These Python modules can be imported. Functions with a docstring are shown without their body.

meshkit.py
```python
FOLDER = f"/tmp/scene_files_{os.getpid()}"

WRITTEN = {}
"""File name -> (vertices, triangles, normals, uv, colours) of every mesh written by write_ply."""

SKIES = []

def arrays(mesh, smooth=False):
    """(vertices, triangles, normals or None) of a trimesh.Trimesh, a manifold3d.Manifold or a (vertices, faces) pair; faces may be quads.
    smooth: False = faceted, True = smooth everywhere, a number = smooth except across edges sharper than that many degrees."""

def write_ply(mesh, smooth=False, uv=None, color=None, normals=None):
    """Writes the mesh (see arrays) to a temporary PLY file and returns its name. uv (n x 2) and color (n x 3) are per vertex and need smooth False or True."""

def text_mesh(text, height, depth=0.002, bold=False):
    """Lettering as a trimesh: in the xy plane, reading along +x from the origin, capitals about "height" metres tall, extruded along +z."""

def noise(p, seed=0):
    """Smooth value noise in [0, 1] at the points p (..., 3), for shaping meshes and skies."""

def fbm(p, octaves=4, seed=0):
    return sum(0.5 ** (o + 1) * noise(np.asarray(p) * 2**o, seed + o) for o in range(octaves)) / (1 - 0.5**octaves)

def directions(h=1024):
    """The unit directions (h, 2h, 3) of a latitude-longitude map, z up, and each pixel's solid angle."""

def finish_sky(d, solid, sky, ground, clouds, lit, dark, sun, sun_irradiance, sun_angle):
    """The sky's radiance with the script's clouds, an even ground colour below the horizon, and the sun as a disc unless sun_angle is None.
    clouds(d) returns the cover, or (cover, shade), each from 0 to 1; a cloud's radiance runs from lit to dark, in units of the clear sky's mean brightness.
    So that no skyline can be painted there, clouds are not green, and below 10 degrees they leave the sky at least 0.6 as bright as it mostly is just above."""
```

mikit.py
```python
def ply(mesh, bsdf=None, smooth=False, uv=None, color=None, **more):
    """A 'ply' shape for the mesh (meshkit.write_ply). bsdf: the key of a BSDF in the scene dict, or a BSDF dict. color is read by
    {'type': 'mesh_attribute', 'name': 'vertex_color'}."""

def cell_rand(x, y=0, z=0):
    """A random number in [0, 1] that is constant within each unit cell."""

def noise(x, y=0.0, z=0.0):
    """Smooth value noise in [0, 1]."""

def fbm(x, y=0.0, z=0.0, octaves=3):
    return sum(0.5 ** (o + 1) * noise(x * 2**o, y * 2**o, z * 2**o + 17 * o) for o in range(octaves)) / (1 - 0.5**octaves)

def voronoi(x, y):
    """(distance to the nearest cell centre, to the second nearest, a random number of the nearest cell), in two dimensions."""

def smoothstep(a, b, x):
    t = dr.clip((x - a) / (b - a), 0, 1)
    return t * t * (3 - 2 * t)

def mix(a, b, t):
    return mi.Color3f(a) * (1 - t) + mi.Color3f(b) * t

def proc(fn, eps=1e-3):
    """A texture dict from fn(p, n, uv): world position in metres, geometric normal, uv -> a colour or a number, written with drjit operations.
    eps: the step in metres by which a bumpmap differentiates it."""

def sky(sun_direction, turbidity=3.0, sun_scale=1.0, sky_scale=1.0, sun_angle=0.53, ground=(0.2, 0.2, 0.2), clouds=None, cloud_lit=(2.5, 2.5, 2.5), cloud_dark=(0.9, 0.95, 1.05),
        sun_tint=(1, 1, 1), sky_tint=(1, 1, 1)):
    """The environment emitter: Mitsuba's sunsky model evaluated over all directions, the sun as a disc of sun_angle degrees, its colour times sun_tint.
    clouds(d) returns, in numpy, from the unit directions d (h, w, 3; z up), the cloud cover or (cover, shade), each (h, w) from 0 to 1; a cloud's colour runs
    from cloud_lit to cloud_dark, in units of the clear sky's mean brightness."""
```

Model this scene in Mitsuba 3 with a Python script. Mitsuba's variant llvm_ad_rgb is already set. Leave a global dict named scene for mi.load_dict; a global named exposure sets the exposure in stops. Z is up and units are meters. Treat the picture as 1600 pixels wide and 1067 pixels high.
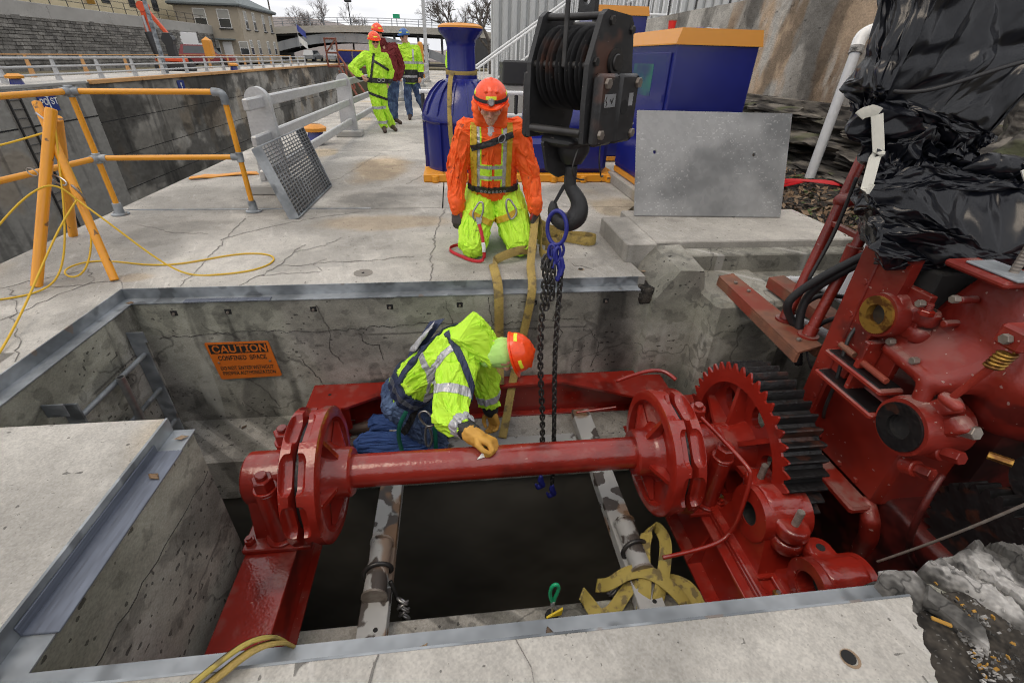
import math, random, numpy as np, trimesh, drjit as dr, mitsuba as mi, mikit, meshkit
import manifold3d as m3
from shapely.geometry import Polygon, Point, LineString, box as sbox
from shapely.ops import unary_union
from shapely import affinity
from mikit import fbm, noise, smoothstep, mix, voronoi
T = mi.ScalarTransform4f
A = lambda *a: np.array(a, float)
rng = np.random.default_rng(7)

# ------------------------------------------------------------------ camera, sky, exposure
EYE = A(0, 0, 1.4); FPX, PITCH, ROLL, YAW = 727.03, 0.546766, 0.0279607, 0.127302
_r = A(math.cos(YAW), -math.sin(YAW), 0)
_fw = A(math.sin(YAW), math.cos(YAW), 0) * math.cos(PITCH) - A(0, 0, math.sin(PITCH))
_up = np.cross(_r, _fw); _up = np.cross(_r * math.cos(ROLL) + _up * math.sin(ROLL), _fw)
scene = {'camera': {'type': 'perspective', 'fov': math.degrees(2 * math.atan(800 / FPX)), 'fov_axis': 'x', 'near_clip': 0.05, 'far_clip': 2000.0,
                    'to_world': T().look_at(origin=EYE.tolist(), target=(EYE + _fw).tolist(), up=_up.tolist())}}
def clouds(d):
    e = np.maximum(d[..., 2:3], .06)
    s = meshkit.fbm(np.concatenate([d[..., :2] / e * .9, e * 0], -1), 4, 3)
    return np.ones(d.shape[:2]), np.clip((s - .42) * 2.2, 0, 1) * .6
scene['sky'] = mikit.sky((-0.35, -0.25, 0.9), turbidity=4, sun_scale=0.17, sun_angle=28, clouds=clouds, cloud_lit=(2.3, 2.3, 2.34), cloud_dark=(1.55, 1.6, 1.7))
exposure = 2.0
labels = {}

# ------------------------------------------------------------------ registry
_cnt = {}
def nk(k):
    n = _cnt.get(k, -1) + 1; _cnt[k] = n
    return k if n == 0 else f'{k}_{n:03d}'
def _lab(k, label, cat, group, kind):
    d = {a: b for a, b in dict(label=label, category=cat, group=group, kind=kind).items() if b}
    if d: labels[k] = d
def thing(name, label=None, cat=None, group=None, kind=None):
    k = nk(name); _lab(k, label, cat, group, kind); return k
def part(par, name, mesh, mat, sm=35, label=None, kind=None):
    k = nk(par + '__' + name); scene[k] = mikit.ply(mesh, 'mat_' + mat, smooth=sm); _lab(k, label, None, None, kind); return k
def solo(name, mesh, mat, sm=35, label=None, cat=None, group=None, kind=None):
    k = nk(name); scene[k] = mikit.ply(mesh, 'mat_' + mat, smooth=sm); _lab(k, label, cat, group, kind); return k
def struct(name, mesh, mat, sm=False): return solo(name, mesh, mat, sm, kind='structure')

# ------------------------------------------------------------------ mesh helpers
def nrm(v): v = np.asarray(v, float); return v / (np.linalg.norm(v) + 1e-12)
def cat(l): return trimesh.util.concatenate(l)
def tm(man):
    m = man.to_mesh(); return trimesh.Trimesh(np.array(m.vert_properties[:, :3], float), np.array(m.tri_verts), process=False)
def mf(t):
    t = trimesh.Trimesh(np.asarray(t.vertices), np.asarray(t.faces)); t.merge_vertices()
    return m3.Manifold(m3.Mesh(np.asarray(t.vertices, np.float32), np.asarray(t.faces, np.uint32)))
def hullpts(p): return tm(m3.Manifold.hull_points(np.asarray(p, float)))
def bx(x0, x1, y0, y1, z0, z1, b=0.004):
    s = A(x1 - x0, y1 - y0, z1 - z0); b = min(b, .45 * s.min()); c = A(x0 + x1, y0 + y1, z0 + z1) / 2; P = []
    if b <= 0: return trimesh.creation.box(s, T4(c))
    for sx in (-1, 1):
        for sy in (-1, 1):
            for sz in (-1, 1):
                for k in range(3):
                    o = s / 2; o = np.where(np.arange(3) == k, o, o - b); P.append(c + A(sx, sy, sz) * o)
    return hullpts(P)
def T4(c, R=None):
    m = np.eye(4); m[:3, 3] = c
    if R is not None: m[:3, :3] = R
    return m
def frame(z, x=(1, 0, 0)):
    z = nrm(z); x = np.asarray(x, float)
    if abs(z @ nrm(x)) > .99: x = A(0, 1, 0)
    y = nrm(np.cross(z, x)); return np.stack([np.cross(y, z), y, z], 1)
def mv(m, c=(0, 0, 0), R=None): m = m.copy(); m.apply_transform(T4(c, R)); return m
def rot(axis, deg, c=(0, 0, 0)): return trimesh.transformations.rotation_matrix(math.radians(deg), axis, c)
def xf(m, M): m = m.copy(); m.apply_transform(M); return m
def obox(p0, p1, w, h, up=(0, 0, 1), b=.003):
    """a bar from p0 to p1, w wide and h tall"""
    p0, p1 = A(*p0), A(*p1); d = p1 - p0; L = np.linalg.norm(d); z = d / L; x = nrm(np.cross(up, z)); y = np.cross(z, x)
    return mv(bx(-w / 2, w / 2, -h / 2, h / 2, 0, L, b), p0, np.stack([x, y, z], 1))
def lathe(prof, c=(0, 0, 0), axis=(0, 0, 1), n=28, x=(1, 0, 0)):
    """closed solid of revolution: prof = [(r, z) ...] from axis to axis"""
    prof = [tuple(map(float, p)) for p in prof]
    m = trimesh.creation.revolve(np.array(prof), sections=n); return mv(m, c, frame(axis, x))
def cyl(p0, p1, r, n=20, r2=None, b=0.0):
    p0, p1 = A(*p0), A(*p1); L = np.linalg.norm(p1 - p0); r2 = r if r2 is None else r2
    pr = [(0, 0), (r - b, 0)] + ([(r, b), (r2, L - b)] if b else [(r2 if not b else r2, L)]) + ([(r2 - b, L)] if b else []) + [(0, L)]
    return lathe(pr, p0, p1 - p0, n)
def pipe(p0, p1, ro, ri, n=24):
    p0, p1 = A(*p0), A(*p1); L = np.linalg.norm(p1 - p0)
    return lathe([(ri, 0), (ro, 0), (ro, L), (ri, L), (ri, 0)], p0, p1 - p0, n)
def hexp(p0, p1, r): return cyl(p0, p1, r, 6, b=r * .1)
def spl(pts, n=40, closed=False):
    from scipy.interpolate import CubicSpline
    p = np.asarray(pts, float); p = np.vstack([p, p[:1]]) if closed else p
    t = np.r_[0, np.cumsum(np.sqrt(np.linalg.norm(np.diff(p, axis=0), axis=1)) + 1e-9)]
    u = np.linspace(0, t[-1], n + (1 if closed else 0)); q = CubicSpline(t, p, bc_type='periodic' if closed else 'natural')(u)
    return q[:-1] if closed else q
def tube(pts, r, n=8, closed=False):
    p = np.asarray(pts, float); N = len(p)
    t = (np.roll(p, -1, 0) - np.roll(p, 1, 0)) if closed else np.gradient(p, axis=0)
    t /= np.linalg.norm(t, axis=1, keepdims=True) + 1e-12
    a = np.zeros_like(t); v = A(0, 0, 1) if abs(t[0, 2]) < .9 else A(1, 0, 0)
    for i in range(N):
        v = nrm(v - t[i] * (v @ t[i])); a[i] = v
    b = np.cross(t, a); g = np.arange(n) * 2 * np.pi / n; r = np.broadcast_to(r, (N,))
    V = (p[:, None] + r[:, None, None] * (np.cos(g)[None, :, None] * a[:, None] + np.sin(g)[None, :, None] * b[:, None])).reshape(-1, 3); F = []
    for i in range(N if closed else N - 1):
        j = (i + 1) % N
        for k in range(n):
            l = (k + 1) % n; F += [(i * n + k, i * n + l, j * n + l), (i * n + k, j * n + l, j * n + k)]
    if not closed:
        V = np.vstack([V, p[:1], p[-1:]]); c0, c1 = len(V) - 2, len(V) - 1
        for k in range(n):
            l = (k + 1) % n; F += [(c0, l, k), (c1, (N - 1) * n + k, (N - 1) * n + l)]
    return trimesh.Trimesh(V, F, process=False)
def ribbon(pts, w, t, wd=None):
    """flat webbing along pts; wd: width direction(s)"""
    p = np.asarray(pts, float); N = len(p); tg = np.gradient(p, axis=0); tg /= np.linalg.norm(tg, axis=1, keepdims=True) + 1e-12
    W = np.broadcast_to(np.asarray(wd, float), (N, 3)) if np.ndim(wd) == 1 else np.asarray(wd, float)
    W = W - tg * (W * tg).sum(1, keepdims=True); W /= np.linalg.norm(W, axis=1, keepdims=True) + 1e-12; U = np.cross(tg, W)
    V = []
    for a, b in ((-.5, -.5), (0, -.62), (.5, -.5), (.5, .5), (0, .62), (-.5, .5)): V.append(p + W * w * a + U * t * b)
    V = np.stack(V, 1).reshape(-1, 3); n = 6; F = []
    for i in range(N - 1):
        for k in range(n):
            l = (k + 1) % n; F += [(i * n + k, i * n + l, i * n + n + l), (i * n + k, i * n + n + l, i * n + n + k)]
    for k in range(1, n - 1): F += [(0, k + 1, k), ((N - 1) * n, (N - 1) * n + k, (N - 1) * n + k + 1)]
    m = trimesh.Trimesh(V, F, process=False); return m
def ext(poly, h):
    gs = getattr(poly, 'geoms', [poly]); return cat([trimesh.creation.extrude_polygon(g, h, engine='earcut') for g in gs if not g.is_empty])
def prism(poly, c, ax, ay, h):
    """shapely polygon in the plane (ax, ay) at c, extruded h along ax x ay"""
    poly = Polygon(poly) if not hasattr(poly, 'geom_type') else poly
    ax, ay = nrm(ax), nrm(ay); return mv(ext(poly, h), c, np.stack([ax, ay, np.cross(ax, ay)], 1))
def circ(x, y, r, n=6): return Point(x, y).buffer(r, n)
def sph(c, r, n=2):
    m = trimesh.creation.icosphere(n, 1.0); m.apply_scale(r if np.ndim(r) == 0 else np.asarray(r, float)); return mv(m, c)
def fine(m, s): 
    return tm(mf(m).refine_to_length(s))
def rough(m, amp, sc, seed=0, oct=3):
    """displace along normals"""
    m = trimesh.Trimesh(m.vertices, m.faces); n = m.vertex_normals; m.vertices = m.vertices + n * ((meshkit.fbm(np.asarray(m.vertices) * sc + 50, oct, seed) - .5) * 2 * amp)[:, None]; return m
def sheet(poly, z, name=None):
    m = ext(poly, .002); m.apply_translation([0, 0, z]); return m
_sp = m3.Manifold.sphere(1.0, 20)
def ball(c, r):
    r = (r, r, r) if np.ndim(r) == 0 else tuple(r); return _sp.scale(r).translate(list(map(float, c)))
def chain(pts, rad):
    rad = [rad] * len(pts) if np.ndim(rad) == 0 else rad; B = [ball(p, r) for p, r in zip(pts, rad)]
    return [m3.Manifold.batch_hull([B[i], B[i + 1]]) for i in range(len(B) - 1)] or B
def crumple(t, edge, amps, seed=1, simp=.006):
    g = np.random.default_rng(seed); c = tm(mf(t).simplify(simp).refine_to_length(edge)); c.merge_vertices(); c = trimesh.Trimesh(c.vertices, c.faces)
    for k, a in enumerate(amps):
        v = np.asarray(c.vertices); c.vertices = v + c.vertex_normals * (g.uniform(-1, 1, len(v)) * a)[:, None] + g.uniform(-1, 1, (len(v), 3)) * a * .5
        if k < len(amps) - 1: c = c.subdivide(); c.merge_vertices()
    c = c.subdivide(); c.merge_vertices(); trimesh.smoothing.filter_laplacian(c, iterations=1, lamb=.5); return c
def flesh(hulls, res=.02, it=10, wr=0.0, ws=14, seed=1, cut=None):
    u = m3.Manifold.batch_boolean(hulls, m3.OpType.Add)
    if cut is not None: u = u - cut
    t = tm(u.refine_to_length(res)); t.merge_vertices()
    if it: trimesh.smoothing.filter_taubin(t, iterations=it)
    if wr:
        n = t.vertex_normals; p = np.asarray(t.vertices)
        d = (1 - np.abs(meshkit.fbm(p * ws + 31, 3, seed) - .5) * 4) * wr + (meshkit.fbm(p * ws * .4 + 9, 2, seed + 5) - .5) * wr * 2.0
        g = np.random.default_rng(seed); tri = lambda x: np.abs((x % 1.0) - .5) * 2 - .5
        for _ in range(9):
            kx = nrm(g.normal(0, 1, 3) * A(.8, .8, 1.2)) * g.uniform(.5, 1.3) * ws; m_ = np.clip((meshkit.noise(p * ws * .35 + g.uniform(0, 60, 3), 3) - .42) * 3, 0, 1); q = p + .05 * (meshkit.noise(p * 9, 4) - .5)[:, None]; d += wr * .75 * tri(q @ kx + g.uniform(0, 1)) * m_
        t.vertices = p + n * d[:, None]
    return t

# ------------------------------------------------------------------ materials
def M(key, col, rough=.6, metal=0., coat=0., bump=None, bs=1.0, spec=.5, eps=1e-3, **kw):
    f = lambda v: {'type': 'rgb', 'value': list(v)} if isinstance(v, (tuple, list)) else (mikit.proc(v) if callable(v) else float(v))
    d = {'type': 'principled', 'base_color': f(col), 'roughness': f(rough), 'metallic': f(metal), 'specular': spec, **kw}
    if coat: d['clearcoat'] = coat; d['clearcoat_gloss'] = .9
    if bump is not None: d = {'type': 'bumpmap', 'arbitrary': mikit.proc(bump, eps), 'scale': bs, 'bsdf': d}
    scene['mat_' + key] = {'type': 'twosided', 'bsdf': d}
    return key
def spots(p, s, th, w=.03): return smoothstep(th, th + w, noise(p.x * s, p.y * s, p.z * s))
C3 = mi.Color3f
def c_deck(p, n, uv):
    a = fbm(p.x * 1.1, p.y * 1.1, p.z, 4); b = fbm(p.x * 26, p.y * 26, p.z * 26, 3); g = noise(p.x * 150, p.y * 150, p.z * 150)
    c = mix((.285, .272, .248), (.405, .388, .355), smoothstep(.25, .72, a)) * (.70 + .26 * b + .24 * g + .16 * noise(p.x * 260, p.y * 260, p.z * 260))
    st = smoothstep(.58, .72, fbm(p.x * .75 + 7, p.y * .55 + 2, 0, 4)); c = c * (1 - .22 * st)
    sc = smoothstep(.8, .9, noise(p.x * 40 + p.y * 14, p.y * 5 - p.x * 3, 3)) * smoothstep(.5, .7, noise(p.x * 3, p.y * 3, 9)); c = c + .05 * sc
    ru = smoothstep(.68, .78, fbm(p.x * .9 + 31, p.y * .6 + 12, 0, 3)); c = mix(c, c * C3(1.0, .86, .66), ru * .8)
    m_ = smoothstep(.45, .62, fbm(p.x * 6 + 2, p.y * 6, 4, 4)); c = c * (.93 + .1 * m_); wt = smoothstep(.56, .66, fbm(p.x * 1.5 + 19, p.y * 2.2 + 4, 2, 5)); c = c * (1 - .2 * wt)
    nz = .5 * fbm(p.x * 3, p.y * 3, 6, 4); blot = lambda x, y, rx, ry: smoothstep(1.25, .75, dr.sqrt(dr.square((p.x - x) / rx) + dr.square((p.y - y) / ry)) + nz)
    c = c * (1 - .38 * blot(-.95, 5.45, .55, .40)) * (1 - .25 * blot(-1.6, 5.05, 1.5, .16)) * (1 - .3 * blot(1.35, 3.9, .25, .8)) * (1 - .3 * blot(1.6, 5.9, .7, .5)); c = mix(c, c * C3(1.0, .80, .56), .8 * blot(-1.05, 7.2, .5, 1.2) + .6 * blot(-.7, 4.6, .8, .3) + .5 * blot(-2.3, 3.35, .16, .10))
    return c * (1 - .6 * spots(p, 34, .95, .02)) * (1 - .5 * spots(p, 90, .95, .02))
M('concrete_deck', c_deck, .85, bump=lambda p, n, uv: fbm(p.x * 60, p.y * 60, p.z * 60, 3) + .4 * noise(p.x * 260, p.y * 260, p.z * 260), bs=.0016)
def c_pit(p, n, uv):
    h = p.x * .9 + p.y * 1.1
    a = fbm(p.x * 2.2, p.y * 2.2, p.z * 2.2, 4); b = fbm(p.x * 17, p.y * 17, p.z * 17, 3); g = noise(p.x * 120, p.y * 120, p.z * 120)
    c = mix((.175, .167, .15), (.31, .298, .272), smoothstep(.3, .66, a)) * (.58 + .42 * b + .30 * g + .26 * noise(p.x * 230, p.y * 230, p.z * 230))
    fi = smoothstep(.56, .64, fbm(p.x * 11, p.y * 11, p.z * 11 + 3, 4)); c = c * (1 - .28 * fi)
    dr_ = smoothstep(.60, .70, fbm(h * 5.2, p.z * .9, 3, 5)); c = c * (1 - .5 * dr_)
    wet = smoothstep(.60, .68, fbm(p.x * 1.9 + 4, p.y * 1.9, p.z * 2.4 + 8, 5)); c = c * (1 - .4 * wet)
    wr_ = smoothstep(.10, -.10, dr.abs(p.x - 1.16 + .12 * p.z) - .10 + .22 * (fbm(p.x * 6, p.z * 4, 2, 4) - .5)) * smoothstep(3.0, 3.05, p.y); c = c * (1 - .72 * wr_)
    top = smoothstep(-.34, -.30, p.z + .03 * (fbm(h * 6, 1, 1, 3) - .5)); c = mix(c, c * C3(.90, .94, .82), top * .3)
    lime = smoothstep(.72, .82, fbm(h * 9, p.z * 1.2, 7, 3)); c = mix(c, C3(.45, .44, .42), lime * .5)
    cr = smoothstep(.016, .003, dr.abs(fbm(p.x * 2.6 + 3, p.y * 2.6, p.z * 2.6, 4) - .5)) * smoothstep(.5, .62, noise(p.x * 2, p.y * 2, p.z * 2 + 5)); c = c * (1 - .4 * cr)
    line = smoothstep(.012, .003, dr.abs(p.z + .36 + .02 * fbm(h * 3, 0, 0, 3))); c = c * (1 - .5 * line * smoothstep(.35, .5, noise(h * 2, 1, 1)))
    gr = smoothstep(.5, .62, fbm(h * 1.6 - 3, p.z * 1.1, 1, 3)); c = mix(c, c * C3(.92, 1.0, .86), gr * .35)
    ho = smoothstep(.83, .87, noise(p.x * 42, p.y * 42, p.z * 42)); c = c * (1 - .7 * ho * smoothstep(.42, .56, noise(p.x * 5, p.y * 5, p.z * 5)))
    pt = smoothstep(.80, .85, noise(h * 9 + 3, p.z * 6, 2)); c = c * (1 - .6 * pt * fbm(p.x * 30, p.y * 30, p.z * 30, 2))
    return c
M('concrete_shaded', lambda p, n, uv: mix((.045, .043, .037), (.18, .172, .15), fbm(p.x * 2, p.y * 2, p.z * 2, 4)), .6)  # lower pit concrete, the darkness of the unlit depth is in its colour
M('concrete_pit', c_pit, .8, bump=lambda p, n, uv: fbm(p.x * 26, p.y * 26, p.z * 26, 4), bs=.006)
def c_old(p, n, uv):
    h = p.x + p.y
    a = fbm(p.x * .9, p.y * .9, p.z * .9, 4); b = fbm(p.x * 14, p.y * 14, p.z * 14, 3)
    c = mix((.20, .185, .165), (.40, .385, .355), smoothstep(.3, .7, a)) * (.72 + .5 * b)
    ru = smoothstep(.54, .66, fbm(h * 1.5 + 5, p.z * .55, 4, 5)); c = mix(c, c * C3(1.0, .72, .48), ru * .8)
    wh = smoothstep(.58, .66, fbm(h * 2.6 + 2, p.z * .8, 9, 5)) * smoothstep(.35, .6, fbm(p.x, p.y * .7, p.z * .8 + 3, 3)); c = mix(c, C3(.50, .48, .44), wh * .75)
    dk = smoothstep(.52, .62, fbm(h * 1.7 + 40, p.z * .9, 2, 5)); c = c * (1 - .5 * dk); c = c * (.75 + .5 * noise(p.x * 60, p.y * 60, p.z * 60))
    return c * (1 - .5 * spots(p, 18, .9, .04))
M('concrete_old', c_old, .88, bump=lambda p, n, uv: fbm(p.x * 20, p.y * 20, p.z * 20, 4), bs=.012)
def c_lock(p, n, uv):
    a = fbm(p.y * .35, p.z * .5, 2, 4); b = fbm(p.x * 5, p.y * 5, p.z * 5, 3)
    c = mix((.17, .158, .138), (.36, .34, .305), smoothstep(.3, .65, a)) * (.72 + .45 * b)
    rough_ = smoothstep(25.26, 25.3, p.y); c = mix(C3(.255, .245, .225) * (.7 + .4 * b), c, rough_); dk = smoothstep(.44, .6, fbm(p.y * .42 + 3, p.z * .7 + 1, 5, 5) + .14 * smoothstep(-2.4, -.3, p.z))
    c = c * (1 - .66 * dk * rough_); st = smoothstep(.6, .74, fbm(p.y * 1.6, p.z * .14, 8, 4)); c = c * (1 - .42 * st)
    br = smoothstep(.6, .7, fbm(p.y * .5 + 12, p.z * .4, 1, 3)); return mix(c, c * C3(1.05, .9, .74), br * .7)
M('concrete_lock', c_lock, .9, bump=lambda p, n, uv: fbm(p.x * 5, p.y * 5, p.z * 5, 4), bs=.05)
def c_galv(p, n, uv):
    a = fbm(p.x * 5, p.y * 5, p.z * 5, 3); v = fbm(p.x * 34, p.y * 34, p.z * 34, 2)
    c = mix((.15, .165, .18), (.32, .345, .37), smoothstep(.3, .7, a)) * (.82 + .36 * v)
    d = smoothstep(.6, .7, fbm(p.x * 7 + 3, p.y * 7, p.z * 7, 3)); c = c * (1 - .42 * d)
    ru = smoothstep(.74, .8, fbm(p.x * 11, p.y * 11 + 6, p.z * 11, 3)); return mix(c, C3(.2, .14, .1), ru * .55)
M('galvanised', c_galv, lambda p, n, uv: .38 + .3 * fbm(p.x * 9, p.y * 9, p.z * 9, 3), .35, bump=lambda p, n, uv: fbm(p.x * 30, p.y * 30, p.z * 30, 3), bs=.0015)
M('galv_dull', lambda p, n, uv: mix((.10, .10, .10), (.26, .26, .26), fbm(p.x * 30, p.y * 30, p.z * 30, 3)), .45, .4)
M('galv_dark', lambda p, n, uv: mix((.085, .095, .125), (.17, .19, .235), fbm(p.x * 6, p.y * 6, p.z * 6, 4)) * (.8 + .4 * noise(p.x * 140, p.y * 16, p.z * 140)), .36, .4)
def c_worn(p, n, uv):
    a = fbm(p.x * 9, p.y * 9, p.z * 9, 4); c = mix((.24, .245, .245), (.42, .42, .41), fbm(p.x * 3, p.y * 3, p.z * 3, 3))
    c = mix(c, C3(.06, .05, .045), smoothstep(.55, .62, a)); ru = smoothstep(.6, .68, fbm(p.x * 5 + 9, p.y * 5, p.z * 5, 3)); return mix(c, C3(.22, .12, .06), ru * .7)
M('worn_grey_paint', c_worn, .55, .1, bump=lambda p, n, uv: smoothstep(.55, .62, fbm(p.x * 9, p.y * 9, p.z * 9, 4)), bs=-.002)
def c_plate(p, n, uv):
    v = voronoi(p.x * 30, p.z * 30)[2]; a = fbm(p.x * 2.2, p.y * 3, p.z * 2.2, 4); s = noise(p.x * 70, p.y * 70, p.z * 70)
    c = mix((.19, .195, .20), (.35, .355, .36), smoothstep(.32, .66, a)) * (.93 + .1 * v); return c + .12 * smoothstep(.72, .86, s) * smoothstep(.4, .6, noise(p.x * 3, p.z * 3, 2))
M('slab_metal', c_plate, .6, .1, bump=lambda p, n, uv: noise(p.x * 60, p.y * 60, p.z * 60), bs=.001)
def red_new(p, n, uv):
    a = fbm(p.x * 6, p.y * 6, p.z * 6, 3); c = mix((.19, .0095, .005), (.275, .017, .009), a); gz = smoothstep(.55, .72, fbm(p.x * 3.5 + 7, p.y * 3.5, p.z * 3.5, 4)); c = c * (1 - .45 * gz); ds = smoothstep(.3, .95, n.z) * smoothstep(.5, .7, fbm(p.x * 13 + 2, p.y * 13, p.z * 13, 4)); c = mix(c, C3(.25, .12, .10), ds * .3)
    d = spots(p, 46, .93, .03); return mix(c, C3(.42, .2, .16), d * .5)
M('red_gloss', red_new, lambda p, n, uv: .10 + .18 * fbm(p.x * 7, p.y * 7, p.z * 7, 3), 0, .6, bump=lambda p, n, uv: fbm(p.x * 24, p.y * 24, p.z * 24, 3) + .3 * noise(p.x * 120, p.y * 120, p.z * 120), bs=.0016, spec=.6)
def red_old(p, n, uv):
    a = fbm(p.x * 3, p.y * 3, p.z * 3, 4); c = mix((.14, .009, .005), (.24, .020, .011), smoothstep(.3, .7, a))
    up = smoothstep(.35, .9, n.z); gr = up * smoothstep(.4, .6, fbm(p.x * 9, p.y * 9, p.z * 9, 4)); c = mix(c, C3(.24, .17, .15), gr * .6)
    ol = smoothstep(.6, .68, fbm(p.x * 4 + 8, p.y * 4, p.z * 4, 4)); c = mix(c, C3(.035, .008, .007), ol * .6)
    return mix(c, C3(.42, .3, .26), spots(p, 60, .9, .03) * .55)
M('red_worn', red_old, lambda p, n, uv: .26 + .3 * fbm(p.x * 8, p.y * 8, p.z * 8, 3), 0, .3, bump=lambda p, n, uv: fbm(p.x * 20, p.y * 20, p.z * 20, 4), bs=.004)
M('red_rusty', lambda p, n, uv: mix((.20, .035, .018), mix((.26, .10, .055), (.09, .05, .035), fbm(p.x * 14, p.y * 14, p.z * 14, 3)), smoothstep(.38, .6, fbm(p.x * 5, p.y * 5, p.z * 5, 4))), .65, bump=lambda p, n, uv: fbm(p.x * 30, p.y * 30, p.z * 30, 3), bs=.003)
M('black_grease', lambda p, n, uv: mix((.006, .0055, .0055), mix((.011, .0105, .0115), (.07, .022, .012), smoothstep(.6, .72, fbm(p.x * 13, p.y * 13 + 4, p.z * 13, 3))), fbm(p.x * 25, p.y * 25, p.z * 25, 3)), lambda p, n, uv: .25 + .35 * fbm(p.x * 18, p.y * 18, p.z * 18, 3), .1, bump=lambda p, n, uv: fbm(p.x * 45, p.y * 45, p.z * 45, 3), bs=.004)
def c_hook(p, n, uv):
    c = mix((.012, .012, .013), (.034, .034, .036), fbm(p.x * 8, p.y * 8, p.z * 8, 4)); ru = smoothstep(.56, .68, fbm(p.x * 6 + 3, p.y * 6, p.z * 5, 4)) * smoothstep(1.0, 1.35, p.z)
    c = mix(c, C3(.085, .04, .028), ru * .85); return mix(c, C3(.2, .17, .15), spots(p, 70, .93, .03) * .6)
M('black_paint', c_hook, lambda p, n, uv: .34 + .3 * fbm(p.x * 12, p.y * 12, p.z * 12, 3), 0, bump=lambda p, n, uv: fbm(p.x * 30, p.y * 30, p.z * 30, 3), bs=.002)
M('worn_orange', lambda p, n, uv: mix((.42, .21, .07), (.58, .33, .14), fbm(p.x, p.y * 2, p.z * 4, 4)), .7); M('yellow_clean', lambda p, n, uv: mix((.60, .245, .012), (.68, .30, .018), fbm(p.x * 5, p.y * 5, p.z * 5, 3)), .3, 0, .3)
M('red_shaded', lambda p, n, uv: mix((.018, .004, .004), (.10, .012, .009), smoothstep(.4, .68, fbm(p.x * 5, p.y * 5, p.z * 5, 4))), .4, bump=lambda p, n, uv: fbm(p.x * 20, p.y * 20, p.z * 20, 4), bs=.004)  # red paint darkened in colour for the shade under the housing overhang
M('dark_iron', lambda p, n, uv: mix((.03, .029, .03), (.085, .082, .08), fbm(p.x * 20, p.y * 20, p.z * 20, 3)), .38, .6)
M('brass', lambda p, n, uv: mix((.42, .24, .05), (.16, .07, .02), smoothstep(.4, .65, fbm(p.x * 30, p.y * 30, p.z * 30, 3))), .35, .7)
M('steel', lambda p, n, uv: mix((.30, .30, .31), (.5, .5, .5), fbm(p.x * 40, p.y * 40, p.z * 40, 2)), .32, .85)
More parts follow.
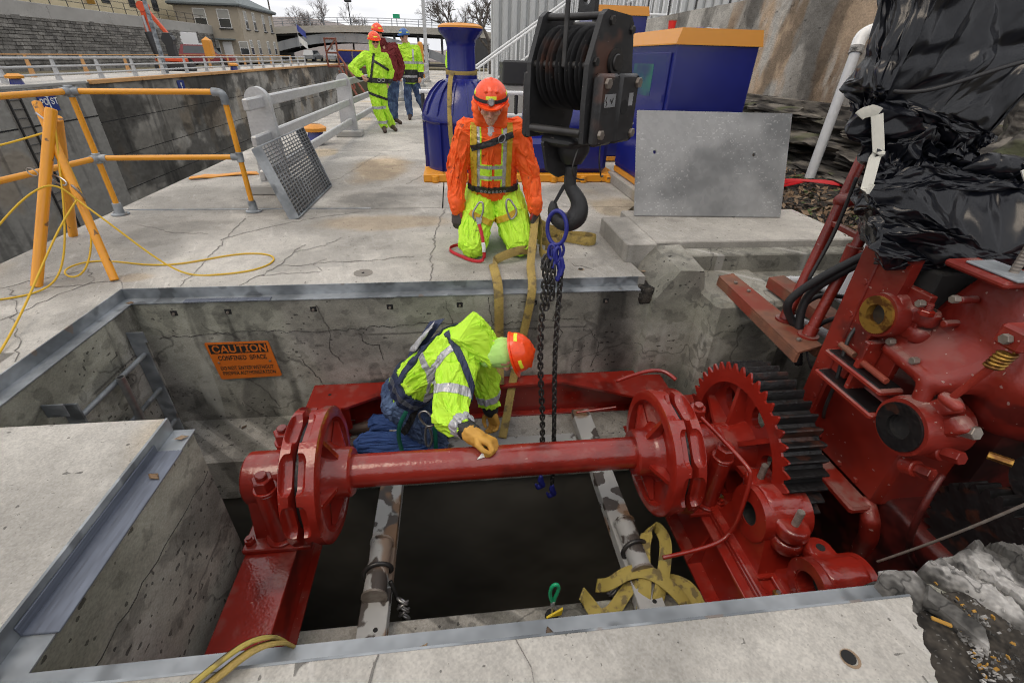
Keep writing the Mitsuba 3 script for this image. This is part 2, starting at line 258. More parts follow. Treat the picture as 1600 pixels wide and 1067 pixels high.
M('rusty_bolt', lambda p, n, uv: mix((.16, .13, .11), (.3, .27, .24), fbm(p.x * 50, p.y * 50, p.z * 50, 3)), .45, .5)
def c_yel(p, n, uv):
    c = mix((.60, .235, .012), (.72, .31, .018), fbm(p.x * 5, p.y * 5, p.z * 5, 3)); ch = smoothstep(.70, .74, fbm(p.x * 22, p.y * 22, p.z * 16, 3)); return mix(c, C3(.08, .05, .03), ch * .8)
M('yellow_paint', c_yel, .3, 0, .3)
M('orange_lid', (.60, .25, .03), .4); M('navy', lambda p, n, uv: mix((.006, .009, .115), (.012, .018, .18), fbm(p.x * 3, p.y * 3, p.z * 3, 3)), .22, 0, .4)
M('green_smear', lambda p, n, uv: mix((.012, .018, .12), (.02, .16, .12), smoothstep(.3, .7, fbm(p.x * 3, p.y * 3, p.z * 3, 3))), .3)
M('alu_rail', lambda p, n, uv: mix((.40, .41, .42), (.55, .55, .55), fbm(p.x * 3, p.y * 3, p.z * 6, 3)) * (.85 + .2 * noise(p.x * 60, p.y * 60, p.z * 60)), .45, .35)
M('white_paint', (.68, .69, .7), .4); M('pvc_grey', lambda p, n, uv: mix((.42, .43, .45), (.56, .57, .58), fbm(p.x * 4, p.y * 4, p.z * 3, 3)), .45); M('pvc_white', (.75, .75, .74), .35)
M('sign_orange', lambda p, n, uv: mix((.50, .115, .012), (.58, .15, .018), fbm(p.x * 14, p.y * 14, p.z * 14, 3)) * (1 - .5 * spots(p, 60, .92)), .45)
M('black_ink', (.02, .018, .016), .5); M('white_ink', (.7, .7, .68), .5)
M('bin_bag', lambda p, n, uv: mix((.004, .0045, .007), (.006, .007, .011), noise(p.x * 4, p.y * 4, p.z * 4)), .23, 0, 0, spec=.40)
M('tape_white', (.55, .54, .48), .5)
def c_lime(p, n, uv):
    c = mix((.42, .74, .03), (.54, .86, .05), fbm(p.x * 7, p.y * 7, p.z * 7, 3)); d = smoothstep(.62, .8, fbm(p.x * 46, p.y * 46, p.z * 34, 4)) * smoothstep(.5, .7, fbm(p.x * 5, p.y * 5, p.z * 5 + 4, 2)); return mix(c, C3(.09, .1, .03), d * .75)
M('hivis_lime', c_lime, .65, bump=lambda p, n, uv: fbm(p.x * 30, p.y * 30, p.z * 30, 3), bs=.004)
M('lime_fleece', (.44, .72, .2), .8)
def c_ora(p, n, uv):
    c = mix((.78, .085, .008), (.92, .14, .015), fbm(p.x * 7, p.y * 7, p.z * 7, 3)); d = smoothstep(.60, .78, fbm(p.x * 40 + 3, p.y * 40, p.z * 30, 4)) * smoothstep(.48, .68, fbm(p.x * 5, p.y * 5, p.z * 5 + 4, 2)); return mix(c, C3(.08, .02, .012), d * .8)
M('hivis_orange', c_ora, .65, bump=lambda p, n, uv: fbm(p.x * 30, p.y * 30, p.z * 30, 3), bs=.004)
M('reflective', lambda p, n, uv: mix((.36, .37, .4), (.5, .5, .52), noise(p.x * 30, p.y * 30, p.z * 30)), .35, .3)
def c_jean(p, n, uv): return mix((.035, .06, .135), (.10, .155, .28), smoothstep(.3, .7, fbm(p.x * 10, p.y * 10, p.z * 10, 3))) * (.85 + .3 * noise(p.x * 200, p.y * 200, p.z * 200))
M('denim', c_jean, .85, bump=lambda p, n, uv: fbm(p.x * 34, p.y * 34, p.z * 34, 3), bs=.004); M('denim_blue', lambda p, n, uv: mix((.018, .045, .15), (.035, .085, .26), fbm(p.x * 9, p.y * 9, p.z * 9, 3)), .85); M('maroon', lambda p, n, uv: mix((.11, .010, .013), (.19, .018, .02), fbm(p.x * 5, p.y * 5, p.z * 5, 3)), .8)
M('skin', lambda p, n, uv: mix((.52, .26, .17), (.66, .39, .28), fbm(p.x * 18, p.y * 18, p.z * 18, 3)), .5); M('hair', (.05, .04, .035), .7)
M('leather_tan', lambda p, n, uv: mix((.42, .21, .035), (.60, .33, .06), fbm(p.x * 22, p.y * 22, p.z * 22, 3)), .65, bump=lambda p, n, uv: fbm(p.x * 60, p.y * 60, p.z * 60, 3), bs=.003)
M('glove_dark', lambda p, n, uv: mix((.035, .03, .03), (.08, .065, .06), fbm(p.x * 30, p.y * 30, p.z * 30, 2)), .7); M('glove_red', (.30, .02, .02), .65)
M('boot_brown', (.05, .03, .022), .6); M('strap_black', (.018, .018, .02), .55); M('strap_navy', (.022, .032, .075), .65); M('strap_yellow', (.50, .33, .02), .6); M('strap_red', (.42, .012, .02), .55); M('strap_green', (.01, .13, .09), .5)
M('tshirt', (.6, .6, .6), .8); M('helmet_orange', (.84, .075, .012), .28, 0, .4); M('helmet_blue', (.02, .10, .32), .28, 0, .4); M('tape_lime', (.75, .8, .05), .35)
def c_sling(p, n, uv):
    a = fbm(p.x * 8, p.y * 8, p.z * 8, 3); c = mix((.24, .165, .05), (.42, .31, .09), a); d = smoothstep(.55, .7, fbm(p.x * 16 + 3, p.y * 16, p.z * 16, 3)); return mix(c, C3(.11, .085, .045), d * .75) * (.8 + .35 * noise(p.x * 160, p.y * 160, p.z * 160))
M('sling_web', c_sling, .8, bump=lambda p, n, uv: noise(p.x * 190, p.y * 190, p.z * 190), bs=.0015)
M('sling_bright', lambda p, n, uv: mix((.33, .255, .06), (.15, .115, .045), smoothstep(.5, .66, fbm(p.x * 26, p.y * 26, p.z * 26, 3))), .75, bump=lambda p, n, uv: noise(p.x * 190, p.y * 190, p.z * 190), bs=.0015)
M('rope_yellow', (.58, .36, .02), .6); M('ring_blue', (.025, .03, .22), .35); M('green_vinyl', (.01, .33, .15), .35); M('bright_yellow', (.68, .5, .02), .5)
def c_rock(p, n, uv):
    a = fbm(p.x * 5, p.y * 4, p.z * 16, 4); c = mix((.025, .022, .019), (.15, .135, .115), smoothstep(.35, .68, a)); mo = smoothstep(.55, .7, fbm(p.x * 3 + 8, p.y * 3, p.z * 3, 4)) * smoothstep(-.2, .6, n.z); return mix(c, C3(.07, .08, .03), mo * .6)
M('rock', c_rock, .9, bump=lambda p, n, uv: fbm(p.x * 16, p.y * 16, p.z * 20, 4), bs=.03)
M('soil', lambda p, n, uv: mix((.008, .007, .006), (.05, .043, .035), smoothstep(.35, .7, fbm(p.x * 14, p.y * 14, p.z * 14, 4))) * (.5 + 1.0 * noise(p.x * 90, p.y * 90, p.z * 90)) + .09 * smoothstep(.8, .86, noise(p.x * 130, p.y * 130, p.z * 130)), .95, bump=lambda p, n, uv: fbm(p.x * 60, p.y * 60, p.z * 60, 3), bs=.012)
for i, c in enumerate(((.16, .10, .055), (.24, .17, .11), (.09, .06, .04), (.07, .10, .03))): M(f'leaf_{i}', c, .75)
M('chip_yellow', lambda p, n, uv: mix((.30, .15, .02), (.42, .24, .05), noise(p.x * 60, p.y * 60, p.z * 60)), .8); M('concrete_broken', lambda p, n, uv: (1 - .6 * smoothstep(.02, .0, dr.abs(fbm(p.x * 7 + 2, p.y * 7, p.z * 7, 4) - .5))) * (1 - .55 * smoothstep(.5, .62, fbm(p.x * 17 + 5, p.y * 17, p.z * 17, 3))) * (.7 + .6 * noise(p.x * 110, p.y * 110, p.z * 110)) * mix((.08, .077, .072), (.36, .35, .335), smoothstep(.38, .6, fbm(p.x * 11, p.y * 6, p.z * 6, 4))) * (.75 + .4 * fbm(p.x * 40, p.y * 40, p.z * 40, 3)), .9, bump=lambda p, n, uv: fbm(p.x * 24, p.y * 24, p.z * 24, 4), bs=.012)
M('black_gap', (.012, .012, .012), .9); M('crack_dark', (.06, .057, .052), .95); M('crack_fill', (.16, .15, .14), .95); M('stain_dark', (.20, .185, .165), .9); M('red_tape', (.55, .012, .018), .5); M('cup_red', (.5, .02, .02), .4)
def c_stone(p, n, uv): return mix((.11, .105, .10), (.24, .23, .21), fbm(p.x * 1.5, p.y * 1.5, p.z * 1.5, 4)) * (.7 + .5 * noise(p.x * 9, p.y * 9, p.z * 9))
for i, k in enumerate((.75, 1., 1.25)): M(f'stone_{i}', (lambda k: lambda p, n, uv: c_stone(p, n, uv) * k)(k), .9)
M('mortar', (.07, .066, .062), .95); M('cap_concrete', lambda p, n, uv: mix((.26, .255, .24), (.38, .37, .35), fbm(p.x * .8, p.y * .8, p.z, 4)), .9)
M('stucco', lambda p, n, uv: mix((.29, .255, .20), (.37, .325, .26), fbm(p.x * .5, p.y * .5, p.z * .8, 4)), .9); M('cream', lambda p, n, uv: mix((.50, .43, .28), (.58, .5, .34), fbm(p.x * .4, p.y * .4, p.z * .4, 3)), .9)
M('slate', (.12, .14, .145), .7); M('glass_dark', (.03, .035, .04), .1, 0, .5, spec=.8); M('frame_dark', (.03, .03, .032), .5); M('blind', (.32, .32, .3), .6)
M('bark', lambda p, n, uv: mix((.06, .05, .045), (.13, .115, .10), noise(p.x * 3, p.y * 3, p.z * 9)), .9); M('twig_far', (.19, .17, .165), .95)
M('bridge_concrete', lambda p, n, uv: mix((.30, .28, .24), (.44, .42, .38), fbm(p.x * .4, p.y * .4, p.z * .9, 4)), .9); M('bridge_steel', lambda p, n, uv: mix((.22, .23, .24), (.29, .30, .31), fbm(p.x * .4, p.y * .4, p.z * .4, 3)), .7); M('bridge_dark', (.05, .05, .052), .8)
M('crane_orange', (.58, .07, .015), .4); M('crane_black', (.02, .02, .022), .4); M('asphalt', (.055, .055, .058), .9); M('grass_dull', lambda p, n, uv: mix((.07, .065, .04), (.14, .12, .08), fbm(p.x * .4, p.y * .4, 0, 4)), .95)
M('car_red', (.20, .015, .02), .25, 0, .5); M('car_silver', (.38, .39, .4), .3, .4); M('car_white', (.7, .7, .7), .35); M('rubber', (.02, .02, .02), .8); M('flag_blue', (.06, .08, .32), .7); M('water', (.03, .04, .035), .08)
M('sign_blue', (.012, .03, .17), .4); M('graffiti', (.012, .012, .014), .8); M('foliage', (.05, .055, .035), .9); M('corrugated', lambda p, n, uv: mix((.36, .37, .37), (.47, .48, .48), fbm(p.x, p.y, p.z * .4, 3)), .6)
# ------------------------------------------------------------------ setting: lock wall deck with the machinery pit
PX0, PX1, PY0, PY1, BX, BY = -2.275, 1.375, .68, 3.152, -1.31, 1.742     # pit opening in the deck; BX, BY: the deck block at its left
pit = Polygon([(PX0, BY), (BX, BY), (BX, PY0), (PX1, PY0), (PX1, PY1), (PX0, PY1)])
_rg = np.random.default_rng(3); near_edge = [(-3.39, -1.6), (.75, -1.6)] + [(1.12 + .24 * t + _rg.normal(0, .006), .25 + .43 * t) for t in np.linspace(0, .98, 34)] + [(1.36, PY0), (1.9, PY0 + .02), (1.9, PY1)]
slabA = Polygon(near_edge + [(1.42, PY1), (1.345, 4.2), (1.98, 5.08), (-3.39, 5.08)])
slabA = slabA.difference(pit).difference(sbox(PX1, PY0 + .001, 3, PY1)).difference(sbox(-2.78, 2.06, -2.36, 2.36))
deck = struct('deck', sheet(sbox(-3.37, -1.55, .7, .6).union(sbox(-3.37, 5.0, 5.2, 60)), -.13), 'black_gap')
def slab(poly, mat='concrete_deck', z=0, h=.12):
    m = ext(poly.buffer(-.002), h); m.apply_translation([0, 0, z - h]); part('deck', 'slab', m, mat, False)
slab(slabA.intersection(sbox(-9, -9, 9, 9)))
ys = [5.09, 8.6, 12.4, 16.5, 21, 26, 32, 40, 60]
for a, b in zip(ys[:-1], ys[1:]):
    slab(sbox(-3.39, a, -.15, b - .012)); slab(sbox(-.14, a, 5.25, b - .012))
# cracks: thin filled lines lying on the concrete
def crack(pts, w=.006, seed=0):
    r = np.random.default_rng(seed); p = []
    for a, b in zip(pts[:-1], pts[1:]):
        n = max(2, int(np.hypot(b[0] - a[0], b[1] - a[1]) / .05))
        for i in range(n):
            t = i / n; p.append((a[0] + (b[0] - a[0]) * t + r.normal(0, .011), a[1] + (b[1] - a[1]) * t + r.normal(0, .011)))
    p.append(pts[-1]); g = [LineString(p[i:i + 2]).buffer(w * r.uniform(.2, .85) / 2.3, 2) for i in range(len(p) - 1)]
    part('deck', 'crack', sheet(unary_union(g), .002), 'crack_fill', False)
for i, (c, w) in enumerate((([(-.12, 5.05), (-.17, 4.5), (-.2, 4.2), (-.215, 3.7), (-.21, 3.17)], .014), ([(-2.05, 4.75), (-2.0, 4.2), (-1.95, 3.75), (-1.91, 3.17)], .012), ([(-2.0, 4.2), (-1.72, 4.5), (-1.4, 4.75), (-.95, 4.95)], .008),
    ([(-1.3, 4.0), (-1.33, 3.75), (-1.37, 3.5), (-1.52, 3.16)], .010), ([(-1.37, 3.52), (-1.2, 3.5), (-1.03, 3.55), (-.55, 3.62), (-.35, 3.66)], .007), ([(-1.33, 3.8), (-1.12, 3.95), (-1.02, 4.15)], .006), ([(-1.05, 3.62), (-1.12, 3.5), (-1.02, 3.4)], .007),
    ([(-1.45, 3.33), (-1.25, 3.36), (-1.02, 3.37)], .006), ([(-2.9, 4.6), (-2.55, 4.35), (-2.2, 4.3)], .006), ([(-2.75, 3.2), (-2.35, 3.28), (-2.27, 3.16)], .007), ([(-.245, .68), (-.27, .6), (-.255, .52), (-.29, .4)], .010), ([(.12, .66), (.18, .5), (.1, .35)], .003),
    ([(-1.7, 1.35), (-1.95, 1.28), (-2.3, 1.31)], .003), ([(.55, 4.9), (.6, 4.6), (.5, 4.3)], .005), ([(.9, 3.45), (1.05, 3.3)], .006), ([(-.6, 6.2), (-.2, 7.4), (.1, 8.5)], .009), ([(-2.2, 5.6), (-1.5, 6.5), (-1.2, 8.4)], .007))): crack(c, w, i)
for c in (((-2.82, 2.5), (-2.70, 2.75), (-2.55, 3.3), (-2.72, 3.52), (-3.1, 3.18)), ((-2.3, 2.3), (-2.75, 2.9), (-3.0, 3.2))): crack(list(c), .007, 55)
jt = bx(-3.30, -.9, 5.078, 5.104, -.02, .004, 0); part('deck', 'joint_strip', jt, 'galvanised', False)
# drilled lifting holes
for (x, y, r, h) in ((-.709, 3.34, .012, .07), (1.035, .535, .019, .0), (.95, 3.32, .018, 0)):
    part('deck', 'drill_hole', lathe([(0, .0015), (r, .0015), (r, .003), (0, .003)], (x, y, .001)), 'black_gap', False)
    if not h: part('deck', 'rust_stain', prism(circ(0, 0, r * 1.35, 8).difference(circ(0, 0, r * .98, 8)), (x + .004, y - .003, .001), (1, 0, 0), (0, 1, 0), .0012), 'leaf_1', False)
    if h: part('deck', 'patch_ring', prism(circ(0, 0, h, 10).difference(circ(0, 0, r, 6)), (x, y, .001), (1, 0, 0), (0, 1, 0), .0015), 'stain_dark', False)
# retaining wall of the lock chamber (this side)
struct('lock_wall', cat([bx(-3.385, -2.95, -1.6, 60, -9, -.125, 0)]), 'concrete_lock')
# pit walls, ledges, shelves
W = -.074; pw = struct('pit_wall', cat([bx(-2.45, 1.45, 3.066, 3.34, -1.16, W, .01)]), 'concrete_pit', 30)
def pwall(m): part('pit_wall', 'panel', m, 'concrete_pit', 30)
pwall(bx(PX0 - .15, -2.190, BY, 3.0655, -1.16, W, .006))
def blk(x0, x1, y0, y1, z0, z1, b=.02): return bx(x0, x1, y0, y1, z0, z1, b)
pwall(blk(-2.6, -1.216, -.6, BY - .006, -2.6, W, .012))                         # left deck block
pwall(bx(-2.6, 1.9, .35, .752, -1.12, W, .01))                                # near wall
pwall(bx(-2.6, 3.4, .35, 1.36, -1.5, -1.10, .01)); pwall(bx(-2.6, 3.4, 2.60, 3.34, -1.5, -1.10, .015))          # shelves
def pshade(m): part('pit_wall', 'shaded_panel', m, 'concrete_shaded', 30)  # walls and floor of the deep pit, shade painted into their material
pshade(bx(-2.3, 2.6, .45, 1.33, -4.6, -1.5, 0)); pshade(bx(-2.3, 2.6, 2.63, 3.3, -4.6, -1.5, 0)); pshade(bx(-2.7, -2.2, .45, 3.3, -4.6, -1.14, 0)); pshade(bx(-2.4, 3.4, .4, 3.3, -4.9, -4.6, 0))
# old piers at the pit's right end
p1 = rough(fine(hullpts([(1.40, 2.98, -1.2), (1.96, 2.98, -1.2), (1.40, 3.5, -1.2), (1.96, 3.5, -1.2), (1.46, 3.0, -.12), (1.58, 2.985, .05), (1.60, 2.98, .115), (1.80, 3.0, .10), (1.82, 3.02, .05), (1.58, 3.46, .13), (1.82, 3.50, .12), (1.40, 3.4, -.1)]), .03), .007, 16, 3)
part('pit_wall', 'pier', p1, 'concrete_pit', 25)
part('pit_wall', 'pier', rough(fine(bx(1.80, 2.40, 2.73, 3.44, -1.3, -.04, .03), .03), .005, 16, 4), 'concrete_pit', 25)
pwall(bx(2.48, 3.7, 2.92, 3.44, -1.6, -.06, .02)); pwall(bx(3.15, 3.6, .5, 3.0, -1.8, .0, .02)); pwall(bx(1.42, 1.62, 3.05, 3.4, -1.2, -.16, .03))
part('pit_wall', 'rubble', rough(fine(bx(1.36, 1.62, 3.06, 3.42, -.2, -.055, .02), .03), .03, 14, 8), 'soil', 40)
# raised kerb slab at the right, with a ledge in front
kb = thing('raised_slab', 'raised grey concrete step between the deck and the control cabinet', 'step')
part(kb, 'edge_strip', bx(1.345, 1.600, 3.44, 4.19, -.1, .152, .008), 'concrete_deck'); part(kb, 'paving', bx(1.606, 3.42, 3.50, 4.42, -.1, .148, .01), 'concrete_deck')
part(kb, 'lower_ledge', bx(1.83, 4.3, 3.33, 3.497, -.1, .092, .01), 'concrete_pit'); part(kb, 'lower_ledge', bx(1.83, 4.3, 3.0, 3.34, -.2, -.062, .01), 'concrete_pit')
# galvanised coping angles round the opening
cp = struct('pit_coping', cat([bx(-1.31, 1.36, PY0 - .004, PY0 + .003, -.075, .002, 0)]), 'galvanised')
def cope(m, mat='galvanised'): part('pit_coping', 'angle', m, mat, False)
e = .006
cope(bx(PX0, 1.36, PY1 - e, PY1 + .002, W, .003, 0)); cope(bx(PX0, 1.36, 3.060, PY1 - e - .001, W, W + e, 0))
cope(bx(PX0 - .002, PX0 + e, BY, PY1 - e - .001, W, .003, 0)); cope(bx(PX0 + e + .001, -2.185, BY, 3.058, W + .001, W + e + .001, 0))
cope(bx(BX - .004, BX + e, .70, BY, W, .003, 0)); cope(bx(BX + e + .001, -1.211, .70, BY - .001, W, W + e, 0))
cope(bx(-1.215, 1.40, PY0 + .004, .757, W + .001, W + e + .001, 0))
part('pit_coping', 'cover_strip', bx(-1.30, -1.198, .86, 1.60, W + .008, W + .016, .002), 'galv_dark', False); part('pit_coping', 'cover_strip', bx(-1.86, -1.30, 3.052, 3.10, W + .007, W + .013, .001), 'galv_dark', False)
part('pit_coping', 'cover_strip', bx(-1.302, -1.296, .86, 1.60, W + .008, W + .05, .001), 'galv_dark', False)
for (x, y) in ((-1.03, 3.067), (-.5, 3.067), (.0, 3.067), (.55, 3.067), (1.1, 3.067), (-1.6, 3.067), (-1.95, 3.067)):
    s = bx(x - .022, x + .022, y - .0035, y + .002, -.17, -.13, .008); part('pit_wall', 'anchor_pocket', s, 'black_gap', False); part('pit_wall', 'anchor_bolt', cyl((x, y - .0045, -.152), (x, y - .016, -.152), .009, 8), 'rusty_bolt')
# cold joints and cracks of the pit walls
part('pit_wall', 'cold_joint', prism(unary_union([LineString([(.76 + .05 * i, -.31 + .006 * math.sin(i * 1.7) + .004 * math.sin(i * 4.1)), (.81 + .05 * i, -.31 + .006 * math.sin(i * 1.7 + 1.7) + .004 * math.sin(i * 4.1 + 4.1))]).buffer(.0012 + .0012 * abs(math.sin(i * 2.3)), 2) for i in range(19)]), (-1.2165, 0, 0), (0, 1, 0), (0, 0, 1), .002), 'crack_dark', False)
def wcrack(pts, w, seed):
    r = np.random.default_rng(seed); p = []
    for a, b in zip(pts[:-1], pts[1:]):
        n = max(2, int(np.hypot(b[0] - a[0], b[1] - a[1]) / .03))
        for i in range(n): t = i / n; p.append((a[0] + (b[0] - a[0]) * t + r.normal(0, .007), a[1] + (b[1] - a[1]) * t + r.normal(0, .007)))
    p.append(pts[-1]); g = unary_union([LineString(p[i:i + 2]).buffer(w * r.uniform(.2, 1.0) / 2, 2) for i in range(len(p) - 1)])
    part('pit_wall', 'crack', prism(g, (0, 3.0655, 0), (1, 0, 0), (0, 0, 1), .002), 'crack_dark', False)
for i, (c, w) in enumerate((([(-2.1, -.34), (-1.5, -.31), (-.9, -.33), (-.3, -.30), (.3, -.32), (.9, -.30)], .008), ([(-1.0, -.12), (-.95, -.33), (-.98, -.5), (-.9, -.62)], .007), ([(-.75, -.35), (-.7, -.45), (-.62, -.47), (-.6, -.60)], .008), ([(-.1, -.12), (-.06, -.3)], .006), ([(.2, -.1), (.24, -.32), (.2, -.5)], .006), ([(-1.62, -.72), (-1.5, -.85), (-1.45, -1.0)], .008), ([(-1.2, -.55), (-1.1, -.75), (-1.05, -.9)], .007), ([(.75, -.12), (.7, -.3), (.78, -.42), (.72, -.6)], .008), ([(1.0, -.4), (1.1, -.55), (1.05, -.75)], .007))): wcrack(c, w, i + 40)
# recess in the deck at the far left with a red bar
part('deck', 'slot', cat([bx(-2.86, -2.28, 2.0, 2.42, -.5, -.45, 0), bx(-2.86, -2.28, 2.36, 2.42, -.45, -.121, 0), bx(-2.86, -2.78, 2.0, 2.36, -.45, -.121, 0), bx(-2.36, -2.28, 2.0, 2.36, -.45, -.121, 0)]), 'concrete_pit')
solo('red_rod', cyl((-2.72, 2.08, -.10), (-2.42, 2.32, -.05), .014, 12), 'red_worn', label='red steel rod lying in the square deck recess at the far left', cat='rod')
# broken strip of soil and old concrete at the near right
g = fine(bx(1.0, 3.6, -1.6, .70, -.5, -.035, .01), .06); g.vertices[:, 2] += np.where(g.vertices[:, 2] > -.1, (meshkit.fbm(np.asarray(g.vertices) * 7, 3, 2) - .5) * .05, 0)
struct('soil_strip', g, 'soil', True)
def ridge():
    n, m = 230, 180; X_, Y_ = np.meshgrid(np.linspace(1.20, 2.6, n), np.linspace(-.5, .93, m), indexing='ij'); P = np.stack([X_, Y_, X_ * 0], -1)
    dist = (X_ - 1.52) * .86 - (.70 - Y_) * .22 + (meshkit.fbm(P * 5, 3, 3) - .5) * .16            # how far right of the soil's edge
    far = (.82 - .10 * (X_ - 1.75) ** 2 * 3 - Y_) + (meshkit.fbm(P * 9, 3, 6) - .5) * .10           # how far in front of the pit's edge
    z = -.10 + .085 * np.clip(dist / .05, 0, 1) ** .6 + .02 * np.clip((dist - .10) / .3, 0, 1) - .035 * (np.abs(((dist * 7 + meshkit.fbm(P * 4, 2, 9) * .8) % 1) - .5) < .12) * (dist > .05)
    z += (meshkit.fbm(P * 16, 4, 2) - .5) * .04 + (meshkit.fbm(P * 45, 4, 4) - .5) * .026; z = np.where(far < 0, np.maximum(z + far * 9, -.6), z)
    V = np.concatenate([np.stack([X_, Y_, z], -1).reshape(-1, 3)]); F = []
    I = np.arange(n * m).reshape(n, m); a, b, c, d = I[:-1, :-1].ravel(), I[1:, :-1].ravel(), I[1:, 1:].ravel(), I[:-1, 1:].ravel()
    return trimesh.Trimesh(V, np.vstack([np.stack([a, b, c], 1), np.stack([a, c, d], 1)]), process=False)
struct('broken_kerb', ridge(), 'concrete_broken', 35)
ln = fine(bx(1.33, 1.47, .64, .78, -.6, -.012, .03), .02); part('broken_kerb', 'lump', rough(ln, .03, 14, 9), 'concrete_broken', 25)
part('broken_kerb', 'lump', rough(fine(hullpts([(1.40, .66, -.03), (1.44, .72, -.03), (1.50, .55, -.03), (1.46, .50, -.03), (1.40, .66, .006), (1.44, .70, .012), (1.49, .56, .012), (1.46, .52, 0)]), .012), .006, 34, 2), 'concrete_broken', 25)
part('broken_kerb', 'lump', rough(fine(hullpts([(1.36, .45, -.04), (1.42, .40, -.04), (1.40, .28, -.04), (1.36, .30, -.04), (1.37, .42, .0), (1.40, .39, .0), (1.39, .32, -.01)]), .012), .008, 34, 5), 'concrete_broken', 25)
ck = []
for i in range(900):
    t = rng.uniform(0, 1); x = 1.18 + .30 * t + rng.normal(0, .07); y = .02 + .62 * t + rng.normal(0, .04); s = rng.uniform(.0012, .0048)
    if x > 1.02 + .42 * y + .16: ck.append((mv(bx(-s * rng.uniform(1, 2.4), s, -s, s, -s * .5, s * .5, 0), (x, y, -.018 + rng.uniform(0, .012)), frame(rng.normal(0, 1, 3))), rng.random()))
part('soil_strip', 'wood_chips', cat([m for m, r in ck if r < .22]), 'chip_yellow', False, kind='stuff'); part('soil_strip', 'gravel', cat([m for m, r in ck if r >= .22]), 'concrete_broken', False, kind='stuff')
for (x, y, a, l, mt) in ((1.395, .60, 35, .05, 'chip_yellow'), (1.35, .36, 70, .06, 'leaf_1'), (1.40, .33, 15, .07, 'leaf_0'), (1.30, .22, 100, .05, 'leaf_1')):
    part('soil_strip', 'splinter', mv(bx(-l / 2, l / 2, -.006, .006, 0, .008, .002), (x, y, -.012), rot((0, 0, 1), -a)[:3, :3]), mt)
# leaf-covered ground, eroded rock and the old retaining wall at the right
g = fine(bx(2.9, 5.6, 4.6, 9.5, -.6, .10, 0), .12); g.vertices[:, 2] += np.where(g.vertices[:, 2] > 0, (meshkit.fbm(np.asarray(g.vertices) * 3, 3, 5) - .5) * .12 + .06 * np.clip(g.vertices[:, 0] - 4, 0, 2), 0)
g2 = fine(bx(3.3, 5.6, 2.9, 4.7, -.6, .08, 0), .12); g2.vertices[:, 2] += np.where(g2.vertices[:, 2] > 0, (meshkit.fbm(np.asarray(g2.vertices) * 3, 3, 5) - .5) * .12, 0)
struct('leafy_ground', cat([g, g2]), 'soil', True)
def leaves(n, x0, x1, y0, y1, z, seed, mats=4):
    r = np.random.default_rng(seed); out = [[] for _ in range(mats)]
    for i in range(n):
        x, y = r.uniform(x0, x1), r.uniform(y0, y1); s = r.uniform(.02, .055); R = frame(A(r.normal(0, .5), r.normal(0, .5), 1), r.normal(0, 1, 3))
        v = A((-s, 0, 0), (0, s * .5, .2 * s), (s, 0, 0), (0, -s * .5, .2 * s)) if 0 else np.array([(-s, 0, 0), (0, s * .5, .2 * s), (s, 0, 0), (0, -s * .5, .2 * s)])
        out[r.choice(mats, p=(.3, .28, .27, .15))].append(trimesh.Trimesh(v @ R.T + A(x, y, z + r.uniform(0, .05)), [(0, 1, 2), (0, 2, 3)], process=False))
    return [cat(o) for o in out]
for i, m in enumerate(leaves(2600, 3.35, 5.3, 3.4, 7.2, .10, 4)): part('leafy_ground', 'fallen_leaves', m, f'leaf_{i}', False, kind='stuff')
rk = [];
for i in range(330):
    x, y, z = rng.uniform(4.85, 5.45), rng.uniform(2.2, 12), rng.uniform(-.1, .85); x += .25 * (z / .85) ; s = rng.uniform(.14, .4)
    rk.append(mv(rough(trimesh.creation.icosphere(2, 1.0), .5, 2.2, i), (x, y, z), np.diag([s * .8, s * 1.9, s * .22])))
struct('rock_face', cat(rk + [bx(5.2, 6.2, 1.0, 12, -.5, .95, 0)]), 'rock', 40)
rk2 = [mv(rough(fine(trimesh.creation.icosphere(3, 1.0), .12), .3, 2.0, i + 70), c, np.diag(s)) for i, (c, s) in enumerate((((3.95, 2.7, .62), (.62, .55, .52)), ((4.3, 3.0, .15), (.8, .7, .5)), ((4.6, 2.1, 1.2), (.7, .8, .8)), ((3.7, 2.3, .0), (.5, .6, .5)), ((5.0, 3.2, .9), (.8, .8, .7))))]
struct('rock_mound', cat(rk2), 'rock', True)
rw = thing('retaining_wall', 'tall stained concrete retaining wall with rust and white streaks at the right', 'wall')
for i, (a, b) in enumerate(((.5, 6.45), (6.47, 11.2), (11.22, 18.4))): part(rw, 'panel', rough(fine(hullpts([(5.42, a, .7), (6.3, a, .7), (5.42, b, .7), (6.3, b, .7), (5.52, a, 4.2 if i == 0 else 2.42), (6.3, a, 4.2 if i == 0 else 2.42), (5.52, b, 3.1 if i == 0 else 2.42), (6.3, b, 3.1 if i == 0 else 2.42)]), .25), .02, 2.5, i), 'concrete_old', 40)
# ------------------------------------------------------------------ far side of the lock and everything behind it
def rail_fence(name, label, cat_, x, y0, y1, n, h, mat, rails=(.33, .62, .93), r=.045, group=None, postw=.14):
    t = thing(name, label, cat_, group)
    for i in range(n):
        y = y0 + (y1 - y0) * i / (n - 1)
        part(t, 'post', hullpts([(x - .10, y - postw / 2, .02), (x + .10, y - postw / 2, .02), (x - .10, y + postw / 2, .02), (x + .10, y + postw / 2, .02), (x - .04, y - .04, h), (x + .04, y - .04, h), (x - .04, y + .04, h), (x + .04, y + .04, h)]), mat, False)
        part(t, 'footing', bx(x - .16, x + .16, y - .16, y + .16, 0, .07, .01), 'cap_concrete', False)
    for z in rails: part(t, 'rail', cyl((x + .06, y0 - 1.5, z), (x + .06, y1, z), r, 10), mat)
    return t
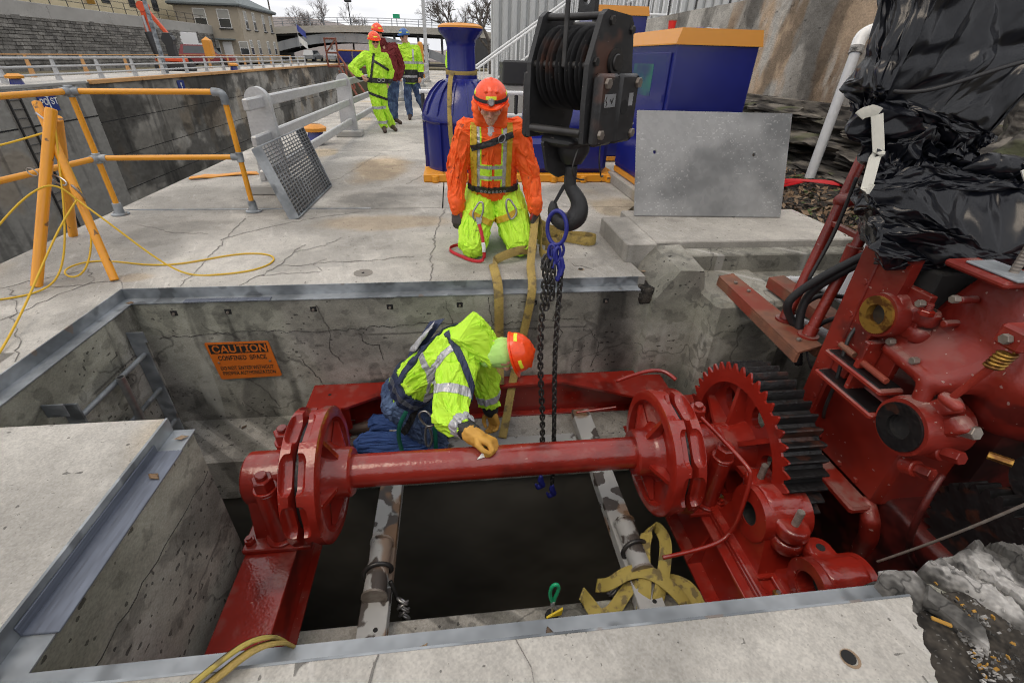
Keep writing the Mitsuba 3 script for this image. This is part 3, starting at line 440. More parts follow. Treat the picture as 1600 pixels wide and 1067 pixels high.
# chamber wall opposite
struct('opposite_wall', cat([bx(-19.5, -16.0, 25.35, 84, -9, -.02, 0), bx(-19.5, -15.9, 8, 25.2, -9, -.02, 0), bx(-19.5, -16.35, 25.19, 25.36, -9, -.02, 0)]), 'concrete_lock')
part('opposite_wall', 'lift_line', cat([bx(-15.91, -15.885, 8, 25.2, -1.30, -1.25, 0)]), 'black_gap', False)
for z in (-1.6, -3.1, -4.6): part('opposite_wall', 'lift_line', bx(-16.01, -15.992, 25.36, 84, z, z + .03, 0), 'black_gap', False)
struct('opposite_deck', cat([bx(-20, -15.9, 8, 25.3, -.02, .10, .02), bx(-20, -16.0, 25.3, 84, -.02, .06, .02)]), 'cap_concrete')
nb = np.linspace(25.6, 83, 15)
tb = thing('edge_timber', 'orange painted timber bumper along the top edge of the opposite lock wall', 'bumper')
for a, b in zip(nb[:-1], nb[1:]): part(tb, 'plank', bx(-16.06, -15.88, a, b - .12, -.06, .12, .02), 'worn_orange', False)
ld = thing('wall_ladder', 'dark steel ladder set in the opposite lock wall at far left', 'ladder')
part(ld, 'recess', bx(-15.9, -15.885, 20.6, 21.35, -7, -.15, 0), 'stain_dark', False)
for y in (20.68, 21.27): part(ld, 'stile', bx(-15.87, -15.82, y - .03, y + .03, -7, -.1, .004), 'dark_iron')
for i in range(22): part(ld, 'rung', cyl((-15.845, 20.7, -.35 - .3 * i), (-15.845, 21.25, -.35 - .3 * i), .016, 6), 'dark_iron')
ps = thing('lock_sign', 'small blue sign with white arrow and lettering on the opposite lock wall', 'sign')
part(ps, 'board', bx(-15.885, -15.86, 22.10, 23.05, -.86, -.14, .005), 'sign_blue', False)
def vtext(par, s, h, o, ax, ay, mat, name='letter', bold=True, d=.002, w=None):
    m = meshkit.text_mesh(s, h, d, bold)
    if w: m.apply_scale([w / max(m.bounds[1][0] - m.bounds[0][0], 1e-6), 1, 1])
    ax, ay = nrm(ax), nrm(ay); return part(par, name, mv(m, o, np.stack([ax, ay, np.cross(ax, ay)], 1)), mat, False)
vtext(ps, 'PO', .22, (-15.858, 22.14, -.62), (0, 1, 0), (0, 0, 1), 'white_ink', 'lettering'); vtext(ps, 'ST', .22, (-15.858, 22.70, -.62), (0, 1, 0), (0, 0, 1), 'white_ink', 'lettering')
part(ps, 'arrow', prism([(-.03, -.3), (.03, -.3), (.03, .15), (.1, .15), (0, .32), (-.1, .15), (-.03, .15)], (-15.858, 22.60, -.5), (0, 1, 0), (0, 0, 1), .002), 'white_ink', False)
ps2 = thing('lock_sign', 'tiny blue marker plate on the stained part of the opposite lock wall', 'sign'); part(ps2, 'board', bx(-15.99, -15.96, 33.2, 34.0, -.75, -.2, .005), 'sign_blue', False)
part(ps2, 'arrow', prism([(-.03, -.2), (.03, -.2), (.03, .05), (.1, .05), (0, .2), (-.1, .05), (-.03, .05)], (-15.958, 33.6, -.48), (0, 1, 0), (0, 0, 1), .002), 'white_ink', False)
rail_fence('guard_rail', 'long silver three-rail guard rail on the opposite lock wall', 'railing', -16.95, 19.5, 66, 17, 1.0, 'alu_rail')
rail_fence('guard_rail', 'second thinner rail fence behind the silver guard rail across the lock', 'railing', -19.6, 20, 70, 14, 1.0, 'worn_orange', (.5, 1.0), .022)
def bollard(x, y, s, label):
    t = thing('mooring_bollard', label, 'bollard'); part(t, 'base', lathe([(0, 0), (.3 * s, 0), (.26 * s, .1 * s), (.22 * s, .3 * s), (0, .3 * s)], (x, y, .06), n=16), 'navy'); part(t, 'cap', lathe([(0, .30 * s), (.34 * s, .30 * s), (.36 * s, .40 * s), (.2 * s, .5 * s), (0, .5 * s)], (x, y, .06), n=16), 'orange_lid')
bollard(-16.25, 22.0, .8, 'orange-capped navy bollard on the opposite wall at the far left edge'); bollard(-16.5, 43.5, 1.0, 'small orange-capped bollard on the opposite wall behind the timber bumper')
bollard(-2.40, 9.2, .55, 'low orange-capped navy bollard beside the leaning steel grating')
# lower flight chamber and its old rubble wall
struct('bank_ground', cat([bx(-31, -20.2, 5, 200, -1.2, -.25, 0), bx(-140, -19.5, 84, 260, -.8, -.05, 0), bx(-90, -31, 20, 90, -.3, 3.6, 0)]), 'grass_dull')
sw = thing('stone_wall', 'old grey rubble stone wall with pale concrete top across the lock', 'wall')
part(sw, 'core', bx(-31.5, -30.12, 24, 92, -1, 3.05, 0), 'mortar', False)
st = [[], [], []]; z = -.3; r = np.random.default_rng(5)
while z < 3.0:
    h = r.uniform(.16, .30); y = 34 + r.uniform(0, .4)
    while y < 80:
        w = r.uniform(.3, .95); o = r.uniform(0, .09); q = bx(-30.2, -29.98 + o, y, y + w - .03, z, z + h - .025 - r.uniform(0, .02), .0); st[r.integers(3)].append(q); y += w
    z += h
for i in range(3): part(sw, 'stones', cat(st[i]), f'stone_{i}', False, kind='stuff')
for a in np.arange(24, 90, 7.5): part(sw, 'concrete_cap', bx(-31.6, -29.9, a, a + 7.47, 3.06, 4.0, .02), 'cap_concrete', False)
fr = thing('cap_railing', 'thin dark railing on top of the old stone wall', 'railing')
for y in np.arange(36, 82, 2.0): part(fr, 'post', bx(-30.6, -30.55, y, y + .05, 4.0, 4.95, 0), 'dark_iron', False)
for z in (4.45, 4.95): part(fr, 'rail', bx(-30.6, -30.56, 36, 82, z - .02, z + .02, 0), 'dark_iron', False)
cb = thing('cream_building', 'cream building with tall windows behind the old stone wall', 'building')
part(cb, 'wall', bx(-50, -36, 46, 82, 3, 13, 0), 'cream', False)
for i, y in enumerate((54.5, 59.5, 64.5, 69.5, 74.5)):
    w = part(cb, 'window', cat([bx(-36.02, -35.93, y, y + 1.3, 5.3, 5.4, 0), bx(-36.02, -35.93, y, y + .1, 5.41, 8.3, 0), bx(-36.02, -35.93, y + 1.2, y + 1.3, 5.41, 8.3, 0), bx(-36.02, -35.95, y + .6, y + .7, 5.41, 8.3, 0)]), 'frame_dark', False)
    part(w, 'pane', bx(-36.01, -35.97, y + .11, y + 1.19, 5.42, 8.28, 0), 'glass_dark', False)
part(cb, 'downpipe', cyl((-35.85, 72.2, 3.5), (-35.85, 72.2, 12), .1, 8), 'frame_dark'); part(cb, 'hanging_sign', bx(-35.9, -35.2, 61.8, 61.95, 5.0, 6.0, .02), 'chip_yellow', False)
# stucco control house with hip roof
hb = thing('control_house', 'grey stucco two-storey house with slate hip roof across the lock', 'building')
X0, X1, Y0, Y1, HZ = -33.9, -26.3, 75, 88.5, 6.15
part(hb, 'wall', bx(X0, X1, Y0, Y1, 0, HZ, 0), 'stucco', False)
rfp = hullpts([(X0 - .5, Y0 - .5, HZ - .02), (X1 + .5, Y0 - .5, HZ - .02), (X0 - .5, Y1 + .5, HZ - .02), (X1 + .5, Y1 + .5, HZ - .02), (X0 - .5, Y0 - .5, HZ + .16), (X1 + .5, Y0 - .5, HZ + .16), (X0 - .5, Y1 + .5, HZ + .16), (X1 + .5, Y1 + .5, HZ + .16), (-30.1, Y0 + 3.5, 8.4), (-30.1, Y1 - 3.5, 8.4)])
part(hb, 'roof', rfp, 'slate', False); part(hb, 'eaves_board', bx(X0 - .42, X1 + .42, Y0 - .42, Y1 + .42, HZ - .14, HZ - .03, 0), 'frame_dark', False)
def win(par, x, y, z, w, h, ax):
    o = A(x, y, z); ax = A(*ax); n_ = A(ax[1], -ax[0], 0)
    def b_(u0, u1, z0, z1, d0, d1, mat, nm, p):
        pts = [o + ax * u + n_ * d + A(0, 0, zz) for u in (u0, u1) for d in (d0, d1) for zz in (z0, z1)]; return part(p, nm, hullpts(pts), mat, False)
    k = b_(0, w, 0, h, -.02, .03, 'white_paint', 'window', par); b_(.07, w - .07, .07, h / 2 - .03, .03, .045, 'glass_dark', 'pane', k); b_(.07, w - .07, h / 2 + .03, h - .07, .03, .045, 'blind', 'pane', k)
    b_(-.1, w + .1, -.14, -.02, .0, .18, 'frame_dark', 'sill', k)
for x in (-31.7, -28.9): win(hb, x, Y0 - .001, 3.75, 1.45, 2.0, (1, 0, 0))
for x in (-30.6, -27.1): win(hb, x, Y0 - .001, .9, 1.1, 1.5, (1, 0, 0))
part(hb, 'door', bx(-29.1, -28.0, Y0 - .06, Y0 + .02, .1, 2.3, .02), 'car_white', False); part(hb, 'porch_canopy', bx(-29.6, -27.4, Y0 - .8, Y0 - .01, 2.45, 2.62, .02), 'slate', False)
for y in (76.6, 79.6, 83.4, 86.4):
    win(hb, X1 + .001, y, 3.75, 1.0, 2.0, (0, 1, 0)); win(hb, X1 + .001, y, .9, 1.0, 1.7, (0, 1, 0))
# loader crane on a lorry, parked cars
ex = thing('loader_crane', 'orange and black folding loader crane standing across the lock', 'crane')
part(ex, 'inner_boom', obox((-20.05, 40, 1.9), (-19.97, 40, 3.75), .30, .28, (0, 1, 0), .04), 'crane_orange'); part(ex, 'outer_boom', obox((-19.9, 40.1, 3.7), (-18.95, 40.1, 2.2), .22, .24, (0, 1, 0), .04), 'crane_orange')
part(ex, 'ram', cyl((-19.75, 39.8, .7), (-19.95, 39.8, 2.3), .26, 14), 'crane_black'); part(ex, 'ram_rod', cyl((-19.95, 39.75, 2.3), (-20.0, 39.75, 3.2), .09, 10), 'steel'); part(ex, 'knuckle', cyl((-19.95, 39.8, 3.7), (-19.95, 40.35, 3.7), .28, 14), 'crane_orange')
part(ex, 'hose_reel', cyl((-18.95, 39.8, 1.9), (-18.95, 40.3, 1.9), .36, 16), 'crane_black'); part(ex, 'column', bx(-19.2, -18.7, 39.8, 40.3, .1, 2.3, .04), 'crane_black'); part(ex, 'outrigger', bx(-20.0, -18.0, 39.6, 39.9, .62, .82, .03), 'crane_orange')
part(ex, 'base', bx(-20.2, -17.9, 39.6, 40.6, .06, .6, .05), 'crane_black')
def car(name, x, y, h, L, mat, ang, label, catg, van=False):
    k = thing(name, label, catg); R = rot((0, 0, 1), ang)[:3, :3]; g = lambda m: mv(m, (x, y, 0), R); w = 1.85
    if van: part(k, 'cab', g(hullpts([(L / 2 - 1.8, s * w / 2, zz) for s in (-1, 1) for zz in (.4, 2.0)] + [(L / 2, s * w / 2, zz) for s in (-1, 1) for zz in (.4, 1.0)] + [(L / 2 - .7, s * w / 2, 1.95) for s in (-1, 1)])), mat); part(k, 'cargo_box', g(bx(-L / 2, L / 2 - 1.85, -w / 2 - .1, w / 2 + .1, .6, h, .03)), mat)
    else:
        part(k, 'body', g(hullpts([(sx * L / 2, s * w / 2 * .9, zz) for sx in (-1, 1) for s in (-1, 1) for zz in (.4, .8)] + [(sx * (L / 2 - .3), s * w / 2, zz) for sx in (-1, 1) for s in (-1, 1) for zz in (.35, .95)])), mat)
        part(k, 'cabin', g(hullpts([(a, s * w / 2 * .97, .94) for a in (-L / 2 + .1, L * .26) for s in (-1, 1)] + [(a, s * w / 2 * .8, h) for a in (-L / 2 + .45, L * .06) for s in (-1, 1)])), mat)
        part(k, 'side_window', g(hullpts([(a, s * w / 2 * q, z) for (a, q, z) in ((-L / 2 + .5, .95, 1.05), (L * .19, .95, 1.05), (-L / 2 + .65, .84, h - .1), (L * .05, .84, h - .1)) for s in (-1, 1)])), 'glass_dark')
        part(k, 'windscreen', g(hullpts([(a, s * w / 2 * .78, z) for (a, z) in ((L * .255, 1.02), (L * .08, h - .06), (L * .24, 1.0), (L * .06, h - .1)) for s in (-1, 1)])), 'glass_dark')
    for sx in (-.32, .32):
        for s in (-1, 1): part(k, 'wheel', g(cyl((sx * L, s * (w / 2 - .2), .33), (sx * L, s * (w / 2 + .02), .33), .33, 14)), 'rubber')
car('parked_car', -23.4, 56, 1.75, 4.6, 'car_red', 8, 'dark red estate car parked in front of the grey stucco house', 'car')
car('box_truck', -30.5, 68, 3.0, 5.6, 'car_white', 75, 'white box truck parked under the old stone wall', 'truck', True)
car('parked_car', -24.3, 101, 1.7, 4.6, 'car_silver', 80, 'silver car parked beyond the grey house, left one of two', 'car'); car('parked_car', -21.1, 101, 1.85, 4.8, 'car_silver', 95, 'silver van-like car parked right beside the blue skips', 'car')
tk = solo('equipment_cover', hullpts([(-19.0 + a, 46 + b, c) for a in (-.28, .28) for b in (-.28, .28) for c in (.9, 2.0)] + [(-19.0, 46, 2.25), (-19, 46, .7)]), 'orange_lid', 30, 'orange hooded equipment cover standing behind the silver guard rail', 'cover')
for i, (x, y) in enumerate(((-18.1, 98), (-15.6, 98))):
    k = thing('blue_skip', ('navy skip with orange rim, left one of two under the bridge', 'navy skip with orange rim, right one of two under the bridge')[i], 'skip'); part(k, 'body', bx(x - 1.1, x + 1.1, y - 1, y + 1, 0, 1.7, .05), 'navy', False); part(k, 'rim', bx(x - 1.16, x + 1.16, y - 1.06, y + 1.06, 1.7, 1.9, .04), 'orange_lid', False)
ki = thing('white_kiosk', 'small white glazed kiosk under the bridge', 'kiosk'); part(ki, 'wall', bx(-12.8, -9.9, 96, 98.5, 0, 2.6, .02), 'car_white', False); part(ki, 'roof', bx(-13.1, -9.6, 95.7, 98.8, 2.6, 2.85, .02), 'white_paint', False)
for x in (-12.6, -11.7, -10.8): part(ki, 'window', bx(x, x + .7, 95.95, 95.999, 1.0, 2.2, .0), 'glass_dark', False)
# red steel gangway frame at the far lock gate
gw = thing('red_gangway', 'red lattice steel gangway at the far lock gate', 'gangway')
for (a, b) in (((-13.5, 62, .1), (-13.5, 62, 2.8)), ((-12.3, 62, .1), (-12.3, 62, 2.8)), ((-13.5, 62, 2.7), (-12.3, 62, 2.7)), ((-13.5, 62, 1.4), (-12.3, 62, 1.4)), ((-13.5, 62, 1.4), (-12.3, 62, 2.7)), ((-12.3, 62, 1.3), (-8.6, 56, -2.6)), ((-12.3, 62, .2), (-9.2, 56, -3.4)), ((-11.5, 61, .3), (-11.3, 60.4, -1.0)), ((-10.6, 59, -.8), (-10.3, 58.6, -1.9)), ((-13.5, 62, .1), (-4, 62, .1)), ((-10, 60, -3), (-10, 60, -8)), ((-12, 60, -.2), (-12, 60, -8))): part(gw, 'strut', obox(a, b, .16, .16, (0, 1, .2), .01), 'red_rusty', False)
# ground, road and bridge behind
struct('far_ground', cat([bx(-400, 400, 84, 700, -10, -.30, 0), bx(5.0, 300, -40, 84, -1, -.12, 0)]), 'grass_dull'); struct('far_road', bx(-60, 20, 96, 112, -.30, -.02, 0), 'asphalt')
struct('water', bx(-16.5, -2.9, -5, 90, -9.2, -8.6, 0), 'water')
hl = fine(bx(-260, 160, 0, 60, -2, 0, 0), 12.0); hv = hl.vertices; hv[:, 2] += np.where(hv[:, 2] > -1, 9 + 6 * meshkit.fbm(hv * .02, 3, 4) - 10 * np.exp(-((hv[:, 0] + 8) / 22) ** 2), 0) * np.clip((hv[:, 1]) / 30, 0, 1); hl.vertices = hv + A(0, 170, 0)
struct('far_hill', hl, 'twig_far', True)
br = thing('arch_bridge', 'concrete-decked road bridge on grey steel arch ribs at the far end', 'bridge')
BYY = 100
def zz(x): return 5.02 + .016 * (x + 29) - .0016 * (x + 14) ** 2 + .35
bxs = np.linspace(-33, 14, 25)
def strip(y0, y1, lo, hi): return cat([hullpts([(x, y, f(x)) for x in (a, b) for y in (y0, y1) for f in (lo, hi)]) for a, b in zip(bxs[:-1], bxs[1:])])
part(br, 'deck_edge', strip(BYY, BYY + .8, lambda x: zz(x) - 1.0, lambda x: zz(x)), 'bridge_concrete', False); part(br, 'deck_slab', strip(BYY + .85, BYY + 12, lambda x: zz(x) - 1.3, lambda x: zz(x) - .15), 'bridge_dark', False)
arch = lambda x: 4.40 - .0108 * (x + 17.5) ** 2
for k, y in enumerate((BYY + .3, BYY + 4, BYY + 8, BYY + 11)):
    part(br, 'arch_rib', cat([hullpts([(x, yy, z) for x in (a, b) for yy in (y, y + .35) for z in (arch(x), arch(x) - 1.35)]) for a, b in zip(bxs[:-1], bxs[1:])]), 'bridge_steel' if k == 0 else 'bridge_dark', False)
for x in np.arange(-31, 6, 2.1): part(br, 'stiffener', bx(x, x + .10, BYY + .18, BYY + .299, arch(x) - 1.33, arch(x) - .02, 0), 'bridge_steel', False)
for x in np.arange(-31, 12, 4.2):
    if zz(x) - 1.3 > arch(x): part(br, 'spandrel_post', bx(x, x + .4, BYY + .9, BYY + 1.3, arch(x) - .3, zz(x) - 1.31, 0), 'bridge_dark', False)
for x in np.arange(-33, 13.5, 2.3): part(br, 'rail_post', bx(x, x + .12, BYY + .2, BYY + .34, zz(x), zz(x) + 1.1, 0), 'galvanised', False)
for q in (.4, .75, 1.1): part(br, 'rail', strip(BYY + .24, BYY + .30, lambda x: zz(x) + q - .05, lambda x: zz(x) + q + .03), 'galvanised', False)
part(br, 'abutment', cat([bx(-37, -30.5, BYY, BYY + 12, -.3, 4.9, 0), bx(4.5, 14, BYY, BYY + 12, -.3, 4.2, 0)]), 'bridge_dark', False)
gp = thing('graffiti_wall', 'dark wall with white graffiti scrawl under the bridge', 'wall'); part(gp, 'wall', bx(-8.6, -3.6, 94.0, 94.4, -.1, 2.9, 0), 'graffiti', False); part(gp, 'coping', bx(-8.8, -3.4, 93.9, 94.5, 2.9, 3.1, 0), 'car_white', False)
for i in range(7):
    x = -7.6 + i * .6; part(gp, 'scrawl', tube(spl([(x, 93.97, .4 + .2 * (i % 2)), (x + .3, 93.97, 1.6), (x + .05, 93.97, 2.1), (x + .35, 93.97, .7 + .3 * (i % 3))], 10), .085, 5), 'white_ink')
# lamps, mast, flags, far trees
def lamp(x, y, h, r, label, arm=None, head=None, mat='alu_rail'):
    k = thing('street_lamp', label, 'lamp post'); part(k, 'pole', cyl((x, y, -.2), (x, y, h), r, 10, r * .7), mat)
    if arm: part(k, 'arm', tube(spl([(x, y, h * .93), (x + arm * .5, y, h), (x + arm, y, h * 1.0)], 10), r * .4, 6), mat); part(k, 'lamp_head', bx(x + arm - .5, x + arm + .3, y - .2, y + .2, h - .1, h + .12, .03), mat)
    if head: part(k, 'lamp_head', bx(x - .6, x + .6, y - .3, y + .3, h - .1, h + .5, .1), 'frame_dark')
lamp(-1.72, 40, 9, .14, 'tall grey lamp pole at the end of the walkway', -2.2); lamp(-17.6, 104, 9.2, .12, 'lamp post with box head standing on the bridge', None, 1, 'frame_dark')
lamp(-17.5, 35.5, 9, .13, 'grey lamp pole standing in front of the orange loader crane', mat='galvanised')
gs = thing('street_sign', 'small green street sign on the bridge', 'sign'); part(gs, 'post', cyl((-9.2, 102, 4.5), (-9.2, 102, 7.2), .05, 6), 'frame_dark'); part(gs, 'board', bx(-9.8, -8.6, 101.9, 101.95, 6.9, 7.5, .01), 'green_vinyl', False)
um = thing('utility_mast', 'thin wooden utility mast left of the bare trees', 'mast'); part(um, 'pole', cyl((-33.5, 112, 0), (-33.5, 112, 11.5), .14, 8), 'bark'); part(um, 'crossarm', bx(-34.6, -32.4, 111.9, 112.1, 10.2, 10.4, 0), 'bark')
for i, (z, m, lb) in enumerate(((3.6, 'flag_blue', 'blue flag hanging from a slanted pole by the bridge'), (2.3, 'white_ink', 'white flag hanging below the blue flag'))):
    k = thing('flag', lb, 'flag'); p = np.array([(-20.9 + u * 1.1, 80 + .12 * math.sin(u * 6 + v), z + .3 + .8 * (1 - v) - u * .9) for u in np.linspace(0, 1, 9) for v in (0, 1)]); f = []
    for j in range(8): f += [(2 * j, 2 * j + 1, 2 * j + 3), (2 * j, 2 * j + 3, 2 * j + 2)]
    V = np.vstack([p, p + A(0, .02, 0)]); part(k, 'cloth', trimesh.Trimesh(V, f + [(c + 18, b + 18, a + 18) for a, b, c in f], process=False), m, True); part(k, 'staff', cyl((-20.85, 80, z - .4), (-20.85, 80, z + 1.5), .03, 6), 'alu_rail')
def bare_tree(name, base, h, spread, seed, label, mat='bark', depth=5, r0=.16, lean=(0, 0), kink=.35, cut=False):
    r = np.random.default_rng(seed); trunk, tw = [], []
    def grow(p, d, L, rad, lev):
        n = 4; q = [p]; dd = nrm(d)
        for i in range(n): dd = nrm(dd + r.normal(0, kink * .5, 3) + A(0, 0, .08)); q.append(q[-1] + dd * L / n)
        (trunk if lev < 2 else tw).append(tube(q, np.linspace(rad, rad * .62, n + 1), 6 if lev < 2 else 4))
        if lev < depth:
            for k in range(r.integers(2, 4) + (lev > 1)):
                t = r.uniform(.45, 1); j = q[min(n, int(t * n) + 1)]; grow(j, nrm(dd + r.normal(0, spread, 3)), L * r.uniform(.55, .85), rad * r.uniform(.5, .68), lev + 1)
    grow(A(*base), A(lean[0], lean[1], 1), h * .32, r0, 0); k = thing(name, label, 'tree')
    part(k, 'trunk', cat(trunk), mat, True); part(k, 'crown', cat(tw), mat, True, kind='stuff')
for i, (x, y, h) in enumerate(((-31, 125, 9.5), (-26.5, 128, 10.5), (-22, 130, 9.0), (-36, 132, 9))): bare_tree('bare_tree', (x, y, 2), h, .55, 10 + i, ('leftmost bare grey tree above the bridge railing', 'tallest bare grey tree behind the bridge railing', 'bare grey tree right of the tall one behind the bridge', 'bare tree half hidden by the slate hip roof')[i], 'twig_far', 6, .26)
bare_tree('bare_tree', (1.6, 48, 0), 7.5, .5, 31, 'dark bare tree at the end of the walkway behind the blue capstan', 'bark', 6, .26, (-.35, 0)); bare_tree('bare_tree', (3.9, 52, 0), 8.5, .5, 37, 'dark bare tree next to the stairs, right one of the pair', 'bark', 6, .26, (-.2, 0))
# walkway end: barrier, orange post
op = thing('orange_post', 'rounded orange post standing at the end of the walkway railing', 'post'); part(op, 'post', lathe([(0, 0), (.18, 0), (.18, 1.9), (.12, 2.05), (0, 2.1)], (-1.75, 33, 0), n=12), 'orange_lid')
# ------------------------------------------------------------------ deck equipment
# galvanised guard rail on this side
gr = thing('guard_rail', 'silver guard rail with wide round-topped posts along this side of the walkway', 'railing')
for i, (x, y) in enumerate(((-2.06, 5.85), (-2.02, 10.3), (-1.95, 14.7), (-1.85, 19), (-1.7, 23.5), (-1.55, 28), (-1.45, 33))):
    w = .155; prof = Polygon([(-w, .1), (w, .1), (w * .82, .93)] + [(w * .82 * math.cos(a), .93 + .15 * math.sin(a)) for a in np.linspace(.2, 2.94, 9)] + [(-w * .82, .93)])
    part(gr, 'post', prism(prof, (x, y - .035, 0), (1, 0, 0), (0, 0, 1), .0) if 0 else mv(ext(prof, .09), (x + .0, y + .05, 0), np.stack([A(1, 0, 0), A(0, 0, 1), A(0, -1, 0)], 1)), 'alu_rail'); part(gr, 'footing', rough(bx(x - .24, x + .24, y - .2, y + .2, 0, .11, .015), .0, 1), 'cap_concrete')
def flat(pts, z):
    for a, b in zip(pts[:-1], pts[1:]): part(gr, 'rail', obox((a[0], a[1], z), (b[0], b[1], z), .06, .11, (0, 0, 1), .012), 'alu_rail')
rp_ = [(-2.02, 5.38), (-1.97, 10.24), (-1.88, 14.64), (-1.78, 18.94), (-1.63, 23.44), (-1.48, 27.94), (-1.38, 33)]
for z in (.94, .60, .27): flat(rp_, z)
# serrated steel grating leaning on the rail
gt = thing('steel_grating', 'serrated steel grating panel leaning against the silver guard rail', 'grating')
gO, gU, gV = A(-1.53, 4.73, .025), nrm(A(.03, 1.36, .0)), nrm(A(-.23, .10, .62)); gN = nrm(np.cross(gU, gV)); GR = np.stack([gU, gV, gN], 1); GW, GH, GD = 1.34, .67, .10
def gput(m): return mv(m, gO, GR)
for nm, m in (('frame_bar', bx(-.012, .0, -.01, GH + .01, -GD, 0, .002)), ('frame_bar', bx(GW, GW + .012, -.01, GH + .01, -GD, 0, .002)), ('frame_bar', bx(.001, GW - .001, -.012, .0, -GD, 0, .002)), ('frame_bar', bx(.001, GW - .001, GH, GH + .012, -GD, 0, .002))): part(gt, nm, gput(m), 'galvanised', False)
nb_ = 20
for i in range(1, nb_):
    y = GH * i / nb_; tp = [(0, -.05)] + [(GW * j / 30, 0.0 if j % 2 else -.008) for j in range(31)] + [(GW, -.05)]
    m = ext(Polygon([(a_, b_ * (1.7 if b_ < -.04 else 1)) for a_, b_ in tp]), .007); part(gt, 'bearing_bar', gput(mv(m, (0, y + .0035, 0), np.stack([A(1, 0, 0), A(0, 0, 1), A(0, -1, 0)], 1))), 'galv_dull', False)
for j in range(1, 15): part(gt, 'cross_rod', gput(cyl((GW * j / 15, .001, -.012), (GW * j / 15, GH - .001, -.012), .005, 6)), 'galvanised')
# yellow tube guard rail with grey fittings
yr = thing('yellow_guard_rail', 'yellow tube guard rail with grey clamp fittings at the lock edge', 'railing')
PA, PB, TA, TB = A(-3.26, 4.93, 0), A(-2.045, 5.0, 0), 1.065, 1.075; yr_r = .024
LF = A(-3.47, 3.4, 0)
for P, t in ((PA, TA), (PB, TB)): part(yr, 'post', cyl(P + A(0, 0, .02), P + A(0, 0, t if P is PA else t - .05), yr_r, 16), 'yellow_clean'); k = part(yr, 'base_flange', lathe([(0, 0), (.075, 0), (.075, .012), (.04, .016), (.036, .11), (0, .11)], P + A(0, 0, .003), n=20), 'galv_rail' if 0 else 'galvanised')
for P, t in ((PA, TA), (PB, TB)):
    for s in (-1, 1): part(yr, 'base_bolt', hexp(P + A(s * .055, 0, .014), P + A(s * .055, 0, .032), .012), 'steel')
part(yr, 'top_rail', cyl(PA + A(0, 0, TA), PB + A(-.055, 0, TB), yr_r, 16), 'yellow_clean'); part(yr, 'middle_rail', cyl(PA + A(0, 0, .522), PB + A(0, 0, .525), yr_r, 16), 'yellow_clean')
part(yr, 'top_rail', cyl(PA + A(0, 0, TA), LF + A(0, 0, TA), yr_r, 16), 'yellow_clean'); part(yr, 'middle_rail', cyl(PA + A(0, 0, .522), LF + A(0, 0, .522), yr_r, 16), 'yellow_clean')
part(yr, 'elbow', tube(spl([PB + A(-.09, 0, TB), PB + A(-.045, 0, TB - .002), PB + A(-.012, 0, TB - .012), PB + A(0, 0, TB - .05), PB + A(0, 0, TB - .10)], 12), .034, 14), 'galvanised')
for P, z in ((PA, TA), (PA, .522), (PB, .525)):
    part(yr, 'clamp', cyl(P + A(0, 0, z - .045), P + A(0, 0, z + .045), .033, 16, b=.004), 'galvanised'); d = nrm((PB - PA)) * (1 if P is PA else -1); part(yr, 'clamp', cyl(P + A(0, 0, z), P + d * .075 + A(0, 0, z), .033, 16, b=.004), 'galvanised')
    if P is PA: dl = nrm(LF - PA); part(yr, 'clamp', cyl(P + A(0, 0, z), P + dl * .075 + A(0, 0, z), .033, 16, b=.004), 'galvanised')
# A-frame of yellow tubes with ropes
tr = thing('tube_tripod', 'chipped yellow steel tube tripod with a rope tied to it', 'tripod')
ta, tb_ = (A(-2.845, 3.227, .0), A(-2.60, 3.70, 1.045)), (A(-2.40, 3.305, .0), A(-2.70, 3.74, 1.08))
for a, b in (ta, tb_, (A(-3.29, 4.30, .0), A(-2.66, 3.80, .98))): part(tr, 'leg', cyl(a, b, .032 if a is not tb_[0] else .026, 18, b=.004), 'yellow_paint')
part(tr, 'shackle', tube(spl([(-2.70, 3.70, 1.02), (-2.64, 3.66, .985), (-2.60, 3.66, .95), (-2.66, 3.70, .97)], 16, True), .006, 6, True), 'steel'); part(tr, 'shackle', tube(spl([(-2.56, 3.53, .58), (-2.52, 3.48, .60), (-2.50, 3.50, .52), (-2.55, 3.54, .50)], 16, True), .007, 6, True), 'rusty_bolt')
part(tr, 'carabiner', tube(spl([(-2.87, 3.64, .685), (-2.86, 3.62, .66), (-2.78, 3.58, .65), (-2.79, 3.60, .668)], 16, True), .0045, 6, True), 'rusty_bolt'); part(tr, 'carabiner', tube(spl([(-2.72, 3.58, .65), (-2.60, 3.52, .60), (-2.58, 3.52, .62), (-2.70, 3.57, .665)], 16, True), .006, 6, True), 'steel')
def rope(pts, label, r=.0062, n=70): solo('yellow_rope', tube(spl([A(*p) for p in pts], n), r, 7), 'rope_yellow', True, label, 'rope')
K = (-2.52, 3.46, .52)
rope([K, (-2.3, 3.42, .3), (-2.0, 3.38, .03), (-1.75, 3.35, .008), (-1.53, 3.42, .008), (-1.43, 3.58, .008), (-1.5, 3.73, .008), (-1.75, 3.76, .008), (-2.05, 3.60, .008), (-2.35, 3.58, .008), (-2.75, 3.66, .008), (-2.78, 3.42, .03), (-2.6, 3.3, .05), (-2.55, 3.5, .30), (-2.62, 3.66, .75), (-2.68, 3.71, 1.0)], 'thin yellow rope with a wide loop lying on the deck', n=120)
rope([K, (-2.6, 3.3, .36), (-2.62, 2.95, .12), (-2.50, 2.6, .05), (-2.42, 2.35, .01), (-2.35, 2.15, .007)], 'thin yellow rope running down to the left of the pit')
rope([K, (-2.62, 3.42, .62), (-2.9, 3.1, .34), (-3.0, 2.85, .15), (-3.1, 2.6, .03), (-3.2, 2.5, .008)], 'thin yellow rope slanting from the tripod knot to the left')
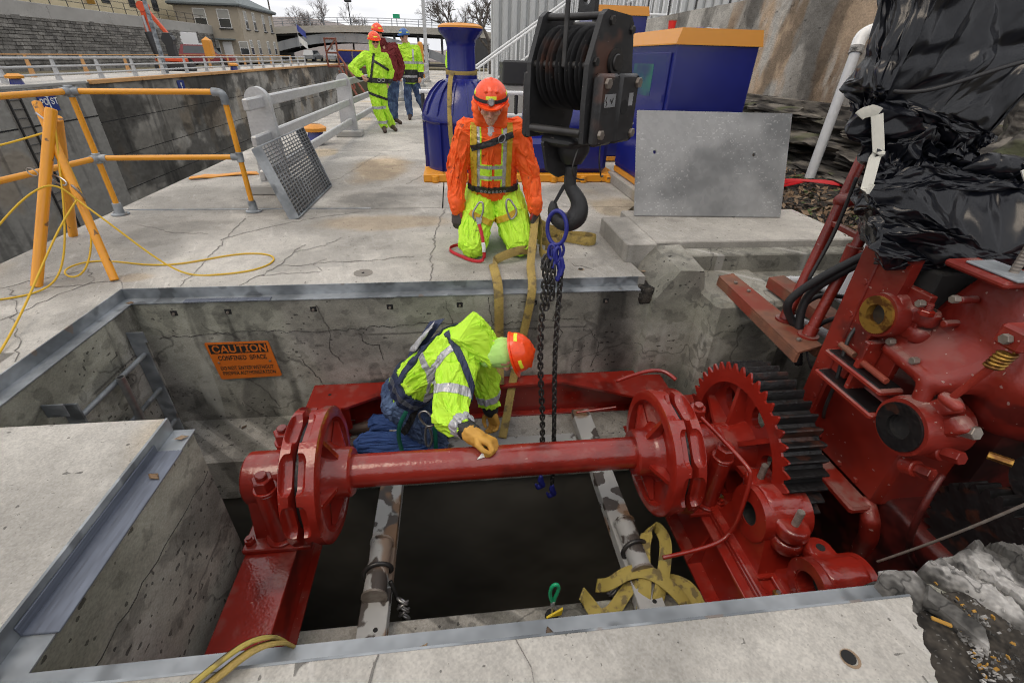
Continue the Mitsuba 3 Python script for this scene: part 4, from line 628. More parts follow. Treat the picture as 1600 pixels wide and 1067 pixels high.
rope([(-2.60, 3.68, .98), (-2.62, 3.5, .55), (-2.68, 3.25, .09), (-2.78, 3.1, .009), (-2.98, 3.02, .008), (-3.1, 3.15, .008), (-3.3, 3.2, .1)], 'thin yellow rope hanging from the tripod top in a low bight'); rope([(-2.63, 3.68, .92), (-3.0, 3.55, .82), (-3.6, 3.5, .74)], 'thin yellow rope stretched level from the tripod to the left edge')
solo('orange_strap', ribbon(spl([(-3.30, 6.46, .02), (-3.15, 6.50, .03), (-3.05, 6.62, .012), (-2.75, 6.70, .03), (-2.6, 6.78, .012)], 24), .09, .012, (0, 1, .1)), 'orange_lid', True, 'crumpled orange strap lying at the lock edge', 'strap')
# capstan and drive
cs = thing('capstan', 'navy blue capstan with flared head and orange top', 'capstan'); c = A(.135, 6.85, 0)
part(cs, 'body', lathe([(0, .10), (.49, .10), (.495, .13), (.505, .66), (.535, .69), (.535, .745), (.515, .78), (.475, .88), (.40, 1.0), (.30, 1.10), (.215, 1.15), (.20, 1.16), (.20, 1.20), (0, 1.2)], c, n=40), 'navy')
part(cs, 'barrel', lathe([(0, 1.15), (.20, 1.15), (.180, 1.2), (.174, 1.50), (.19, 1.57), (.268, 1.65), (.275, 1.69), (0, 1.69)], c, n=36), 'navy'); part(cs, 'top_cap', lathe([(0, 1.69), (.272, 1.69), (.272, 1.71), (.22, 1.735), (0, 1.75)], c, n=36), 'orange_lid')
for i in range(16):
    a = 2 * math.pi * i / 16 + .12; d = A(math.cos(a), math.sin(a), 0); q = [c + d * r_ + A(0, 0, z) for r_, z in ((.27, 1.10), (.38, 1.0), (.46, .88), (.53, .75), (.525, .80), (.49, .90), (.415, 1.02), (.31, 1.12), (.24, 1.15))]; t_ = np.cross(d, (0, 0, 1)) * .008; part(cs, 'rib', hullpts([x + t_ for x in q] + [x - t_ for x in q]), 'navy', False)
for i in range(8):
    a = 2 * math.pi * i / 8 + .2; d = A(math.cos(a), math.sin(a), 0); part(cs, 'gusset', hullpts([c + d * .49 + A(0, 0, .11), c + d * .53 + A(0, 0, .11), c + d * .53 + A(0, 0, .66), c + d * .48 + A(0, 0, .66), c + d * .49 + A(0, 0, .11) + np.cross(d, (0, 0, .03)), c + d * .53 + A(0, 0, .66) + np.cross(d, (0, 0, .03))]), 'navy', False)
part(cs, 'base_plate', bx(-.40, 2.16, 6.28, 7.4, .003, .10, .01), 'yellow_paint')
for x in (-.25, .12, .60, 1.0, 1.3, 1.7, 2.05): part(cs, 'base_lug', cyl((x, 6.27, .004), (x, 6.27, .085), .045, 12, b=.005), 'yellow_paint')
part(cs, 'gearbox', fine(bx(.80, 2.02, 6.35, 7.3, .101, .52, .06), .3), 'navy'); part(cs, 'motor', cyl((.95, 6.85, .62), (1.95, 6.85, .62), .26, 24, b=.03), 'navy'); part(cs, 'motor_cap', cyl((1.951, 6.85, .62), (2.05, 6.85, .62), .21, 24, b=.02), 'navy')
stp = thing('cargo_strap', 'dirty tan webbing strap wound round the blue capstan', 'strap')
part(stp, 'turn', ribbon(np.array([c + A(.196 * math.cos(a), .196 * math.sin(a), 1.235 + .02 * math.sin(a)) for a in np.linspace(0, 2 * math.pi, 40)]), .055, .006, (0, 0, 1)), 'sling_web', True)
part(stp, 'tail', ribbon(spl([c + A(-.12, -.18, 1.24), c + A(-.15, -.30, 1.12), c + A(-.17, -.50, .80), c + A(-.165, -.55, .55), c + A(-.12, -.56, .30), c + A(.0, -.58, .16)], 30), .055, .006, (1, .2, 0)), 'sling_web', True)
# blue control cabinets with orange lids
def cabinet(name, label, x0, x1, y0, y1, z0, z1, lid):
    k = thing(name, label, 'cabinet'); part(k, 'body', bx(x0, x1, y0, y1, z0 + .09, z1, .012), 'navy'); part(k, 'skirt', bx(x0 - .004, x1 + .004, y0 - .004, y1 + .004, z0 + .02, z0 + .087, .004), 'orange_lid')
    part(k, 'lid', hullpts([(a, b, c_) for a in (x0 - .02, x1 + .02) for b in (y0 - .02, y1 + .02) for c_ in (z1 - .01, z1)] + [(a, b, z1 + lid) for a in (x0 + .03, x1 - .0) for b in (y0 + .0, y1 - .0)]), 'orange_lid', 20); return k
cb1 = cabinet('control_cabinet', 'large navy control cabinet with slanted orange lid behind the grey metal plate', 2.13, 2.96, 4.99, 6.35, .12, 1.555, .125)
dr_ = part(cb1, 'door', bx(2.112, 2.129, 5.06, 6.31, .26, 1.48, .004), 'navy'); part(dr_, 'paint_smear', bx(2.1095, 2.1115, 5.45, 6.05, 1.08, 1.38, 0), 'green_smear', False)
for z in (.55, 1.05): part(dr_, 'hinge', cyl((2.108, 5.08, z), (2.108, 5.08, z + .07), .012, 8), 'navy')
for i in range(7):
    for j in range(2): part(dr_, 'vent_slot', bx(2.1105, 2.1115, 5.25 + j * .12, 5.33 + j * .12, .42 + i * .035, .435 + i * .035, 0), 'black_gap', False)
vtext(cb1, '[:', .12, (2.1105, 5.92, .70), (0, -1, 0), (0, 0, 1), 'white_ink', 'lettering')
part(cb1, 'plinth', bx(2.06, 3.02, 4.93, 6.38, .0, .128, .01), 'concrete_deck')
cabinet('control_cabinet', 'smaller navy cabinet with orange lid partly hidden behind the hook block', 2.02, 2.78, 7.7, 8.6, .0, 1.955, .10)
cu = thing('paper_cup', 'red and white paper cup on the large cabinet lid', 'cup'); part(cu, 'cup', lathe([(0, 0), (.030, 0), (.044, .13), (0, .13)], (2.48, 6.05, 1.665), n=20), 'cup_red'); part(cu, 'lid', lathe([(0, .13), (.047, .13), (.047, .14), (0, .142)], (2.48, 6.05, 1.665), n=20), 'rusty_bolt'); part(cu, 'print_band', lathe([(.0338, .015), (.0365, .05), (.0360, .05), (.0333, .015)], (2.48, 6.05, 1.6652), n=20), 'car_red')
bl = thing('water_bottle', 'clear crumpled bottle lying on the large cabinet lid', 'bottle'); part(bl, 'bottle', lathe([(0, 0), (.028, .0), (.03, .02), (.026, .08), (.03, .13), (.012, .17), (.012, .2), (0, .2)], (2.72, 5.7, 1.696), (1, -.2, 0), 14), 'reflective'); part(bl, 'label_band', cyl((2.70, 5.705, 1.696), (2.62, 5.72, 1.696), .029, 14), 'ring_blue')
# leaning metal plate
pl = thing('metal_plate', 'large grey metal plate with two holes leaning against the navy cabinet', 'plate')
po, pu, pv = A(1.672, 4.235, .152), nrm(A(1.42, -.10, 0)), nrm(A(-.03, .24, .87)); poly = sbox(0, 0, 1.42, .905).difference(circ(.17, .56, .016)).difference(circ(1.10, .55, .016)); part(pl, 'plate', prism(poly, po, pu, pv, .025), 'slab_metal', False)
# pipe rail behind the capstan
pr_ = thing('pipe_rail', 'low white two-bar pipe rail behind the blue capstan', 'railing')
for z in (.60, .92): part(pr_, 'bar', cyl((-.50, 8.3, z), (2.0, 8.3, z), .035, 10), 'white_paint')
for x in (-.45, .3, 1.02, 1.9): part(pr_, 'post', cyl((x, 8.3, 0), (x, 8.3, .92), .03, 10), 'dark_iron')
# stairs to the upper level
sr = thing('stairs', 'concrete stairs with white balusters beside the retaining wall', 'stairs')
SX0, SZ0, n_ = .55, .0, 13
part(sr, 'flight', prism([(SX0, 0), (SX0 + n_ * .28, n_ * .18), (SX0 + n_ * .28 + 2.4, n_ * .18), (SX0 + n_ * .28 + 2.4, 0)], (0, 17.4, 0), (1, 0, 0), (0, 0, 1), 1.8), 'cap_concrete', False)
for i in range(n_): part(sr, 'step', bx(SX0 + i * .28, SX0 + n_ * .28 + .01 * i, 15.58, 17.42, i * .18 + .002, (i + 1) * .18, .01), 'cap_concrete', False)
def hr(y):
    f = lambda x: max(0, min(n_ * .18, (x - SX0) * .18 / .28)) + .98
    P = [(SX0, y, f(SX0)), (SX0 + n_ * .28, y, f(SX0 + n_ * .28)), (SX0 + n_ * .28 + 2.4, y, f(99))]
    for dz in (0, -.78):
        for a, b in zip(P[:-1], P[1:]): part(sr, 'handrail', cyl(A(*a) + A(0, 0, dz), A(*b) + A(0, 0, dz), .032, 8), 'white_paint')
    for i, x in enumerate(np.arange(SX0, SX0 + n_ * .28 + 2.4, .13)): part(sr, 'baluster', cyl((x, y, f(x) - (.98 if i % 6 == 0 else .78)), (x, y, f(x)), .022 if i % 6 == 0 else .011, 6), 'white_paint', False)
hr(15.5); hr(17.5)
bw = thing('stair_wall', 'grey ribbed sheet-metal wall behind the stairs', 'wall')
for i, x in enumerate(np.arange(1.45, 10, .30)): part(bw, 'rib_panel', bx(x, x + .2, 18.5, 18.60, 0, 6.5, .03), 'corrugated', False)
part(bw, 'base', bx(1.4, 10.1, 18.601, 18.9, 0, 6.5, 0), 'corrugated', False)
ur = thing('wall_handrail', 'white handrail on dark posts along the top of the retaining wall', 'railing'); part(ur, 'rail', cyl((5.75, 6.0, 3.25), (5.75, 18, 3.0), .035, 10), 'white_paint')
for y in np.arange(6.4, 18, 1.6): part(ur, 'post', cyl((5.75, y, 2.4), (5.75, y, 3.25 - (y - 6) * .021), .025, 8), 'dark_iron')
struct('upper_ground', bx(6.0, 60, 1, 60, -1, 2.38, 0), 'cap_concrete')
bb = thing('black_box', 'black equipment box standing below the stairs', 'box'); part(bb, 'body', bx(.98, 1.75, 10.2, 10.9, .95, 1.36, .03), 'crane_black'); part(bb, 'stand', bx(1.05, 1.68, 10.25, 10.85, .003, .949, .02), 'cap_concrete')
# drain pipe, red tape
dp = thing('drain_pipe', 'grey plastic pipe with white elbow leading to the retaining wall', 'pipe'); p0, p1 = A(4.62, 5.85, .0), A(5.02, 6.30, 1.62); part(dp, 'pipe', cyl(p0, p1, .06, 20), 'pvc_grey'); part(dp, 'elbow', tube(spl([p1 - nrm(p1 - p0) * .02, p1 + A(.04, .04, .10), p1 + A(.14, .03, .17), p1 + A(.36, .02, .19)], 14), .075, 18), 'pvc_white'); part(dp, 'collar', tube([p1 - nrm(p1 - p0) * .08, p1 - nrm(p1 - p0) * .0], .078, 16), 'concrete_broken')
solo('red_tape', cat([ribbon(spl([(3.55, 5.2, .17), (4.1, 5.45 + q, .16 + q * .2), (4.5, 5.5 - q, .19), (4.9, 5.05 + q, .17), (5.0, 4.6, .2 + q)], 30) , .03, .004, (0, .6, .7)) for q in (0, .06, .12)]), 'red_tape', True, 'tangled red barrier tape on the leafy ground', 'tape')
# grey conduits into the pit's right end
for i, (dy, lb) in enumerate(((0, 'bent grey conduit pipe left of the red poles'), (.09, 'second bent grey conduit pipe behind the first'))): k = thing('conduit', lb, 'pipe'); part(k, 'tube', tube(spl([(2.45 + dy, 3.02, .0), (2.62 + dy, 2.98, .0), (2.78 + dy, 2.8, -.05), (2.80 + dy, 2.4, -.15), (2.8 + dy, 2.0, -.3)], 30), .030, 12), 'pvc_grey'); part(k, 'coupling', cyl((2.50 + dy, 3.01, .0), (2.58 + dy, 2.99, .0), .039, 12), 'pvc_grey')
# caution sign on the far pit wall
sg = thing('caution_sign', 'orange caution confined space sign bolted to the far pit wall', 'sign')
sx0, sz0 = -1.815, -.69; pts = [(-.005, .335), (0, .0), (.465, -.015), (.445, .315)]
sp_ = Polygon([(0, .31), (.03, -.01), (.475, 0), (.445, .31)]).buffer(.012, 4)
SK = .93; SG = lambda m: xf(m, T4((sx0, 0, sz0)) @ np.diag([SK, 1, SK, 1]) @ T4((-sx0, 0, -sz0)))
part(sg, 'plate', SG(mv(ext(sp_, .004), (sx0, 3.060, sz0), np.stack([A(1, 0, 0), A(0, 0, 1), A(0, -1, 0)], 1))), 'sign_orange', False)
part(sg, 'black_panel', SG(bx(sx0 + .012, sx0 + .438, 3.0545, 3.0560, sz0 + .222, sz0 + .305, 0)), 'black_ink', False)
def st_(s, h, x, z, mat, w, nm, y=3.0558, bold=False):
    m = meshkit.text_mesh(s, h, .001, bold); m.apply_scale([w / (m.bounds[1][0] - m.bounds[0][0]), 1, 1]); part(sg, nm, SG(mv(m, (sx0 + x, y, sz0 + z), np.stack([A(1, 0, 0), A(0, 0, 1), A(0, -1, 0)], 1))), mat, False)
st_('CAUTION', .062, .025, .233, 'sign_orange', .40, 'heading', 3.0545, True)
st_('CONFINED  SPACE', .040, .05, .160, 'black_ink', .36, 'lettering', bold=True); st_('DO NOT ENTER WITHOUT', .032, .042, .068, 'black_ink', .40, 'lettering', bold=True); st_('PROPER AUTHORIZATION', .032, .046, .020, 'black_ink', .40, 'lettering', bold=True)
for x in (.045, .43): part(sg, 'bolt', SG(cyl((sx0 + x, 3.0555, sz0 + .140), (sx0 + x, 3.050, sz0 + .140), .008, 8)), 'rusty_bolt')
# ladder on the left pit wall
pl_ = thing('pit_ladder', 'galvanised ladder fixed to the left pit wall', 'ladder')
for y in (2.24, 2.90): part(pl_, 'side_rail', hullpts([(-2.186, y, -1.09), (-2.10, y, -1.09), (-2.186, y + .012, -1.09), (-2.10, y + .012, -1.09), (-2.186, y, -.27), (-2.10, y, -.27), (-2.186, y + .012, -.27), (-2.10, y + .012, -.27)]), 'galvanised', False)
for z in (-.37, -.66, -.95): part(pl_, 'rung', cyl((-2.13, 2.25, z), (-2.13, 2.90, z), .016, 12), 'galvanised')
part(pl_, 'safety_tube', pipe((-2.09, 2.58, -.80), (-2.09, 2.58, -.33), .024, .019), 'steel')
for i in (2.15, 2.9): part(pl_, 'bracket', bx(-2.186, -2.08, i, i + .008, -.28, -.2, .001), 'galvanised', False)
# ------------------------------------------------------------------ the red winch in the pit
SY, SZ = 1.84, -.5
fm = thing('winch_bed', 'glossy red steel frame of wide flanged beams carrying the bearings in the pit', 'frame')
FZ = -.80
def beam(nm, poly, c, h, web, flw): pass
part(fm, 'left_flange', bx(-1.14, -.885, .80, 2.752, FZ - .02, FZ, .003), 'red_gloss', False); part(fm, 'left_web', bx(-.925, -.905, .80, 2.93, -1.085, FZ - .021, .002), 'red_gloss', False); part(fm, 'left_web', bx(-1.12, -1.10, .80, 2.93, -1.085, FZ - .021, .002), 'red_gloss', False)
part(fm, 'left_foot', bx(-1.15, -.865, .80, 2.95, -1.10, -1.086, .002), 'red_gloss', False)
part(fm, 'cross_flange', prism([(-1.14, 2.754), (-.86, 2.754), (-.64, 2.87), (.80, 2.94), (1.33, 2.70), (1.62, 2.70), (1.62, 3.05), (-1.14, 3.05)], (0, 0, FZ - .02), (1, 0, 0), (0, 1, 0), .02), 'red_gloss', False)
part(fm, 'cross_web', bx(-.90, 1.5, 2.955, 2.975, -1.085, FZ - .021, .002), 'red_gloss', False); part(fm, 'cross_foot', bx(-.86, 1.62, 2.90, 3.05, -1.10, -1.086, .002), 'red_gloss', False); part(fm, 'cross_web', bx(-1.10, -.84, 2.775, 2.79, -1.085, FZ - .021, .002), 'red_gloss', False)
for x, y in ((-1.0, 2.92), (1.28, 2.93)): part(fm, 'bolt_hole', cyl((x, y, FZ), (x, y, FZ + .001), .012, 10), 'black_gap')
part(fm, 'right_flange', bx(1.315, 1.80, .80, 2.698, FZ - .02, FZ, .003), 'red_gloss', False); part(fm, 'right_web', bx(1.34, 1.36, .80, 2.69, -1.085, FZ - .021, .002), 'red_gloss', False); part(fm, 'right_web', bx(1.76, 1.78, .80, 2.69, -1.085, FZ - .021, .002), 'red_gloss', False)
part(fm, 'right_foot', bx(1.26, 1.82, .80, 2.70, -1.10, -1.086, .002), 'red_gloss', False)
for y in (1.12, 1.52, 1.92): part(fm, 'stiffener', prism([(1.262, -1.085), (1.338, -1.085), (1.338, -.83)], (0, y, 0), (1, 0, 0), (0, 0, 1), .012), 'red_gloss', False)
part(fm, 'bed_plate', bx(1.365, 1.79, .95, 2.25, FZ + .001, FZ + .025, .004), 'red_gloss', False); part(fm, 'bed_edge', bx(1.365, 1.40, .95, 1.78, FZ + .026, FZ + .055, .006), 'red_gloss', False)
for x, y in ((1.47, 1.70), (1.46, 1.12)): part(fm, 'bolt', hexp((x, y, FZ + .026), (x, y, FZ + .045), .022), 'brass'); part(fm, 'stud_end', cyl((x, y, FZ + .046), (x, y, FZ + .055), .01, 10), 'steel')
for p in ((1.41, 1.05), (1.41, 1.28), (1.62, 1.0)): part(fm, 'rib', hullpts([(p[0], p[1], FZ + .03), (p[0] + .16, p[1] + .02, FZ + .03), (p[0] + .16, p[1] + .02, FZ + .12), (p[0], p[1] + .02, FZ + .03), (p[0] + .16, p[1] + .04, FZ + .03), (p[0] + .16, p[1] + .04, FZ + .12)]), 'red_gloss', False)
# bearings
def stud(par, p, h, r=.018, nut=None, mat='rusty_bolt'):
    p = A(*p); part(par, 'stud', tube([p + A(0, 0, t) for t in np.linspace(0, h, 16)], [r * (.90 if i % 2 else 1.0) for i in range(16)], 12), mat, False)
    if nut: part(par, 'nut', hexp(p + A(0, 0, .004), p + A(0, 0, nut), r * 1.9), 'red_gloss', 20)
def bearing(label, x0, x1, y, z, ro, ri, bore_mat, mat='red_gloss', lug=.13, studs=(), foot=None, capw=.06, ringm=None, ang=0):
    k = thing('bearing_block', label, 'bearing'); w = x1 - x0; xm = (x0 + x1) / 2
    R = rot((1, 0, 0), ang)[:3, :3]; g = lambda m: mv(mv(m, -A(0, y, z)), A(0, y, z), R) if ang else m
    ring = Point(0, 0).buffer(ro, 20).difference(Point(0, 0).buffer(ri, 16)); part(k, 'shell', g(prism(ring, (x0, y, z), (0, 1, 0), (0, 0, 1), w)), mat, 40)
    if ringm: part(k, 'bush', g(prism(Point(0, 0).buffer(ro * .86, 20).difference(Point(0, 0).buffer(ri - .006, 16)), (x0 - .012, y, z), (0, 1, 0), (0, 0, 1), .02)), ringm, 40)
    part(k, 'bore', g(cat([prism(Point(0, 0).buffer(ri + .001, 16).difference(Point(0, 0).buffer(ri - .007, 16)), (x0 + .004, y, z), (0, 1, 0), (0, 0, 1), w - .01), ])), bore_mat, 40); part(k, 'bore_end', g(cyl((x0 + (.024 if mat == 'red_worn' else .085), y, z), (x0 + (.028 if mat == 'red_worn' else .093), y, z), ri - .004, 16)), 'dark_iron' if bore_mat != 'red_gloss' else 'black_gap', False)
    lw = capw; lr = .045 if mat == 'red_worn' else lug * .5; cutb = mf(cyl((x0 - .1, y, z), (x1 + .1, y, z), ri + .002, 24))
    oval = lambda z0, z1, r_: m3.Manifold.batch_hull([mf(cyl((xm, y + s * lug, z0), (xm, y + s * lug, z1), r_, 20, b=.012)) for s in (-1, 1)])
    hump = mf(hullpts([(xm + a, y + b * ro * .92, z + c) for a in (-w * .36, w * .36) for b, c in ((-1, .012), (1, .012), (-.85, ro * .62), (.85, ro * .62), (-.4, ro * 1.02), (.4, ro * 1.02), (0, ro * 1.09))]))
    def soft(m_): t_ = tm(m_.refine_to_length(.025)); t_.merge_vertices(); trimesh.smoothing.filter_taubin(t_, iterations=4); return t_
    part(k, 'cap', g(soft((oval(z + .010, z + .085, lr) + hump) - cutb)), mat, 40); part(k, 'base_lug', g(soft(oval(z - .075, z - .004, lr * 1.02) - cutb)), mat, 40); lw = .075
    for s in (-1, 1):
        if s in studs: stud(k, g(trimesh.Trimesh([(xm, y + s * lug, z + lw)] * 3, [(0, 1, 2)], process=False)).vertices[0], .10, .018)
        else: part(k, 'stud_hole', g(cyl((xm, y + s * lug, z + lw + .008), (xm, y + s * lug, z + lw + .0115), .020, 14)), 'black_gap')
    if foot is not None:
        ft = hullpts([(xm + a * w * .40, y + b * (ro * .9), z - .02) for a in (-1, 1) for b in (-1, 1)] + [(xm + a * w * .5, y + b * (lug + .05), foot) for a in (-1, 1) for b in (-1, 1)]); ft = tm(mf(ft) - mf(cyl((x0 - .1, y, z), (x1 + .1, y, z), ri + .002, 24))); part(k, 'pedestal', ft, mat, 25); part(k, 'foot', bx(xm - w * .6, xm + w * .6, y - lug - .07, y + lug + .07, foot - .02, foot + .002, .004), mat, False)
    return k
bearing('empty red bearing block with two tall threaded studs in front of the big gear', 1.41, 1.66, 1.41, -.535, .138, .06, 'dark_iron', lug=.145, studs=(-1, 1), foot=FZ + .05)
bearing('empty red bearing block nearest the camera at the pit edge, with an open stud hole', 1.50, 1.76, 1.05, -.60, .125, .075, 'red_gloss', studs=(-1,), foot=FZ + .05)
def pedestal(label, x0, x1, nuts):
    k = thing('bearing_block', label, 'bearing'); part(k, 'housing', cyl((x0, SY, SZ), (x1, SY, SZ), .135, 32, b=.012), 'red_gloss'); xm = (x0 + x1) / 2
    part(k, 'base_plate', bx(x0 - .03, x1 + .05, SY - .24, SY + .24, FZ + .001, FZ + .032, .006), 'red_gloss', False)
    part(k, 'body', hullpts([(x, SY + s * q, z) for x in (x0 + .02, x1 - .02) for s in (-1, 1) for q, z in ((.17, FZ + .03), (.12, SZ - .02))]), 'red_gloss', False)
    for s in (-1, 1):
        p = A(xm + .02, SY + s * .165, 0); part(k, 'bolt_boss', cyl(p + A(0, 0, FZ + .033), p + A(0, 0, FZ + .05), .075, 20, b=.004), 'red_gloss'); part(k, 'bolt_column', cyl(p + A(0, 0, FZ + .05), p + A(0, 0, SZ + .08), .052, 20, b=.004), 'red_gloss')
        part(k, 'washer', cyl(p + A(0, 0, SZ + .081), p + A(0, 0, SZ + .10), .056, 20, b=.003), 'red_gloss'); part(k, 'nut', hexp(p + A(0, 0, SZ + .101), p + A(0, 0, SZ + .165), .05), 'red_gloss', 20); part(k, 'bolt_end', cyl(p + A(0, 0, SZ + .166), p + A(0, 0, SZ + .19), .027, 14, b=.004), 'red_gloss')
    for dx in (0.0, x1 - x0): part(k, 'base_bolt', hexp((x0 + dx + .0, SY - .19, FZ + .033), (x0 + dx, SY - .19, FZ + .062), .027), 'red_gloss', 20); part(k, 'base_bolt_end', cyl((x0 + dx, SY - .19, FZ + .063), (x0 + dx, SY - .19, FZ + .075), .014, 12), 'red_gloss')
    return k
pedestal('red pedestal bearing with big hexagon nuts at the left end of the shaft', -1.12, -.86, 1); pedestal('red pedestal bearing between the right chain wheel and the big gear', 1.275, 1.44, 1)
# shaft with two chain wheels and the big spur gear
sh = thing('winch_shaft', 'glossy red winch shaft with two chain wheels and a large black-toothed gear', 'shaft')
part(sh, 'tube', cyl((-.60, SY, SZ), (1.0, SY, SZ), .088, 40), 'red_gloss'); part(sh, 'journal', cyl((-.95, SY, SZ), (-.6, SY, SZ), .07, 24), 'red_gloss'); part(sh, 'journal', cyl((1.0, SY, SZ), (1.80, SY, SZ), .07, 24), 'red_gloss')
def chainwheel(xf, s):
    """xf: x of the dished face; the pocketed rim runs from there along s"""
    s = s * .82; X = lambda u: xf + s * u; lathe = lambda pr, c, ax, n: globals()['lathe']([(r_, z * abs(s)) for r_, z in pr], c, ax, n)
    body = mf(lathe([(0, .05), (.285, .05), (.295, .0), (.335, .0), (.352, .012), (.352, .205), (.335, .215), (.20, .215), (.17, .235), (0, .235)], (xf, SY, SZ), (s, 0, 0), 72))
    gro = mf(lathe([(.285, .118), (.36, .108), (.36, .152), (.285, .142), (.285, .118)], (xf, SY, SZ), (s, 0, 0), 72)); cuts = [gro]
    for i in range(9):
        a = 2 * math.pi * (i + .35) / 9; d = A(0, math.cos(a), math.sin(a)); t = A(0, -d[2], d[1]); c = A(X(.130), SY, SZ) + d * .362
        cuts.append(m3.Manifold.batch_hull([ball(c + A(q * .034, 0, 0) + t * w, (.027, .056, .056)) for q in (-1, 1) for w in (-.046, .046)]))
    w = tm(body - m3.Manifold.batch_boolean(cuts, m3.OpType.Add)); k = part(sh, 'chain_wheel', w, 'red_gloss', 32)
    part(k, 'grease_groove', lathe([(.27, .121), (.292, .121), (.292, .139), (.27, .139), (.27, .121)], (xf, SY, SZ), (s, 0, 0), 48), 'black_grease')
    part(k, 'hub', lathe([(0, .051), (.17, .051), (.15, .03), (.135, -.01), (.13, -.10), (.12, -.112), (0, -.112)], (xf, SY, SZ), (s, 0, 0), 36), 'red_gloss')
    for i in range(5):
        a = 2 * math.pi * i / 5 + .5; d = A(0, math.cos(a), math.sin(a)); t = np.cross((1, 0, 0), d) * .012; q = [A(xf, SY, SZ) + d * r_ + A(s * u, 0, 0) for r_, u in ((.12, .045), (.283, .045), (.283, .02), (.135, -.045), (.12, -.045))]; part(k, 'rib', hullpts([p + t for p in q] + [p - t for p in q]), 'red_gloss', False)
chainwheel(-.685, -1); chainwheel(1.03, 1)
GX0, GX1, NT, RO, RR = 1.53, 1.745, 42, .492, .448
tp = []
for i in range(NT):
    a = 2 * math.pi * i / NT; pa = 2 * math.pi / NT
    for f, r_ in ((-.36, RR), (-.30, RR + .012), (-.10, RO - .004), (-.05, RO), (.05, RO), (.10, RO - .004), (.30, RR + .012), (.36, RR)): tp.append((r_ * math.cos(a + f * pa), r_ * math.sin(a + f * pa)))
rim = Polygon(tp).difference(Point(0, 0).buffer(.375, 40)); ge = part(sh, 'spur_gear', prism(Polygon(tp).difference(Point(0, 0).buffer(.40, 40)), (GX0, SY, SZ), (0, 1, 0), (0, 0, 1), .012), 'red_gloss', 20)
teeth = Polygon(tp).difference(Point(0, 0).buffer(RR - .012, 48)); part(ge, 'toothed_rim', prism(teeth, (GX0 + .0122, SY, SZ), (0, 1, 0), (0, 0, 1), GX1 - GX0 - .012), 'black_grease', 20, 'black greased gear teeth')
part(ge, 'rim_ring', prism(Point(0, 0).buffer(RR - .0125, 48).difference(Point(0, 0).buffer(.375, 40)), (GX0 + .0122, SY, SZ), (0, 1, 0), (0, 0, 1), GX1 - GX0 - .012), 'red_gloss', 40); part(ge, 'rim_lip', prism(Point(0, 0).buffer(.3995, 48).difference(Point(0, 0).buffer(.375, 40)), (GX0, SY, SZ), (0, 1, 0), (0, 0, 1), .012), 'red_gloss', 40)
wb = Point(0, 0).buffer(.376, 48).difference(Point(0, 0).buffer(.06, 24))
for i in range(6):
    a = 2 * math.pi * (i + .5) / 6 + .2; wb = wb.difference(affinity.rotate(affinity.translate(affinity.scale(Point(0, 0).buffer(.070, 12), 1.15, .80), .265, 0), math.degrees(a), origin=(0, 0)))
part(ge, 'web', prism(wb, (GX0 + .07, SY, SZ), (0, 1, 0), (0, 0, 1), .04), 'red_gloss', 30); part(ge, 'hub', lathe([(.0, -.10), (.125, -.10), (.135, -.09), (.14, .0), (.16, .07), (0, .07)], (GX0, SY, SZ), (1, 0, 0), 36), 'red_gloss')
for i in range(6):
    a = 2 * math.pi * i / 6 + .2; d = A(0, math.cos(a), math.sin(a)); t = np.cross((1, 0, 0), d) * .014; q = [A(GX0, SY, SZ) + d * r_ + A(u, 0, 0) for r_, u in ((.12, .075), (.374, .075), (.374, .03), (.14, -.03), (.12, -.03))]; part(ge, 'spoke_rib', hullpts([p + t for p in q] + [p - t for p in q]), 'red_gloss', False)
# grease pipes
def lube(pts, label, r=.011): solo('grease_pipe', tube(spl([A(*p) for p in pts], 40), r, 10), 'red_gloss', True, label, 'pipe')
lube([(1.30, 1.84, -.27), (1.34, 1.68, -.28), (1.38, 1.50, -.295), (1.39, 1.47, -.32), (1.385, 1.44, -.45), (1.375, 1.42, -.60), (1.36, 1.42, -.70), (1.30, 1.40, -.74), (1.0, 1.38, -.80)], 'thin red grease pipe running from the bearing down past the frame edge')
lube([(1.22, 2.05, -.16), (1.15, 2.12, -.14), (.95, 2.25, -.30)], 'short bent red rod behind the right chain wheel'); lube([(.75, 2.35, -.62), (1.0, 2.30, -.55)], 'thin red rod sticking out left of the right chain wheel', .007)
